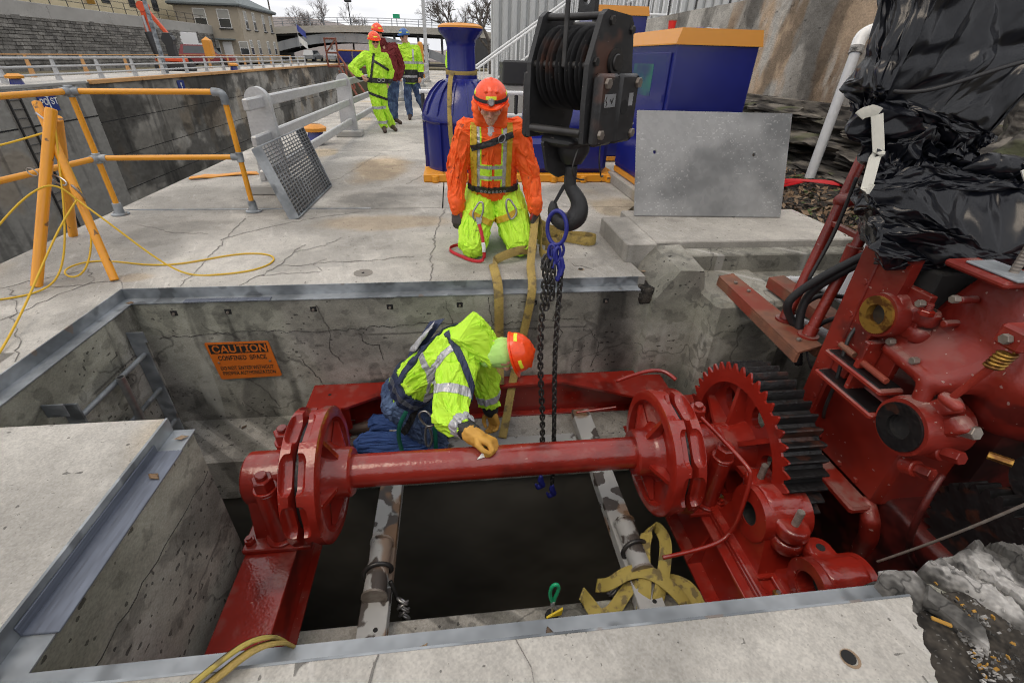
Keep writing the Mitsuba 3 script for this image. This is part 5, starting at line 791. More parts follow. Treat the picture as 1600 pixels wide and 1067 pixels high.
# galvanised beams across the pit bottom
for (x0, x1, lb) in ((-.56, -.42, 'left grey-painted steel beam across the open pit'), (.86, 1.0, 'right grey-painted steel beam across the open pit')):
    k = thing('pit_beam', lb, 'beam'); part(k, 'channel', cat([bx(x0, x1, 1.0, 2.83, -1.02, -1.0, .003), bx(x1 - .018, x1 - .002, 1.0, 2.83, -1.09, -1.021, .001), bx(x0 + .002, x0 + .018, 1.0, 2.83, -1.09, -1.021, .001)]), 'worn_grey_paint', False)
    xm = (x0 + x1) / 2; part(k, 'pipe_saddle', cyl((xm, 1.42, -.962), (xm, 1.72, -.962), .058, 22), 'worn_grey_paint'); part(k, 'end_plate', lathe([(0, 0), (.066, 0), (.066, .012), (0, .012)], (xm, 1.72, -.962), (0, 1, 0), 22), 'worn_grey_paint'); part(k, 'end_plate', lathe([(0, 0), (.066, 0), (.066, .012), (0, .012)], (xm, 1.408, -.962), (0, 1, 0), 22), 'rusty_bolt')
    part(k, 'bolt_hole', cyl((xm + .02, 1.27, -.9995), (xm + .02, 1.27, -.9985), .012, 10), 'black_gap')
    wr = thing('wire_rope', f'black wire rope sling wrapped round the {"left" if x0 < 0 else "right"} grey pit beam', 'rope'); ph = np.linspace(-2.5, 4.4, 60); part(wr, 'wrap', tube(np.array([(xm + .07 * math.sin(a) + (.03 if a > 3.6 else 0), 1.55 + .01 * a, -.962 + .07 * math.cos(a)) for a in ph]), .012, 8), 'dark_iron', True)
    pt = spl([(xm + .07, 1.5, -.98), (xm + (.10 if x0 < 0 else -.09), 1.47, -1.12), (xm + (.12 if x0 < 0 else -.12), 1.45, -1.25)], 14); part(wr, 'tail', tube(pt, .012, 8), 'dark_iron', True)
    for i in range(5 if x0 < 0 else 3):
        c = A(xm + (.13 if x0 < 0 else -.13), 1.43, -1.05 - .035 * i if x0 < 0 else -1.12 - .04 * i); R = frame(A(.5 * (-1) ** i, .6, .5)); part(wr, 'shackle', mv(tube(spl([(.03, 0, 0), (0, .022, 0), (-.03, 0, 0), (0, -.022, 0)], 18, True), .007, 7, True), c, R), 'steel', True)
solo('white_plank', bx(-.3, .84, 2.53, 2.62, -1.10, -1.05, .006), 'worn_grey_paint', False, 'pale plank along the edge of the pit shelf behind the shaft', 'plank')
# ------------------------------------------------------------------ red gearbox housing standing at the pit's right end
gh = thing('gear_housing', 'large dusty red cast gear housing with open bearings at the right end of the pit', 'machine')
part(gh, 'upright_plate', prism([(1.95, -.46), (1.95, .70), (1.72, .68), (1.72, .56), (1.79, -.05), (1.86, -.1), (1.86, -.46)], (2.0, 0, 0), (0, 1, 0), (0, 0, 1), .05), 'red_worn', False)
part(gh, 'side_plate', bx(2.052, 2.09, 1.62, 1.94, .021, .55, .004), 'red_worn', False)
part(gh, 'upright_plate', bx(1.99, 2.02, 1.88, 1.99, -1.1, .66, .006), 'red_worn', False)
part(gh, 'sill', bx(1.93, 2.06, 1.36, 1.83, -.55, -.505, .012), 'red_worn', False)
ft = flesh(chain([(2.06, 1.40, -.53), (2.05, 1.34, -.58), (2.07, 1.32, -.68), (2.12, 1.34, -.85)], [.04, .045, .045, .05]), .025, 6); part(gh, 'foot_curve', ft, 'red_worn', True)
part(gh, 'base', flesh([mf(bx(2.10, 3.0, 1.0, 1.95, -1.3, -.45, .03))] + chain([(2.2, 1.0, -.5), (2.9, 1.0, -.5)], .08), .06, 4), 'red_shaded', 40)
part(gh, 'lower_housing', bx(2.045, 2.7, 1.36, 1.935, -.515, .02, .03), 'red_worn', 40)
for (z, y0, y1, xo) in ((.115, 1.52, 1.90, 1.93), (-.01, 1.50, 1.90, 1.92)): part(gh, 'slide_rail', bx(xo, 2.06, y0, y1, z - .03, z, .008), 'red_worn', False); part(gh, 'grease_strip', bx(xo + .006, 2.05, y0 + .02, y1 - .02, z + .001, z + .006, .002), 'black_grease', False)
part(gh, 'rail_web', bx(1.95, 2.05, 1.70, 1.725, -.009, .084, .004), 'red_worn', False); part(gh, 'rail_web', bx(1.95, 2.05, 1.70, 1.73, .117, .27, .006), 'red_worn', False)
part(gh, 'slot_bar', cyl((1.97, 1.70, .155), (1.97, 1.55, .150), .016, 10), 'red_rusty'); part(gh, 'slot_bar', cyl((1.97, 1.86, .165), (1.97, 1.76, .16), .016, 10), 'red_rusty')
hood = flesh(chain([(2.04, 1.66, .255), (2.04, 1.44, .235)], [.035, .04]) + chain([(2.04, 1.44, .235), (2.03, 1.42, .14)], [.04, .035]) + [m3.Manifold.batch_hull([ball((2.06, 1.64, .25), .04), ball((2.06, 1.42, .23), .05), ball((2.30, 1.62, .45), .12), ball((2.30, 1.30, .42), .14)])] +
    [m3.Manifold.batch_hull([ball((2.24, 1.62, .40), .10), ball((2.24, 1.26, .36), .13), ball((2.26, 1.54, .60), .09), ball((2.26, 1.42, .66), .08), ball((2.9, 1.6, .5), .15), ball((2.9, 1.2, .5), .2), ball((2.8, 1.5, .66), .1), ball((2.7, 1.25, .15), .2), ball((2.3, 1.3, .15), .1)])], .03, 10)
part(gh, 'casing', hood, 'red_worn', True)
part(gh, 'top_flange', bx(2.04, 2.20, 1.38, 1.64, .695, .725, .01), 'red_worn', False); part(gh, 'cover_plate', bx(2.07, 2.20, 1.37, 1.58, .727, .737, .003), 'galvanised', False); stud(gh, (2.14, 1.45, .737), .10, .016)
for z, y in ((.58, 1.53), (.46, 1.54)): part(gh, 'pin', cyl((2.16, y, z), (2.08, y, z), .016, 12, b=.004), 'red_worn')
part(gh, 'rear_body', bx(2.35, 3.1, 1.3, 1.98, -.5, .62, .05), 'red_shaded', 40); part(gh, 'dark_void', bx(2.093, 2.34, 1.66, 1.93, .30, .64, .01), 'black_gap', False)
def mbear(label, y, z, ro, ri, bm, rm, ang, x0=1.97):
    return bearing(label, x0, x0 + .24, y, z, ro, ri, bm, 'red_worn', ro + .02, (), None, .05, rm, ang)
b4 = mbear('red bearing with a brass ring near the top of the gear housing', 1.745, .40, .105, .056, 'brass', 'brass', 0); b5 = mbear('bearing with a black greased ring at the middle of the gear housing', 1.385, .02, .130, .062, 'dark_iron', 'black_grease', -55, 1.955)
for p in ((2.05, 1.885, .465), (2.05, 1.605, .465)): stud(b4, p, .06, .016, .03, 'red_worn')
for q, m_ in (((2.09, 1.27, .10), 'rusty_bolt'), ((2.07, 1.25, -.02), 'red_worn'), ((2.05, 1.29, -.16), 'red_worn')): part(b5, 'cap_bolt', hexp(q, A(*q) + A(.0, -.065, .03), .030), m_, 20); part(b5, 'bolt_boss', cyl(A(*q) + A(0, .06, -.03), q, .042, 16, b=.005), 'red_worn')
lv = part(gh, 'lever', cyl((1.99, 1.295, .25), (2.0, 1.235, .47), .014, 12), 'red_worn'); part(lv, 'clevis', flesh(chain([(1.985, 1.31, .24), (1.99, 1.265, .235)], .026), .02, 3), 'red_worn', True)
cs_ = np.array([(2.0 + .001 * t + .024 * math.cos(t * 6.28), 1.242 - .003 * t + .024 * math.sin(t * 6.28), .44 + .015 * t) for t in np.linspace(0, 5, 90)]); part(lv, 'spring', tube(cs_, .0075, 6), 'brass', True)
part(lv, 'block', bx(1.97, 2.12, 1.18, 1.28, .535, .62, .012), 'red_worn', False); part(lv, 'block_bolt', hexp((1.969, 1.23, .575), (1.945, 1.23, .575), .020), 'rusty_bolt')
for (y, z, r_) in ((1.10, -.55, .15), (1.02, .02, .12)):
    part(gh, 'drive_hub', lathe([(.05, 0), (r_, 0), (r_, .12), (.05, .12), (.05, 0)], (2.25, y, z), (1, 0, 0), 24), 'black_grease')
part(gh, 'pipe_elbow', tube(spl([(2.1, 1.02, -.52), (2.25, .98, -.5), (2.3, .98, -.6)], 10), .04, 12), 'red_rusty'); part(gh, 'grease_nipple', hexp((2.06, 1.12, .10), (2.10, 1.06, .11), .016), 'brass')
for (y, z) in ((1.90, .5), (1.90, .32), (1.90, .14), (1.90, -.2), (1.90, -.38), (1.80, -.42), (1.50, -.46), (1.62, -.46)): part(gh, 'rivet', hexp((2.0 if y > 1.85 else 2.045, y, z), (1.985 if y > 1.85 else 2.03, y, z), .016), 'red_worn', 20)
for (y, z) in ((1.66, .30), (1.52, .285), (1.62, .52), (1.50, .60)): part(gh, 'casing_bolt', hexp((2.03, y, z), (2.0, y, z), .017), 'rusty_bolt', 20)
part(gh, 'oil_pipe', tube(spl([(2.02, 1.86, .28), (1.98, 1.84, .20), (1.975, 1.80, .0), (1.99, 1.80, -.2), (2.03, 1.82, -.3)], 24), .010, 8), 'dark_iron', True); part(gh, 'oil_pipe', tube(spl([(2.05, 1.2, -.1), (1.98, 1.15, -.2), (2.0, 1.12, -.45), (2.1, 1.1, -.6)], 24), .014, 8), 'red_shaded', True)
part(gh, 'gear_edge', prism(Polygon([(r_ * math.cos(a_), r_ * math.sin(a_)) for i_ in range(28) for a_, r_ in ((i_ * .2244, .20), (i_ * .2244 + .07, .23), (i_ * .2244 + .14, .23), (i_ * .2244 + .2, .20))]), (2.15, 1.02, -.30), (0, 1, 0), (0, 0, 1), .12), 'black_grease', False)
solo('rusty_rod', tube(spl([(1.78, 1.05, -.45), (1.85, .95, -.15), (1.90, .86, .15)], 12), .0055, 6), 'rusty_bolt', True, 'thin rusty rod slanting across the dark lower right of the machine', 'rod')
pwall(hullpts([(1.95, .74, -.55), (2.6, 1.0, -.55), (1.95, .60, -.10), (2.7, .8, .1), (1.95, .3, -.10), (2.8, .3, .1), (1.95, .3, -.9), (2.8, .3, -.9), (2.6, 1.0, -.9), (1.95, .78, -.9)]))
pwall(bx(2.56, 3.4, .45, 3.3, -4, -1.5, 0))
# rusty channel, poles, cables beside the housing
rc = thing('channel_beam', 'rusty red steel channel lying along the right end of the pit', 'beam'); part(rc, 'web', hullpts([(1.955, 3.06, .018), (2.095, 3.11, .018), (2.07, 2.06, .018), (1.875, 2.0, .018), (1.955, 3.06, .03), (2.095, 3.11, .03), (2.07, 2.06, .03), (1.875, 2.0, .03)]), 'red_rusty', False)
part(rc, 'flange', hullpts([(1.952, 3.06, -.04), (1.972, 3.065, -.04), (1.872, 2.0, -.04), (1.892, 2.0, -.04), (1.952, 3.06, .017), (1.972, 3.065, .017), (1.872, 2.0, .017), (1.892, 2.0, .017)]), 'red_rusty', False); part(rc, 'flange', hullpts([(2.075, 3.1, -.05), (2.092, 3.11, -.05), (2.05, 2.06, -.05), (2.068, 2.06, -.05), (2.075, 3.1, .017), (2.092, 3.11, .017), (2.05, 2.06, .017), (2.068, 2.06, .017)]), 'red_rusty', False)
for p in ((2.01, 2.92), (2.03, 2.78), (1.96, 2.12)): part(rc, 'bolt', hexp((p[0], p[1], .031), (p[0], p[1], .045), .014), 'rusty_bolt')
k = thing('channel_beam', 'second rusty red channel behind the red poles', 'beam'); part(k, 'web', hullpts([(2.28, 2.95, -.02), (2.42, 2.98, -.02), (2.28, 2.05, -.02), (2.42, 2.05, -.02), (2.28, 2.95, .06), (2.42, 2.98, .06), (2.28, 2.05, .06), (2.42, 2.05, .06)]), 'red_rusty', False)
pk = thing('pole_trestle', 'frame of two red steel poles with a cross bar beside the machine', 'frame')
pa, pb, qa, qb = A(2.035, 2.365, .031), A(2.36, 2.62, .95), A(2.05, 2.165, .031), A(2.30, 2.30, .95)
for a, b in ((pa, pb), (qa, qb)): part(pk, 'pole', cyl(a, b, .030, 16), 'red_worn'); part(pk, 'flange', cyl(a, a + A(0, 0, .012), .058, 18), 'red_worn'); part(pk, 'collar', cyl(a + nrm(b - a) * .005, a + nrm(b - a) * .06, .038, 16), 'red_worn')
m_ = qa + (qb - qa) * .52; part(pk, 'cross_bar', obox(m_, m_ + A(.02, -.26, .02), .02, .08), 'red_worn', False); part(pk, 'clamp', cyl(m_ - A(0, 0, .05), m_ + A(0, 0, .05), .042, 14), 'red_worn'); part(pk, 'cross_bar', obox(pa + (pb - pa) * .62, qa + (qb - qa) * .62, .03, .03), 'red_worn', False)
u_ = pa + (pb - pa) * .75; part(pk, 'clamp', flesh(chain([u_, u_ + A(.06, -.05, .03)], .045), .02, 2), 'red_worn', True)
def cable(pts, r, label, mat='strap_black'): solo('cable', tube(spl([A(*p) for p in pts], 40), r, 8), mat, True, label, 'cable')
cable([(2.12, 2.34, .9), (2.10, 2.33, .55), (2.02, 2.28, .35), (2.05, 2.30, .33)], .010, 'thin black cable hanging down along the left red pole')
cable([(2.20, 2.10, .60), (2.06, 2.20, .42), (1.98, 2.28, .26), (1.96, 2.30, .17), (2.03, 2.30, .06), (2.12, 2.25, -.05)], .024, 'thick black hose crossing in front of the two red poles'); cable([(2.22, 2.08, .60), (2.10, 2.2, .40), (2.05, 2.28, .22), (2.06, 2.25, .0), (2.1, 2.2, -.2)], .024, 'second thick black hose hanging between the red poles')
cable([(2.06, 2.30, .15), (2.2, 2.35, .20), (2.4, 2.28, .19), (2.5, 2.1, .15)], .015, 'black cable bending right behind the red poles'); cable([(2.08, 2.2, .02), (2.2, 2.2, .12), (2.4, 2.1, .14)], .014, 'lower black cable running right behind the front red pole'); cable([(1.98, 2.06, .0), (2.04, 2.02, -.12), (2.2, 1.98, -.2)], .006, 'thin wire drooping under the rusty channel')
cable([(2.1, 2.45, .02), (2.25, 2.3, -.02), (2.4, 2.1, -.1), (2.5, 2.0, -.3)], .028, 'grey flexible conduit behind the red poles', 'pvc_grey')
k = thing('junction_box', 'light grey electrical box half hidden behind the red machine', 'box'); part(k, 'body', bx(2.62, 2.95, 2.5, 2.72, .0, .58, .02), 'white_paint', False); part(k, 'latch', bx(2.66, 2.70, 2.485, 2.499, .25, .31, .004), 'dark_iron', False)
# ------------------------------------------------------------------ black plastic sheeting wrapped round the machine head
def bag():
    top = [m3.Manifold.hull_points(np.array([(2.0, 2.05, 2.4), (2.75, 1.95, 2.4), (2.0, 2.5, 2.4), (2.75, 2.5, 2.4), (1.92, 2.05, 1.70), (2.6, 1.95, 1.70), (1.92, 2.4, 1.70), (2.6, 2.4, 1.70), (1.80, 2.05, 1.32), (2.34, 1.96, 1.30), (1.85, 2.3, 1.3), (2.34, 2.3, 1.3), (2.0, 2.0, 1.05), (2.28, 1.96, 1.05)])),
           m3.Manifold.hull_points(np.array([(1.74, 2.0, 1.27), (1.76, 2.15, 1.25), (2.15, 1.93, 1.22), (2.30, 1.98, 1.15), (1.70, 2.0, 1.10), (2.25, 2.2, 1.1), (1.9, 1.95, 1.0), (2.30, 1.97, 1.0)])),
           m3.Manifold.hull_points(np.array([(1.80, 1.95, 1.02), (2.30, 1.82, 1.02), (2.75, 1.86, .98), (3.1, 1.9, .95), (1.80, 1.80, .78), (1.93, 1.72, .60), (2.18, 1.70, .60), (2.6, 1.66, .62), (3.1, 1.62, .62), (2.1, 2.3, .65), (3.1, 2.3, .7), (2.2, 2.2, 1.02), (2.42, 1.58, .78), (3.0, 1.5, .80)])),
           m3.Manifold.hull_points(np.array([(2.45, 1.75, 1.03), (2.75, 1.72, 1.07), (3.2, 1.75, 1.05), (2.5, 1.6, .8), (3.2, 1.5, .75), (2.5, 2.2, .9), (3.2, 2.2, .9)]))]
    u = m3.Manifold.batch_boolean(top, m3.OpType.Add); t = tm(u.refine_to_length(.03)); t.merge_vertices(); trimesh.smoothing.filter_taubin(t, iterations=12)
    e = nrm(A(.35, .1, .93)); S = np.eye(3) - .52 * np.outer(e, e); Si = np.linalg.inv(S)       # long facets along the pull of the sheet
    t.vertices = np.asarray(t.vertices) @ S; c = tm(mf(t).simplify(.022).refine_to_length(.15)); c.merge_vertices(); c = trimesh.Trimesh(np.asarray(c.vertices) @ Si, c.faces)
    g = np.random.default_rng(6)
    for k, a in enumerate((.032, .016, .0055, .0016)):
        v = np.asarray(c.vertices); c.vertices = v + c.vertex_normals * (g.uniform(-1, 1, len(v)) * a)[:, None] + g.uniform(-1, 1, (len(v), 3)) * a * .6
        if k < 3: c = c.subdivide(); c.merge_vertices()
    v = np.asarray(c.vertices); ti = np.exp(-((v[:, 2] - 1.07 - .03 * np.sin(v[:, 0] * 7)) / .03) ** 2) * .05 + np.exp(-((v[:, 2] - 1.46 - .12 * (v[:, 0] - 2)) / .02) ** 2) * .02
    c.vertices = v - c.vertex_normals * ti[:, None]; c = c.subdivide(); c.merge_vertices(); trimesh.smoothing.filter_laplacian(c, iterations=1, lamb=.5); return c
bg = thing('plastic_sheet', 'crumpled glossy black plastic sheeting wrapped and tied round the machine head', 'sheeting'); bgm = bag(); part(bg, 'sheet', bgm, 'bin_bag', 40)
def snap(pts, m, off):
    from scipy.spatial import cKDTree
    p = np.asarray(pts, float); v = np.asarray(m.vertices); n = np.asarray(m.vertex_normals); _, i = cKDTree(v).query(p, k=12); return v[i].mean(1) + np.stack([nrm(x) for x in n[i].mean(1)]) * off
part(bg, 'tie_cord', tube(spl([(1.80, 1.97, 1.28 + .04), (1.86, 1.88, 1.33), (2.1, 1.82, 1.42), (2.5, 1.80, 1.50)], 20), .008, 6), 'strap_black', True)
part(bg, 'white_tape', ribbon(snap(spl([(1.64, 1.86, 1.215), (1.69, 1.85, 1.218), (1.74, 1.84, 1.212)], 10), bgm, .006), .045, .004, (0, -.1, 1)), 'tape_white', True)
part(bg, 'white_tape', ribbon(snap(spl([(1.735, 1.84, 1.20), (1.75, 1.84, 1.14), (1.745, 1.85, 1.05), (1.79, 1.85, .97)], 16), bgm, .010), .045, .004, (1, -.3, .1)), 'tape_white', True); part(bg, 'tape_scrap', mv(bx(-.04, .04, -.022, .022, -.003, .003, 0), (2.33, 1.72, 1.06), frame((-.2, -1, .3), (1, 0, .6))), 'tape_white', False)
part(bg, 'mast', cyl((2.05, 2.1, .95), (2.05, 2.1, 1.9), .05, 10), 'white_paint')
# ------------------------------------------------------------------ people
def hframe(f, u):
    f = nrm(f); r = nrm(np.cross(f, u)); return np.stack([r, f, np.cross(r, f)], 1)
def loc(c, R, p): return A(*c) + R @ A(*p)
def lball(c, R, p, r): return _sp.scale(tuple(r) if np.ndim(r) else (r, r, r)).transform(np.hstack([R, loc(c, R, p)[:, None]]))
def head_parts(c, R):
    B = lambda p, r: lball(c, R, p, r); H = m3.Manifold.batch_hull
    add = [B((0, -.015, .035), (.077, .098, .092)), H([B((0, .025, -.045), (.058, .062, .045)), B((0, .066, -.098), (.026, .020, .018)), B((0, .0, .0), (.068, .08, .05))]),
           H([B((0, .094, .005), .011), B((0, .117, -.030), (.013, .013, .011))]), B((.014, .105, -.034), .010), B((-.014, .105, -.034), .010), H([B((-.04, .079, .032), .010), B((.04, .079, .032), .010)]),
           B((0, .091, -.058), (.025, .012, .0065)), B((0, .089, -.070), (.021, .011, .007)), B((.045, .062, -.022), (.026, .026, .024)), B((-.045, .062, -.022), (.026, .026, .024))]
    for s in (-1, 1): add.append(B((s * .079, -.008, -.008), (.009, .024, .034)))
    cut = m3.Manifold.batch_boolean([B((s * .033, .107, .010), (.019, .018, .012)) for s in (-1, 1)], m3.OpType.Add)
    return add, cut
def person(label, J, hd, gear):
    """J: joints; hd = (centre, forward, up) of the head"""
    k = thing('person', label, 'person'); c, f, u = hd; R = hframe(f, u); add, cut = head_parts(c, R)
    body = add + chain([loc(c, R, (0, -.02, -.03)), J['neck'], J['chest']], [.058, .062, .10]) + chain([J['chest'], J['waist'], J['hip']], [(.15, .10, .13), (.13, .095, .1), (.14, .1, .1)])
    for s in 'lr':
        body += chain([J['sh' + s], J['el' + s], J['wr' + s]], [.052, .042, .028]) + chain([J['sh' + s], J['chest']], [.05, .08])
        body += chain([J['hi' + s], J['kn' + s], J['an' + s]], [.075, .055, .04]) + chain([J['an' + s], J['to' + s]], [.045, .035])
    part(k, 'body', flesh(body, .012, 3, cut=cut), 'skin', True)
    for s in (-1, 1): e = part(k, 'eye', sph(loc(c, R, (s * .033, .0805, .009)), .0125), 'tshirt', True); part(e, 'pupil', sph(loc(c, R, (s * .033, .0895, .006)), .0055), 'black_ink', True)
    return k, R
def inflate(m, d): m = trimesh.Trimesh(m.vertices, m.faces, process=False); m.vertices = m.vertices + m.vertex_normals * d; return m
def band(par, nm, m, d, shape, mat, label=None):
    try:
        q = mf(inflate(m, d)) ^ mf(shape); 
        if q.num_tri() > 0: part(par, nm, tm(q), mat, 40, label)
    except Exception as e: print('band', nm, e)
def slab(c, n, w, ext_=.5): return mv(bx(-ext_, ext_, -ext_, ext_, -w / 2, w / 2, 0), c, frame(n)) 
def slab_(c, n, w, x, ext_=(.5, .5)): return mv(bx(-ext_[0], ext_[0], -ext_[1], ext_[1], -w / 2, w / 2, 0), c, frame(n, x))
def helmet(k, c, R, mat, lamp=False, stripes=True):
    g = lambda m: mv(m, c, R); dome = _sp.scale((.118, .140, .118)).translate((0, -.005, .058)).trim_by_plane((0, 0, 1), .052)
    ridges = [m3.Manifold.batch_hull([ball((x, .10, .125), .012), ball((x, 0, .172 - abs(x) * .35), .013), ball((x, -.10, .125), .012)]) for x in (-.035, 0, .035)]
    sh_ = tm((m3.Manifold.batch_boolean([dome] + ridges, m3.OpType.Add)).refine_to_length(.02)); sh_.merge_vertices(); trimesh.smoothing.filter_taubin(sh_, iterations=6)
    h = part(k, 'helmet', g(sh_), mat, 50)
    brim = Polygon([(.128 * math.cos(a), (.150 + (.035 if math.sin(a) > 0 else 0) * math.sin(a)) * math.sin(a)) for a in np.linspace(0, 2 * math.pi, 48)[:-1]]).difference(affinity.scale(Point(0, -.005).buffer(1, 24), .108, .13))
    b = ext(brim, .010); b.vertices[:, 2] += .046 - np.maximum(0, b.vertices[:, 1] - .11) * .25 - np.abs(b.vertices[:, 0]) * .04; part(h, 'brim', g(b), mat, 40)
    if stripes:
        for a in (0, 90, 180, 270):
            d = A(math.cos(math.radians(a)), math.sin(math.radians(a)), 0); sp = slab_((0, 0, 0), d, .30, (0, 0, 1))
            bxx = mv(bx(-.038, .038, -.02, .02, .078, .094, .002), (0, 0, 0)); w = hullpts([tuple(d * r_ + np.cross((0, 0, 1), d) * t + A(0, 0, z)) for r_ in (.06, .2) for t in (-.036, .036) for z in (.082, .102)])
            q = mf(inflate(sh_, .002)) ^ mf(w); 
            if q.num_tri(): part(h, 'stripe', g(tm(q)), 'tape_lime', 40)
    if lamp:
        part(h, 'lamp_strap', g(tm(mf(inflate(sh_, .004)) ^ mf(bx(-.3, .3, -.3, .3, .058, .078, 0)))), 'strap_black', 40); l = part(h, 'head_lamp', g(lathe([(0, 0), (.022, 0), (.026, .02), (.020, .028), (0, .028)], (0, .128, .070), (0, 1, .1), 18)), 'rusty_bolt'); part(l, 'lens', g(cyl((0, .1565, .073), (0, .159, .0733), .017, 16)), 'reflective')
    return h
def hand(w, d, pn, side, curl=(.5, .7, .5), s=1.0, spread=.12, r=.0105, thumb=.5):
    """glove: w wrist, d finger direction, pn palm normal, side +1/-1 where the thumb is (along d x pn)"""
    d = nrm(d); pn = nrm(np.asarray(pn, float) - d * np.dot(pn, d)); x = np.cross(d, pn) * side; P = lambda a, b, c_=0: A(*w) + (x * a + d * b + pn * c_) * s
    B = lambda p, q: ball(p, q * s); H = m3.Manifold.batch_hull
    hs = [H([B(P(.020, .0), .020), B(P(-.018, .0), .020), B(P(.030, .080), .016), B(P(-.034, .076), .015), B(P(.03, .03), .018), B(P(-.03, .03), .017)])]
    for i, (bx_, L) in enumerate(((.032, .070), (.011, .078), (-.012, .073), (-.034, .058))):
        p = P(bx_, .082); a = 0; q = [p]; lat = x * spread * (1.5 - i) * .35
        for sg, c_ in zip((.45, .32, .25), curl):
            a += c_ * (1 + .12 * i); p = p + nrm(d * math.cos(a) + pn * math.sin(a) + lat * math.cos(a)) * L * sg * s; q.append(p)
        hs += [H([B(q[j], r * (1 - .06 * j)), B(q[j + 1], r * (1 - .06 * (j + 1)))]) for j in range(3)]
    q = [P(.030, .022, .004), P(.058, .045, .012 + .02 * thumb), P(.066 - .02 * thumb, .075, .02 + .03 * thumb), P(.060 - .04 * thumb, .098, .022 + .04 * thumb)]; hs += [H([B(q[j], (.019, .014, .012, .0105)[j]), B(q[j + 1], (.014, .012, .0105, .010)[j])]) for j in range(3)]
    return flesh(hs, .006, 3)
def boot(an, to, up=(0, 0, 1), s=1.0):
    an, to = A(*an), A(*to); return flesh(chain([an, an + (to - an) * .1 - A(*up) * .0], .058) + [m3.Manifold.batch_hull([ball(an, (.052)), ball(an + (to - an) * .45, (.045)), ball(to, .040)])] + chain([an, an + A(*up) * .10], [.055, .056]), .02, 4)
# --- kneeling man in orange
J = dict(neck=A(.285, 3.80, 1.0), chest=A(.29, 3.83, .84), waist=A(.305, 3.90, .60), hip=A(.31, 3.96, .43), shl=A(.105, 3.83, .93), shr=A(.475, 3.83, .93), ell=A(.010, 3.84, .62), elr=A(.605, 3.83, .60), wrl=A(.010, 3.76, .385), wrr=A(.630, 3.72, .385),
         hil=A(.205, 3.98, .40), hir=A(.415, 3.98, .40), knl=A(.125, 3.63, .112), knr=A(.505, 3.65, .112), anl=A(.17, 4.04, .085), anr=A(.45, 4.06, .085), tol=A(.18, 4.22, .05), tor=A(.43, 4.24, .05))
hc = A(.272, 3.70, 1.105); k1, R1 = person('man kneeling on the deck in an orange hooded jacket and lime trousers', J, (hc, (-.05, -.96, -.26), (0, -.26, .96)), None)
jk = chain([J['shl'], J['ell'], J['wrl'] + A(0, 0, .0)], [.088, .078, .060]) + chain([J['shr'], J['elr'], J['wrr']], [.088, .078, .060]) + [m3.Manifold.batch_hull([ball(J['chest'], (.195, .145, .13)), ball(J['shl'], .088), ball(J['shr'], .088)]), m3.Manifold.batch_hull([ball(J['chest'], (.195, .15, .13)), ball(J['waist'], (.19, .155, .10))]), m3.Manifold.batch_hull([ball(J['waist'], (.19, .155, .09)), ball(J['hip'] + A(0, -.02, .0), (.20, .155, .05))])]
jk = crumple(flesh(jk, .02, 8), .11, (.010, .0075, .003), 4); jkk = part(k1, 'jacket', jk, 'hivis_orange', 50)
hd_ = flesh([m3.Manifold.batch_hull([ball((.20, 3.79, .985), .055), ball((.36, 3.79, .985), .055), ball((.28, 3.90, 1.03), .09)]), m3.Manifold.batch_hull([ball((.185, 3.76, 1.08), .03), ball((.19, 3.84, 1.10), .045), ball((.21, 3.78, .98), .045)]), m3.Manifold.batch_hull([ball((.365, 3.76, 1.08), .03), ball((.36, 3.84, 1.10), .045), ball((.345, 3.78, .98), .045)]), m3.Manifold.batch_hull([ball((.28, 3.88, 1.12), .08), ball((.2, 3.82, 1.10), .05), ball((.36, 3.82, 1.10), .05)])], .014, 6, .008, 20, 9, cut=ball(hc + A(0, -.06, -.03), (.084, .14, .14))); part(k1, 'hood', hd_, 'hivis_orange', True)
part(k1, 'shirt', flesh(chain([(.275, 3.77, .955), (.278, 3.735, .915)], [.042, .030]), .02, 2), 'tshirt', True)
tr1 = [m3.Manifold.batch_hull([ball(J['hip'], (.20, .15, .10)), ball(J['hil'], .14), ball(J['hir'], .14)])]
for s in 'lr': tr1 += chain([J['hi' + s], (J['hi' + s] + J['kn' + s]) / 2 + A(0, -.03, .02), J['kn' + s]], [.148, .140, .116]) + chain([J['kn' + s], J['an' + s]], [.108, .09])
tr1 = crumple(flesh(tr1, .02, 8), .12, (.009, .006, .002), 12); part(k1, 'trousers', tr1, 'hivis_lime', 50)
for s in 'lr': part(k1, 'boot', boot(J['an' + s], J['to' + s], (0, -.7, 0)), 'boot_brown', True)
helmet(k1, hc, R1, 'helmet_orange', True)
for s, sd in (('l', 1), ('r', -1)):
    w = J['wr' + s] + A(0, -.005, -.045); g_ = part(k1, 'glove', hand(w, (-.1 if s == 'l' else .05, -.08, -1), (.5 if s == 'l' else -.6, .5, 0), -sd if s == 'l' else -sd, (.35, .55, .4), 1.12), 'glove_dark', True, 'dark grey and red work glove')
    part(g_, 'cuff', flesh(chain([w + A(0, 0, .05), w + A(0, 0, .005)], [.050, .042]), .02, 2), 'glove_dark', True); m_ = scene[g_]
    part(g_, 'red_panel', tube(spl([w + A(sd * .018, -.030, .0), w + A(sd * .028, -.034, -.03), w + A(sd * .026, -.030, -.06)], 10), .0135, 8), 'glove_red', True)
    part(k1, 'cuff', flesh(chain([J['wr' + s] + A(0, 0, .03), J['wr' + s] + A(0, 0, -.025)], [.060, .054]), .02, 2, .004, 30), 'hivis_orange', True)
fr_ = lambda x0, x1, z0, z1, y0=3.4, y1=3.83: bx(x0, x1, y0, y1, z0, z1, 0)
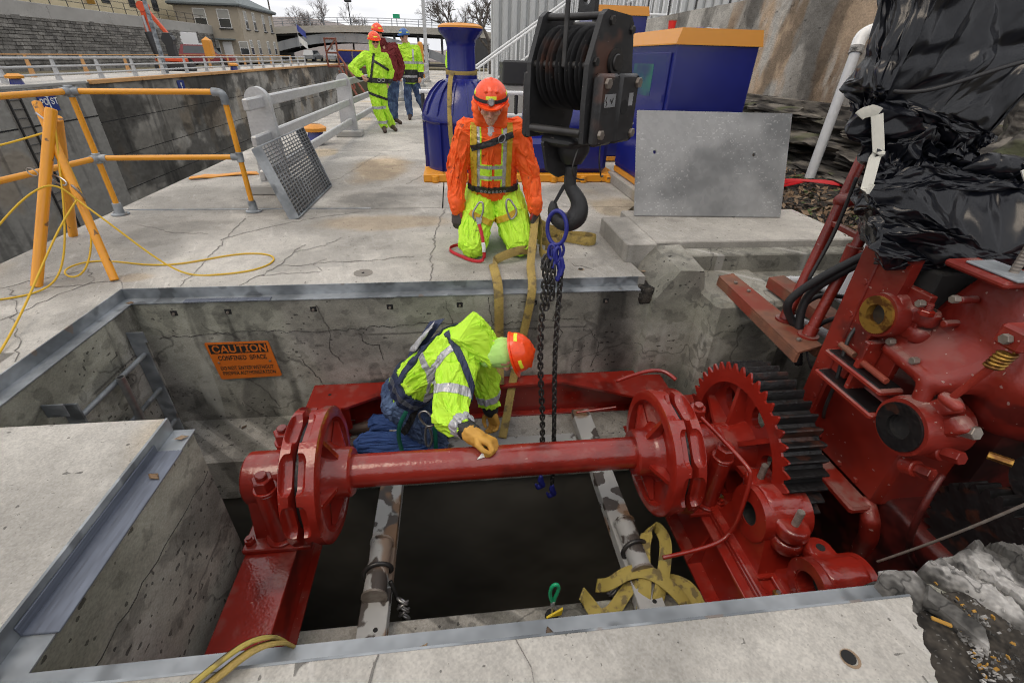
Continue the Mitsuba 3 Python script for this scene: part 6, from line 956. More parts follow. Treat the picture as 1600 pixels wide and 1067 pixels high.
for x in (.165, .395): band(k1, 'vest_stripe', jk, .004, fr_(x - .028, x + .028, .50, .97), 'reflective'); band(k1, 'vest_edge', jk, .003, fr_(x - .040, x + .040, .50, .97), 'hivis_lime')
band(k1, 'vest_panel', jk, .0035, fr_(.165, .285, .575, .70), 'hivis_lime'); band(k1, 'vest_panel', jk, .0035, fr_(.305, .42, .575, .70), 'hivis_lime')
for z in (.585, .665): band(k1, 'vest_stripe', jk, .0045, fr_(.16, .42, z, z + .026), 'reflective')
for x in (.150, .418): s_ = band(k1, 'harness_strap', jk, .011, fr_(x - .021, x + .021, .36, .99, 3.4, 3.9), 'strap_yellow')
band(k1, 'chest_strap', jk, .016, slab_((.285, 3.6, .865), (-.33, 0, 1), .042, (1, 0, .33), (.165, .26)), 'strap_black', 'black chest strap with a buckle')
part(k1, 'chest_buckle', tube(spl([(.335, 3.672, .865), (.335, 3.670, .905), (.372, 3.675, .918), (.372, 3.677, .875)], 14, True), .005, 6, True), 'steel', True)
band(k1, 'belt', jk, .014, slab_((.305, 3.85, .505), (0, -.08, 1), .045, (1, 0, 0), (.205, .4)), 'strap_black')
for i in range(7): part(k1, 'belt_eyelet', lathe([(.005, 0), (.010, 0), (.010, .004), (.005, .004), (.005, 0)], (.20 + i * .03, 3.676 + .10 * ((i - 3) / 6) ** 2 * .9, .508), (0, -1, 0), 10), 'steel')
for x, sg in ((.16, 1), (.425, -1)): band(k1, 'leg_strap', tr1, .010, slab_((x + sg * .03, 3.78, .30), (sg * .55, .1, 1), .042, (1, 0, -sg * .55), (.10, .3)), 'strap_yellow')
for x in (.150, .418):
    for z in (.58, .66, .76, .84): pass
def hook_(p, s, lb):
    h_ = part(k1, 'snap_hook', tube(spl([A(*p) + A(a * s, b, c_) for a, b, c_ in ((0, 0, 0), (-.03, -.01, -.05), (-.02, -.015, -.10), (.01, -.015, -.12), (.035, -.012, -.08), (.05, -.01, -.02), (.04, 0, .03), (.015, .005, .02))], 30, True), .008, 8, True), 'steel', True); return h_
hook_((.16, 3.645, .41), 1, ''); hook_((.44, 3.645, .43), -1, '')
part(k1, 'hook_body', hullpts([(.15, 3.625, .33), (.20, 3.625, .32), (.16, 3.60, .27), (.185, 3.60, .26), (.15, 3.64, .33), (.20, 3.64, .32), (.16, 3.615, .27), (.185, 3.615, .26)]), 'steel', False)
lan = thing('red_lanyard', 'red webbing lanyard trailing from the kneeling man onto the deck', 'lanyard')
part(lan, 'web', ribbon(spl([(.175, 3.60, .28), (.195, 3.545, .20), (.205, 3.50, .11), (.195, 3.485, .03), (.13, 3.50, .016), (.04, 3.58, .020), (-.05, 3.70, .022), (-.06, 3.80, .02), (.0, 3.86, .02), (.06, 3.84, .02)], 50), .026, .005, np.array([(1, .2, 0)] * 16 + [(.2, .3, 1)] * 34)), 'strap_red', True)
part(lan, 'tag', ribbon([(.199, 3.518, .16), (.2045, 3.502, .125), (.2052, 3.492, .09)], .028, .008, (1, .2, 0)), 'tshirt', True)
# --- man crouching in the pit
J = dict(neck=A(.13, 2.50, -.12), chest=A(-.03, 2.52, -.21), waist=A(-.30, 2.60, -.46), hip=A(-.42, 2.64, -.63), shl=A(.06, 2.68, -.19), shr=A(-.03, 2.36, -.25), ell=A(.155, 2.64, -.50), elr=A(-.085, 2.14, -.41), wrl=A(.19, 2.58, -.73), wrr=A(.035, 1.945, -.375),
         hil=A(-.42, 2.76, -.66), hir=A(-.44, 2.58, -.65), knl=A(-.14, 2.76, -1.02), knr=A(-.21, 2.56, -1.02), anl=A(-.66, 2.80, -1.02), anr=A(-.72, 2.58, -1.0), tol=A(-.84, 2.80, -1.05), tor=A(-.90, 2.60, -1.02))
hc = A(.285, 2.45, -.20); k2, R2 = person('man in lime jacket and jeans kneeling in the pit, reaching onto the red shaft', J, (hc, (.32, .16, -.93), (.93, -.2, .34)), None)
jk = chain([J['shr'], J['elr'], J['wrr'] + A(-.055, .075, -.008)], [.115, .105, .072]) + chain([J['shl'], J['ell'], J['wrl'] + A(-.01, .01, .06)], [.11, .10, .078]) + [m3.Manifold.batch_hull([ball(J['chest'], (.17, .18, .15)), ball(J['shl'], .10), ball(J['shr'], .10)]), m3.Manifold.batch_hull([ball(J['chest'], (.17, .18, .15)), ball(J['waist'], (.15, .165, .145))]), m3.Manifold.batch_hull([ball(J['waist'], (.15, .17, .15)), ball(J['hip'] + A(.02, 0, .02), (.13, .165, .12))]), m3.Manifold.batch_hull([ball(J['chest'] + A(.06, 0, .05), .12), ball((.17, 2.50, -.15), (.07, .085, .10))])]
jk = crumple(flesh(jk, .02, 8), .11, (.011, .008, .003), 21); part(k2, 'jacket', jk, 'hivis_lime', 50)
hood = crumple(flesh([m3.Manifold.batch_hull([ball((.00, 2.48, -.06), (.07, .10, .05)), ball((.085, 2.50, .070), (.018, .03, .012)), ball((.15, 2.50, -.08), (.045, .09, .07)), ball((.17, 2.45, -.22), (.04, .07, .06))]), m3.Manifold.batch_hull([ball((.085, 2.50, .065), (.014, .02, .012)), ball((.13, 2.49, .0), (.02, .06, .05))])], .016, 4), .10, (.008, .006, .0025), 8); part(k2, 'hood', hood, 'hivis_lime', 50)
part(k2, 'balaclava', flesh([m3.Manifold.batch_hull([lball(hc, R2, (0, -.02, -.01), (.088, .105, .08)), lball(hc, R2, (0, -.03, -.13), (.075, .075, .05))])], .014, 4, .004, 20, cut=lball(hc, R2, (0, .09, -.01), (.06, .05, .075))), 'lime_fleece', True)
tr2 = [m3.Manifold.batch_hull([ball(J['hip'] + A(.01, 0, .02), (.155, .165, .13)), ball(J['hil'], .12), ball(J['hir'], .125)])]
for s in 'lr': tr2 += chain([J['hi' + s], J['kn' + s]], [.115, .088])
tr2 = crumple(flesh(tr2, .02, 8), .07, (.010, .007, .003), 5); part(k2, 'trousers', tr2, 'denim', 50)
for s in 'lr': part(k2, 'trouser_leg', crumple(flesh(chain([J['kn' + s] + A(-.02, 0, 0), J['an' + s]], [.092, .08]), .02, 6), .13, (.009, .006, .002), 6), 'denim_blue', True); part(k2, 'boot', boot(J['an' + s], J['to' + s], (.5, 0, 0)), 'boot_brown', True)
helmet(k2, hc, R2, 'helmet_orange')
w = J['wrr']; part(k2, 'cuff', flesh(chain([w + A(-.045, .06, -.01), w + A(.01, -.005, -.01)], [.058, .052]), .015, 3, .006, 30), 'strap_black', True)
gl = part(k2, 'glove', hand(A(.06, 1.915, -.368), (.80, -.52, -.06), (-.05, -.55, -.85), -1, (.75, 1.05, .8), 1.22, .16, .0135, .35), 'leather_tan', True, 'tan leather work glove pressed on the shaft'); part(gl, 'cuff', flesh(chain([(.035, 1.93, -.372), (.075, 1.89, -.372)], [.050, .045]), .015, 3, .004, 40), 'leather_tan', True)
w = J['wrl']; part(k2, 'cuff', flesh(chain([w + A(-.01, .01, .04), w + A(.0, 0, -.02)], [.062, .055]), .015, 3), 'strap_black', True); part(k2, 'glove', hand(w + A(.005, -.01, -.03), (.2, -.15, -1), (-.6, -.5, 0), 1, (.4, .6, .5), 1.15), 'leather_tan', True)
sc = thing('scraper_blade', 'white scraper blade held in the tan glove on the shaft', 'scraper'); part(sc, 'blade', hullpts([(.135, 1.83, -.408), (.125, 1.80, -.413), (.06, 1.785, -.420), (.085, 1.818, -.413), (.135, 1.83, -.404), (.125, 1.80, -.409), (.06, 1.785, -.416), (.085, 1.818, -.409)]), 'white_ink', False)
ax = nrm(J['chest'] - J['hip']); band(k2, 'back_stripe', jk, .004, slab(J['chest'] + A(.03, 0, 0) - ax * .02, ax, .052), 'reflective') if 0 else None
band(k2, 'back_stripe', jk, .004, slab_((-.06, 2.42, -.15), (-.55, .85, .35), .045, (.8, .5, 0), (.15, .6)), 'reflective'); band(k2, 'back_stripe', jk, .0045, slab_((-.20, 2.45, -.30), (.80, .15, .45), .045, (0, 1, 0), (.17, .4)), 'reflective')
da = nrm(J['elr'] - J['shr']); band(k2, 'sleeve_stripe', jk, .004, slab_(J['shr'] * .5 + J['elr'] * .5, da, .055, (1, 0, 0), (.15, .15)), 'reflective'); db = nrm(J['wrr'] - J['elr']); band(k2, 'sleeve_stripe', jk, .004, slab_(J['wrr'] - db * .075, db, .06, (0, 0, 1), (.12, .12)), 'reflective'); dl = nrm(J['wrl'] - J['ell']); band(k2, 'sleeve_stripe', jk, .004, slab_(J['wrl'] - dl * .085, dl, .05, (1, 0, 0), (.11, .11)), 'reflective'); band(k2, 'sleeve_stripe', jk, .004, slab_(J['shl'] * .55 + J['ell'] * .45, nrm(J['ell'] - J['shl']), .05, (1, 0, 0), (.12, .12)), 'reflective')
band(k2, 'harness_strap', jk, .010, slab_((-.0, 2.35, -.2), (.9, .35, .12), .042, (0, 0, 1), (.3, .20)), 'strap_navy'); band(k2, 'harness_strap', jk, .011, slab_((-.1, 2.62, -.2), (-.40, .88, .1), .045, (1, .5, .8), (.42, .3)), 'strap_navy')
band(k2, 'harness_belt', jk, .014, slab_(J['hip'] + ax * .13, ax, .125, (0, 1, 0)), 'strap_navy'); band(k2, 'belt_stripe', jk, .017, slab_(J['hip'] + ax * .13, ax, .038, (0, 1, 0)), 'galv_dark')
dt = nrm(J['knr'] - J['hir']); band(k2, 'thigh_strap', tr2, .010, slab_(J['hir'] + dt * .12, nrm(dt + A(.5, 0, .3)), .045, (0, 1, 0)), 'strap_black')
part(k2, 'pack_frame', hullpts([(-.36, 2.62, -.32), (-.27, 2.64, -.21), (-.13, 2.62, -.06), (-.10, 2.70, -.06), (-.28, 2.72, -.22), (-.36, 2.72, -.34), (-.25, 2.6, -.23), (-.2, 2.72, -.09)]), 'strap_navy', 40); part(k2, 'plastic_packet', rough(fine(hullpts([(-.34, 2.60, -.24), (-.18, 2.58, -.06), (-.30, 2.56, -.22), (-.16, 2.66, -.05), (-.22, 2.57, -.10), (-.33, 2.66, -.25), (-.26, 2.58, -.12)]), .02), .012, 25, 3), 'reflective', True)
for pts, mt, r_ in (([(-.38, 2.46, -.62), (-.43, 2.44, -.72), (-.45, 2.45, -.85), (-.44, 2.46, -1.0)], 'strap_green', .0), ([(-.20, 2.42, -.72), (-.20, 2.40, -.85), (-.21, 2.42, -1.05)], 'strap_green', .0)): part(k2, 'green_strap', ribbon(spl(pts, 16), .028, .005, (1, .2, .1)), mt, True)
part(k2, 'snap_hook', tube(spl([(-.25, 2.40, -.58), (-.21, 2.38, -.62), (-.20, 2.38, -.68), (-.24, 2.39, -.70), (-.28, 2.40, -.66), (-.29, 2.40, -.60)], 20, True), .008, 7, True), 'steel', True); part(k2, 'snap_hook', tube(spl([(-.245, 2.39, -.70), (-.225, 2.39, -.76), (-.232, 2.39, -.86), (-.255, 2.39, -.88), (-.262, 2.39, -.76)], 18, True), .008, 7, True), 'steel', True)
band(k2, 'lower_hem', jk, .002, slab_(J['hip'] - ax * .03, ax, .05, (0, 1, 0)), 'strap_black')
# --- three men standing on the walkway, and one half hidden
def stander(label, J, hd, jm, tm_, wr=.010, seed=1, fat=1.0, hem=None, helm='helmet_orange', hood=None, gl='skin', bt='boot_brown'):
    k, R = person(label, J, hd, None); f_ = fat
    jk = chain([J['shl'], J['ell'], J['wrl']], [.092, .080, .058]) + chain([J['shr'], J['elr'], J['wrr']], [.092, .080, .058]) + [m3.Manifold.batch_hull([ball(J['neck'] + A(0, 0, .035), (.078, .082, .03)), ball(J['neck'] - A(0, 0, .05), (.10, .10, .05))]), m3.Manifold.batch_hull([ball(J['chest'], (.18 * f_, .15, .15)), ball(J['shl'], .085), ball(J['shr'], .085)]), m3.Manifold.batch_hull([ball(J['chest'], (.18 * f_, .16 * f_, .14)), ball(J['waist'], (.175 * f_, .16 * f_, .12))]), m3.Manifold.batch_hull([ball(J['waist'], (.175 * f_, .16 * f_, .12)), ball(hem if hem is not None else J['hip'], (.185, .16, .06))])]
    jk = crumple(flesh(jk, .025, 8), .12, (.012, .009, .003), seed); part(k, 'jacket', jk, jm, 50)
    tr = [m3.Manifold.batch_hull([ball(J['hip'], (.165, .13, .09)), ball(J['hil'], .10), ball(J['hir'], .10)])]
    for s in 'lr': tr += chain([J['hi' + s], J['kn' + s], J['an' + s] + A(0, 0, .03)], [.108, .088, .078])
    tr = crumple(flesh(tr, .025, 8), .11, (.011, .008, .003), seed + 3); part(k, 'trousers', tr, tm_, 50)
    for s in 'lr':
        part(k, 'boot', boot(J['an' + s], J['to' + s]), bt, True); d = nrm(J['wr' + s] - J['el' + s]); part(k, 'hand', hand(J['wr' + s] + d * .02, d, (1 if s == 'l' else -1, .3, .2), 1 if s == 'l' else -1, (.4, .6, .4)), gl, True)
    helmet(k, hd[0], R, helm); part(k, 'sunglasses', mv(hullpts([(s * .06, y, z) for s in (-1, 1) for y in (.085, .098) for z in (-.006, .026)]), hd[0], R), 'black_ink', 30)
    return k, jk, tr, R
x, y = -1.47, 10.9
J = dict(neck=A(-1.47, 10.95, 1.43), chest=A(-1.47, 10.95, 1.22), waist=A(-1.46, 10.95, 1.0), hip=A(-1.49, 10.95, .88), shl=A(-1.64, 10.92, 1.36), shr=A(-1.29, 11.0, 1.34), ell=A(-1.90, 10.82, 1.16), elr=A(-1.22, 11.08, 1.10), wrl=A(-1.76, 10.76, 1.03), wrr=A(-1.27, 11.02, .92), hil=A(-1.57, 10.95, .84), hir=A(-1.41, 10.95, .84), knl=A(-1.53, 10.86, .48), knr=A(-1.42, 11.0, .47), anl=A(-1.44, 10.88, .10), anr=A(-1.30, 11.12, .10), tol=A(-1.40, 10.72, .04), tor=A(-1.21, 10.98, .04))
k3, jk, tr, R3 = stander('man in lime hoodie and trousers with black harness leaning on the silver guard rail', J, (A(-1.445, 10.92, 1.60), (.35, -.93, -.1), (0.0, -.05, 1)), 'hivis_lime', 'hivis_lime', .010, 31, 1.04, None, 'helmet_orange')
part(k3, 'hood', flesh([m3.Manifold.batch_hull([lball(A(-1.445, 10.92, 1.60), R3, (0, -.02, .0), (.098, .11, .11)), lball(A(-1.445, 10.92, 1.60), R3, (0, -.01, -.17), (.11, .10, .05))])], .016, 4, .005, 18, cut=lball(A(-1.445, 10.92, 1.60), R3, (0, .1, -.02), (.058, .08, .085))), 'hivis_lime', True)
band(k3, 'harness_strap', jk, .010, slab_((-1.52, 10.8, 1.2), (1, .1, -.25), .045, (0, 0, 1), (.3, .22)), 'strap_black'); band(k3, 'harness_strap', jk, .010, slab_((-1.36, 10.8, 1.22), (.5, .1, .9), .045, (1, 0, -.5), (.16, .3)), 'strap_black'); band(k3, 'harness_belt', jk, .014, slab((-1.47, 10.95, .95), (0.06, 0, 1), .085), 'strap_black')
for q in ((-1.34, 10.80), (-1.42, 10.785)): part(k3, 'belt_ring', tube(spl([(q[0] + .03, q[1], .96), (q[0], q[1], .99), (q[0] - .03, q[1], .96), (q[0], q[1], .93)], 16, True), .007, 6, True), 'steel', True)
for z in (.44, .17): band(k3, 'trouser_stripe', tr, .005, bx(-1.75, -1.36 if z > .3 else -1.36, 10.5, 11.3, z, z + .05, 0), 'reflective')
band(k3, 'thigh_strap', tr, .010, slab((-1.5, 10.9, .68), (.35, 0, 1), .045), 'strap_black')
J = dict(neck=A(-1.46, 12.25, 1.64), chest=A(-1.40, 12.3, 1.36), waist=A(-1.36, 12.3, 1.08), hip=A(-1.35, 12.3, .92), shl=A(-1.63, 12.25, 1.54), shr=A(-1.22, 12.35, 1.53), ell=A(-1.70, 12.2, 1.2), elr=A(-1.10, 12.40, 1.18), wrl=A(-1.58, 12.1, 1.0), wrr=A(-1.18, 12.3, .95), hil=A(-1.44, 12.3, .88), hir=A(-1.27, 12.3, .88), knl=A(-1.44, 12.28, .48), knr=A(-1.33, 12.3, .48), anl=A(-1.45, 12.3, .10), anr=A(-1.36, 12.35, .10), tol=A(-1.42, 12.12, .04), tor=A(-1.22, 12.22, .04))
k4, jk, tr, R4 = stander('man in a maroon jacket and jeans with orange helmet standing behind the lime-clad man', J, (A(-1.53, 12.2, 1.79), (.55, -.8, -.1), (0, 0, 1)), 'maroon', 'denim', .012, 41, 1.12)
J = dict(neck=A(-1.03, 13.3, 1.61), chest=A(-1.01, 13.3, 1.34), waist=A(-.99, 13.3, 1.06), hip=A(-.98, 13.3, .92), shl=A(-1.20, 13.25, 1.52), shr=A(-.80, 13.35, 1.52), ell=A(-1.30, 13.25, 1.20), elr=A(-.73, 13.35, 1.20), wrl=A(-1.26, 13.15, .98), wrr=A(-.74, 13.25, .96), hil=A(-1.07, 13.3, .88), hir=A(-.90, 13.3, .88), knl=A(-1.09, 13.28, .48), knr=A(-.81, 13.35, .48), anl=A(-1.07, 13.3, .10), anr=A(-.68, 13.55, .10), tol=A(-1.07, 13.1, .04), tor=A(-.63, 13.38, .04))
k5, jk, tr, R5 = stander('man in lime and black hi-vis coat and jeans with a blue helmet', J, (A(-1.06, 13.25, 1.755), (-.55, -.83, -.05), (0, 0, 1)), 'hivis_lime', 'denim', .010, 51, 1.04, A(-.98, 13.3, .84), 'helmet_blue', gl='skin')
band(k5, 'coat_panel', jk, .003, bx(-1.35 + .13, -.70 - .1, 12.9, 13.7, .82, 1.10, 0), 'strap_black'); band(k5, 'coat_stripe', jk, .006, bx(-1.2, -.82, 12.9, 13.7, .93, .98, 0), 'reflective'); band(k5, 'coat_stripe', jk, .006, bx(-1.4, -.6, 12.9, 13.7, 1.22, 1.27, 0), 'reflective'); band(k5, 'coat_stripe', jk, .006, bx(-.90, -.86, 12.9, 13.7, 1.27, 1.52, 0), 'reflective'); band(k5, 'cuff', jk, .005, bx(-.80, -.6, 12.9, 13.7, .92, 1.05, 0), 'strap_black')
J = dict(neck=A(0.10, 20.1, 1.58), chest=A(0.10, 20.1, 1.36), waist=A(0.10, 20.1, 1.06), hip=A(0.10, 20.1, .92), shl=A(-0.06, 20.1, 1.49), shr=A(0.26, 20.1, 1.49), ell=A(-0.12, 20.1, 1.2), elr=A(0.33, 20.1, 1.2), wrl=A(-0.10, 20, .98), wrr=A(0.31, 20, .98), hil=A(0.02, 20.1, .88), hir=A(0.18, 20.1, .88), knl=A(0.01, 20.1, .48), knr=A(0.19, 20.1, .48), anl=A(0.01, 20.1, .1), anr=A(0.19, 20.1, .1), tol=A(0.01, 19.9, .04), tor=A(0.19, 19.9, .04))
stander('man in hi-vis almost hidden behind the blue capstan', J, (A(0.10, 20.05, 1.78), (-.3, -1, 0), (0, 0, 1)), 'hivis_lime', 'hivis_lime', .008, 61)
# ------------------------------------------------------------------ crane hook block, ring, chains, slings, small things
hb = thing('hook_block', 'worn black crane hook block with rope sheaves and a large hook', 'hook block')
o = A(.60, 2.50, 0); th = math.radians(42); hu, hn = A(math.cos(th), math.sin(th), 0), A(math.sin(th) * -1, math.cos(th), 0)   # hu along the cheek plates, hn across the block
o0 = o.copy(); HB = lambda u, n_, z: o0 + hu * u * 1.12 + hn * n_ * 1.15 + A(0, 0, 1.02 + (z - 1.02) * 1.06 + .045)
HR = np.stack([hu * 1.12, hn * 1.15, A(0, 0, 1.06)], 1); o = o - A(0, 0, 1.02 * .06 - .045)
cheek = Polygon([(-.145, 1.02), (.150, 1.02), (.175, 1.10), (.185, 1.28), (.145, 1.475), (.12, 1.50), (-.06, 1.51), (-.09, 1.49), (-.155, 1.32), (-.155, 1.15)])
for n_ in (-.150, .128): part(hb, 'cheek_plate', mv(mv(ext(cheek, .022), (0, 0, 0), np.stack([A(1, 0, 0), A(0, 0, 1), A(0, -1, 0)], 1)), HB(0, n_ + .022, 0), HR), 'black_paint', False)
for u in (-.090, .152): part(hb, 'weight_bolt', mv(hexp((u, -.212, 1.255), (u, -.198, 1.255), .022), o, HR), 'rusty_bolt', 20)
for s_, n0 in ((1, -.198), (-1, .151)):
    for (u0, u1) in ((-.130, .018), (.022, .178)): part(hb, 'cheek_weight', mv(bx(u0, u1, n0, n0 + .046, 1.01, 1.29, .014), o, HR), 'black_paint', 40)
for u, z in ((-.105, 1.06), (.15, 1.05)): part(hb, 'weight_bolt', mv(hexp((u, -.212, z), (u, -.198, z), .020), o, HR), 'rusty_bolt', 20)
for u, z in ((-.03, 1.475), (.13, 1.45), (-.115, 1.33)): part(hb, 'plate_bolt', mv(hexp((u, -.162, z), (u, -.15, z), .017), o, HR), 'dark_iron', 20)
part(hb, 'centre_pin', mv(cat([cyl((.02, -.172, 1.33), (.02, .15, 1.33), .032, 20, b=.004), lathe([(.034, 0), (.05, 0), (.05, .012), (.034, .012), (.034, 0)], (.02, -.165, 1.33), (0, 1, 0), 20)]), o, HR), 'dark_iron')
part(hb, 'weight_hole', mv(cyl((.065, -.1985, 1.16), (.065, -.1995, 1.16), .030, 18), o, HR), 'black_gap')
part(hb, 'data_plate', mv(bx(-.095, -.015, -.2005, -.1985, 1.165, 1.215, .0), o, HR), 'slab_metal', False); part(hb, 'data_plate', mv(bx(.095, .128, -.2005, -.1985, 1.165, 1.215, 0), o, HR), 'slab_metal', False)
dpk = [k for k in scene if k.startswith('hook_block__data_plate')][0]
part(dpk, 'scratch', mv(cat([tube(spl([(-.085, -.2012, 1.205), (-.09, -.2012, 1.19), (-.08, -.2012, 1.18), (-.088, -.2012, 1.17)], 10), .0022, 5), tube(spl([(-.055, -.2012, 1.195), (-.045, -.2012, 1.185), (-.035, -.2012, 1.20), (-.045, -.2012, 1.178)], 10), .0022, 5)]), o, HR), 'black_ink', True)
for i in range(5):
    n_ = -.095 + i * .047; part(hb, 'sheave', mv(lathe([(0, -.014), (.155, -.014), (.165, -.010), (.135, 0), (.165, .010), (.155, .014), (0, .014)], (.01, n_, 1.30), (0, 1, 0), 40), o, HR), 'black_paint')
for u, z, r_ in ((-.125, 1.315, .016), (-.135, 1.06, .018), (-.05, 1.49, .014), (.13, 1.47, .014)): part(hb, 'tie_rod', mv(cyl((u, -.128, z), (u, .128, z), r_, 14), o, HR), 'dark_iron')
part(hb, 'top_lug', mv(mv(ext(Polygon([(-.032, 0), (.032, 0), (.028, .06), (0, .085), (-.028, .06)]).buffer(.008).difference(circ(0, .05, .016)), .03), (0, 0, 0), np.stack([A(0, 1, 0), A(0, 0, 1), A(1, 0, 0)], 1)), HB(.02, 0, 1.50), HR), 'black_paint', 30)
for u, n_ in ((-.148, -.03), (.165, .05)): part(hb, 'hoist_rope', cyl(HB(u, n_, 1.31), HB(u, n_, 14), .011, 10), 'dark_iron')
part(hb, 'trunnion', mv(lathe([(0, .90), (.045, .90), (.062, .93), (.075, .96), (.075, 1.02), (0, 1.02)], (0.01, 0, 0), n=28), o, HR), 'black_paint'); part(hb, 'trunnion_block', mv(bx(-.13, .13, -.09, .09, .985, 1.04, .02), o, HR), 'black_paint', 40)
part(hb, 'guard_plate', mv(mv(ext(Polygon([(-.14, 1.0), (.13, 1.0), (.12, .90), (.06, .845), (-.02, .84), (-.1, .88)]).buffer(.01), .014), (0, 0, 0), np.stack([A(1, 0, 0), A(0, 0, 1), A(0, -1, 0)], 1)), HB(0, .06, 0), HR), 'black_paint', 30)
hook_c = [(.005, 0, .93), (.006, 0, .87), (.012, 0, .82), (.045, 0, .775), (.068, 0, .72), (.055, 0, .66), (.010, 0, .630), (-.042, 0, .645), (-.072, 0, .69), (-.073, 0, .735)]
hp = spl(hook_c, 40); rr = np.interp(np.linspace(0, 1, 40), [0, .2, .35, .55, .7, .85, 1], [.034, .032, .040, .056, .052, .040, .016]); ho = part(hb, 'hook', mv(tube(hp, rr, 16), o0, np.stack([nrm(A(.93, -.36, 0)), nrm(A(.36, .93, 0)), A(0, 0, 1)], 1)), 'black_paint', True)
part(ho, 'latch', mv(hullpts([(-.012, -.012, .82), (-.012, .012, .82), (-.03, -.014, .83), (-.03, .014, .83), (-.072, -.012, .74), (-.072, .012, .74), (-.058, -.012, .73), (-.058, .012, .73)]), o0, np.stack([nrm(A(.93, -.36, 0)), nrm(A(.36, .93, 0)), A(0, 0, 1)], 1)), 'black_paint', 30)
part(hb, 'tag_wire', tube(spl([HB(-.10, -.10, .99), HB(-.13, -.1, .90), HB(-.09, -.10, .86), HB(-.03, -.1, .845)], 16), .004, 6), 'dark_iron', True); part(hb, 'tag_wire', tube(spl([HB(.06, -.11, 1.0), HB(.05, -.12, .92), HB(.08, -.12, .85), HB(.13, -.1, .84)], 16), .004, 6), 'dark_iron', True)
# lifting ring with shorteners and two chains
cr = thing('chain_sling', 'blue lifting ring with dark chain legs hanging from the crane hook into the pit', 'chain')
rc_ = A(.548, 2.47, .605); Rr = np.stack([nrm(A(.8, -.6, 0)), A(0, 0, 1), nrm(np.cross(A(.8, -.6, 0), A(0, 0, 1)))], 1)
part(cr, 'master_ring', mv(tube(spl([(.058 * math.cos(a), .095 * math.sin(a), 0) for a in np.linspace(0, 2 * math.pi, 17)[:-1]], 40, True), .0115, 12, True), rc_, Rr), 'ring_blue', True)
def link(p, d, tw, L=.036, w=.0145, r=.0062, mat=None):
    R = frame(d, (math.cos(tw), math.sin(tw), .2)); q = [(w * math.cos(a), 0, L * .5 * math.sin(a) + (L * .22 if math.sin(a) > 0 else -L * .22)) for a in np.linspace(0, 2 * math.pi, 15)[:-1]]; return mv(tube(np.array(q), r, 6, True), p, R)
def links(pts, L=.036, par=cr, mat='dark_iron', tw0=0):
    p = spl(pts, 400); s = np.r_[0, np.cumsum(np.linalg.norm(np.diff(p, axis=0), axis=1))]; n = int(s[-1] / (L * .98)); c_ = []
    for i in range(n):
        t = (i + .5) * L * .98; q = np.array([np.interp(t, s, p[:, j]) for j in range(3)]); d = np.array([np.interp(min(t + .01, s[-1]), s, p[:, j]) - np.interp(t - .01, s, p[:, j]) for j in range(3)]); part(par, 'link', link(q, d, tw0 + i * math.pi / 2), mat, True)
B0 = A(.545, 2.455, .50)
for i in range(5): a = i * 1.25; part(cr, 'connector', mv(tube(spl([(.02 * math.cos(t), 0, .042 * math.sin(t)) for t in np.linspace(0, 6.28, 13)[:-1]], 24, True), .008, 8, True), B0 + A(.028 * math.cos(a), .026 * math.sin(a), -.02 - .012 * (i % 3)), rot((0, 0, 1), 50 * i)[:3, :3]), 'ring_blue', True)
for i, (dx, dz) in enumerate(((.035, -.11), (.02, -.14), (-.01, -.06))): part(cr, 'grab_hook', flesh(chain([B0 + A(dx, -.02, dz + .05), B0 + A(dx + .012, -.02, dz), B0 + A(dx, -.025, dz - .045), B0 + A(dx - .015, -.02, dz - .03)], [.012, .014, .012, .007]), .01, 2), 'ring_blue', True)
links([B0 + A(-.045, 0, -.06), (.492, 2.44, .30), (.494, 2.43, -.2), (.535, 2.42, -.70), (.558, 2.42, -1.27)]); links([B0 + A(.045, .01, -.10), (.588, 2.45, .2), (.592, 2.44, -.2), (.625, 2.44, -.75), (.655, 2.44, -1.40)], tw0=.7)
links([B0 + A(-.025, -.01, -.06), (.512, 2.43, .32), (.516, 2.43, .22), (.51, 2.43, .12)]); links([B0 + A(-.005, -.02, -.06), (.535, 2.42, .32), (.54, 2.42, .24), (.535, 2.42, .18)], tw0=.4); links([B0 + A(-.05, 0, -.05), (.476, 2.44, .40), (.478, 2.44, .36)], tw0=.2)
for p in ((.558, 2.42, -1.33), (.658, 2.44, -1.46)): part(cr, 'end_hook', flesh(chain([A(*p) + A(0, 0, .04), A(*p), A(*p) + A(.02, 0, -.05), A(*p) + A(-.015, 0, -.075), A(*p) + A(-.035, 0, -.04)], [.016, .024, .022, .018, .010]), .014, 3), 'ring_blue', True)
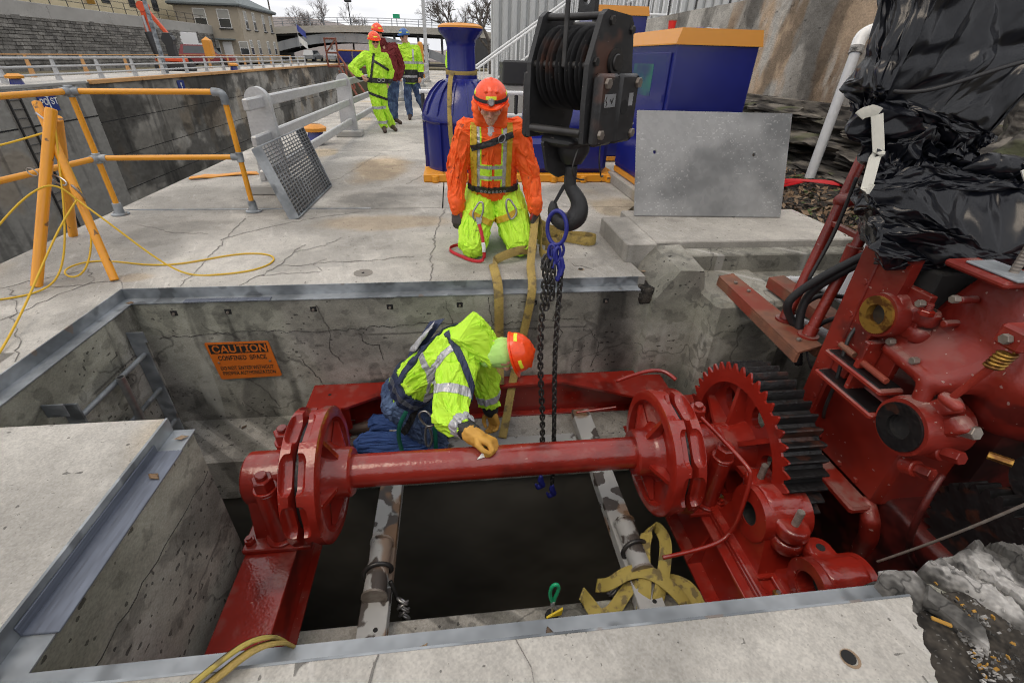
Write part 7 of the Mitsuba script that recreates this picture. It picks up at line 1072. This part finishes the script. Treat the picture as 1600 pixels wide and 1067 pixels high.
# webbing slings
def sling(label, parts_, group=None):
    k = thing('webbing_sling', label, 'sling')
    for pts, w, wd, mat in parts_: part(k, 'web', ribbon(spl([A(*p) for p in pts], 60), w, .009, wd if np.ndim(wd) == 1 else np.array([wd[min(int(i / 60 * len(wd)), len(wd) - 1)] for i in range(60)])), mat, True)
    return k
X = (1, 0, 0)
sling('tan webbing sling running from the kneeling man over the pit edge, left of two', [([(.66, 3.72, .02), (.60, 3.60, .06), (.50, 3.52, .09), (.38, 3.48, .07), (.285, 3.45, .03), (.272, 3.32, .018), (.275, 3.20, .016), (.278, 3.10, .006), (.282, 3.045, -.06), (.286, 3.035, -.25), (.290, 3.03, -.55), (.288, 2.93, -.79)], .068, np.array([(.1, .2, 1)] * 22 + [(1, .2, .25)] * 8 + [(1, 0, 0)] * 30), 'sling_web')])
sling('tan webbing sling hanging straight into the pit beside the chains, right of two', [([(.655, 3.80, .34), (.60, 3.55, .18), (.55, 3.30, .045), (.535, 3.13, .02), (.525, 3.045, -.05), (.49, 3.035, -.30), (.44, 3.03, -.62), (.40, 2.98, -.78), (.34, 2.80, -.95), (.28, 2.60, -1.04)], .062, X, 'sling_web'), ([(.66, 3.80, .30), (.69, 3.70, .16), (.68, 3.60, .05), (.72, 3.52, .045), (.78, 3.56, .05), (.80, 3.66, .05), (.74, 3.72, .05)], .066, (.1, .1, 1), 'sling_web')])
sling('coiled yellowish sling lying on the deck behind the chains', [([(.66, 4.02, .05), (.85, 3.96, .05), (1.02, 3.90, .045), (1.15, 3.83, .045), (1.22, 3.90, .045), (1.13, 3.98, .045), (.98, 4.00, .05), (.88, 4.12, .06), (.76, 4.18, .06), (.66, 4.10, .06), (.70, 3.98, .07), (.84, 3.94, .08), (.95, 4.02, .06)], .075, (0, .1, 1), 'sling_web'), ([(.60, 4.20, .12), (.72, 4.10, .14), (.82, 4.02, .10), (.90, 3.90, .05), (.80, 3.84, .045), (.70, 3.88, .05)], .07, (.1, .2, 1), 'sling_web')])
sling('bright yellow webbing sling looped on the shelf at the near right', [([(.88, 1.24, -1.07), (.92, 1.34, -.98), (.965, 1.50, -.93), (1.03, 1.62, -.92), (1.085, 1.655, -.92), (1.11, 1.58, -.92), (1.075, 1.47, -.92), (1.02, 1.36, -.95), (.95, 1.24, -1.05)], .066, np.array([(.9, -.45, .25)] * 24 + [(.6, -.2, .9)] * 10 + [(.9, .35, .2)] * 26), 'sling_bright'),
    ([(.70, 1.44, -1.10), (.755, 1.40, -1.02), (.83, 1.41, -.97), (.93, 1.40, -.94), (1.02, 1.34, -.95), (1.10, 1.26, -1.0), (1.16, 1.18, -1.08)], .07, (.35, .9, .3), 'sling_bright'), ([(.585, 1.36, -1.02), (.62, 1.33, -1.06), (.66, 1.27, -1.075), (.72, 1.27, -1.07), (.80, 1.33, -1.05), (.89, 1.39, -.99)], .07, (.3, .9, .3), 'sling_bright'), ([(1.04, 1.42, -1.06), (1.10, 1.38, -1.03), (1.17, 1.33, -1.03), (1.20, 1.24, -1.07)], .08, (.7, .6, .35), 'sling_bright')])
sling('yellow webbing sling bent over the pit coping at the bottom left', [([(-.82, .54, .012), (-.745, .61, .020), (-.67, .675, .032), (-.60, .725, .034), (-.555, .750, .0), (-.54, .768, -.08), (-.535, .775, -.16)], .036, np.array([(.55, -.5, .7)] * 60), 'sling_bright'), ([(-.78, .53, .010), (-.715, .60, .016), (-.645, .66, .026), (-.585, .705, .03), (-.54, .740, -.01), (-.525, .764, -.09), (-.52, .772, -.17)], .036, np.array([(.6, -.45, .5)] * 60), 'sling_web')])
gn = thing('green_loop', 'green-coated wire loop with yellow tag standing on the near pit shelf', 'wire loop'); G = A(.415, 1.30, -1.099)
part(gn, 'loop', tube(spl([G + A(*q) for q in ((-.004, 0, .135), (-.016, .004, .18), (-.012, .008, .255), (.008, .008, .272), (.022, .006, .245), (.012, .004, .18), (.004, 0, .135))], 40), .0095, 8), 'green_vinyl', True); part(gn, 'stem', cyl(G + A(0, 0, .015), G + A(0, 0, .14), .006, 8), 'steel'); part(gn, 'ferrule', cyl(G + A(0, 0, .105), G + A(0, 0, .145), .012, 10), 'galvanised')
part(gn, 'tag', hullpts([G + A(*q) for q in ((-.03, -.02, .02), (.05, -.01, .02), (.055, -.01, .075), (.02, -.015, .03), (-.03, -.01, .024), (.05, 0, .026), (.055, 0, .078))]), 'bright_yellow', False); part(gn, 'base', lathe([(0, 0), (.034, 0), (.03, .02), (0, .025)], G, n=14), 'black_gap')
# small debris
LV = (((-2.2, 3.07, -.066), 'on the coping at the far left corner of the pit'), ((-.15, .70, -.064), 'on the near coping, left of two'), ((.23, .705, -.064), 'on the near coping, right of two'), ((-1.235, 1.45, -.055), 'on the dark strip of the left coping'), ((-1.24, 1.68, -.062), 'at the upper end of the left coping'), ((-1.7, 2.95, -1.095), 'on the shelf in the left pit corner'), ((.7, 2.7, -1.095), 'on the shelf right of the chains'), ((1.46, 3.3, -.02), 'in the rubble beside the old concrete pier'))
for i, (p, lb) in enumerate(LV):
    m = rough(fine(hullpts([(-.03, 0, 0), (0, .016, .004), (.03, 0, .003), (0, -.016, .002), (0, 0, .006)]), .01), .003, 60, i); solo('dead_leaf', mv(m, p, rot((0, 0, 1), i * 50)[:3, :3]), f'leaf_{i % 3}', True, 'small dead leaf lying ' + lb, 'leaf', 'dead leaves round the pit')
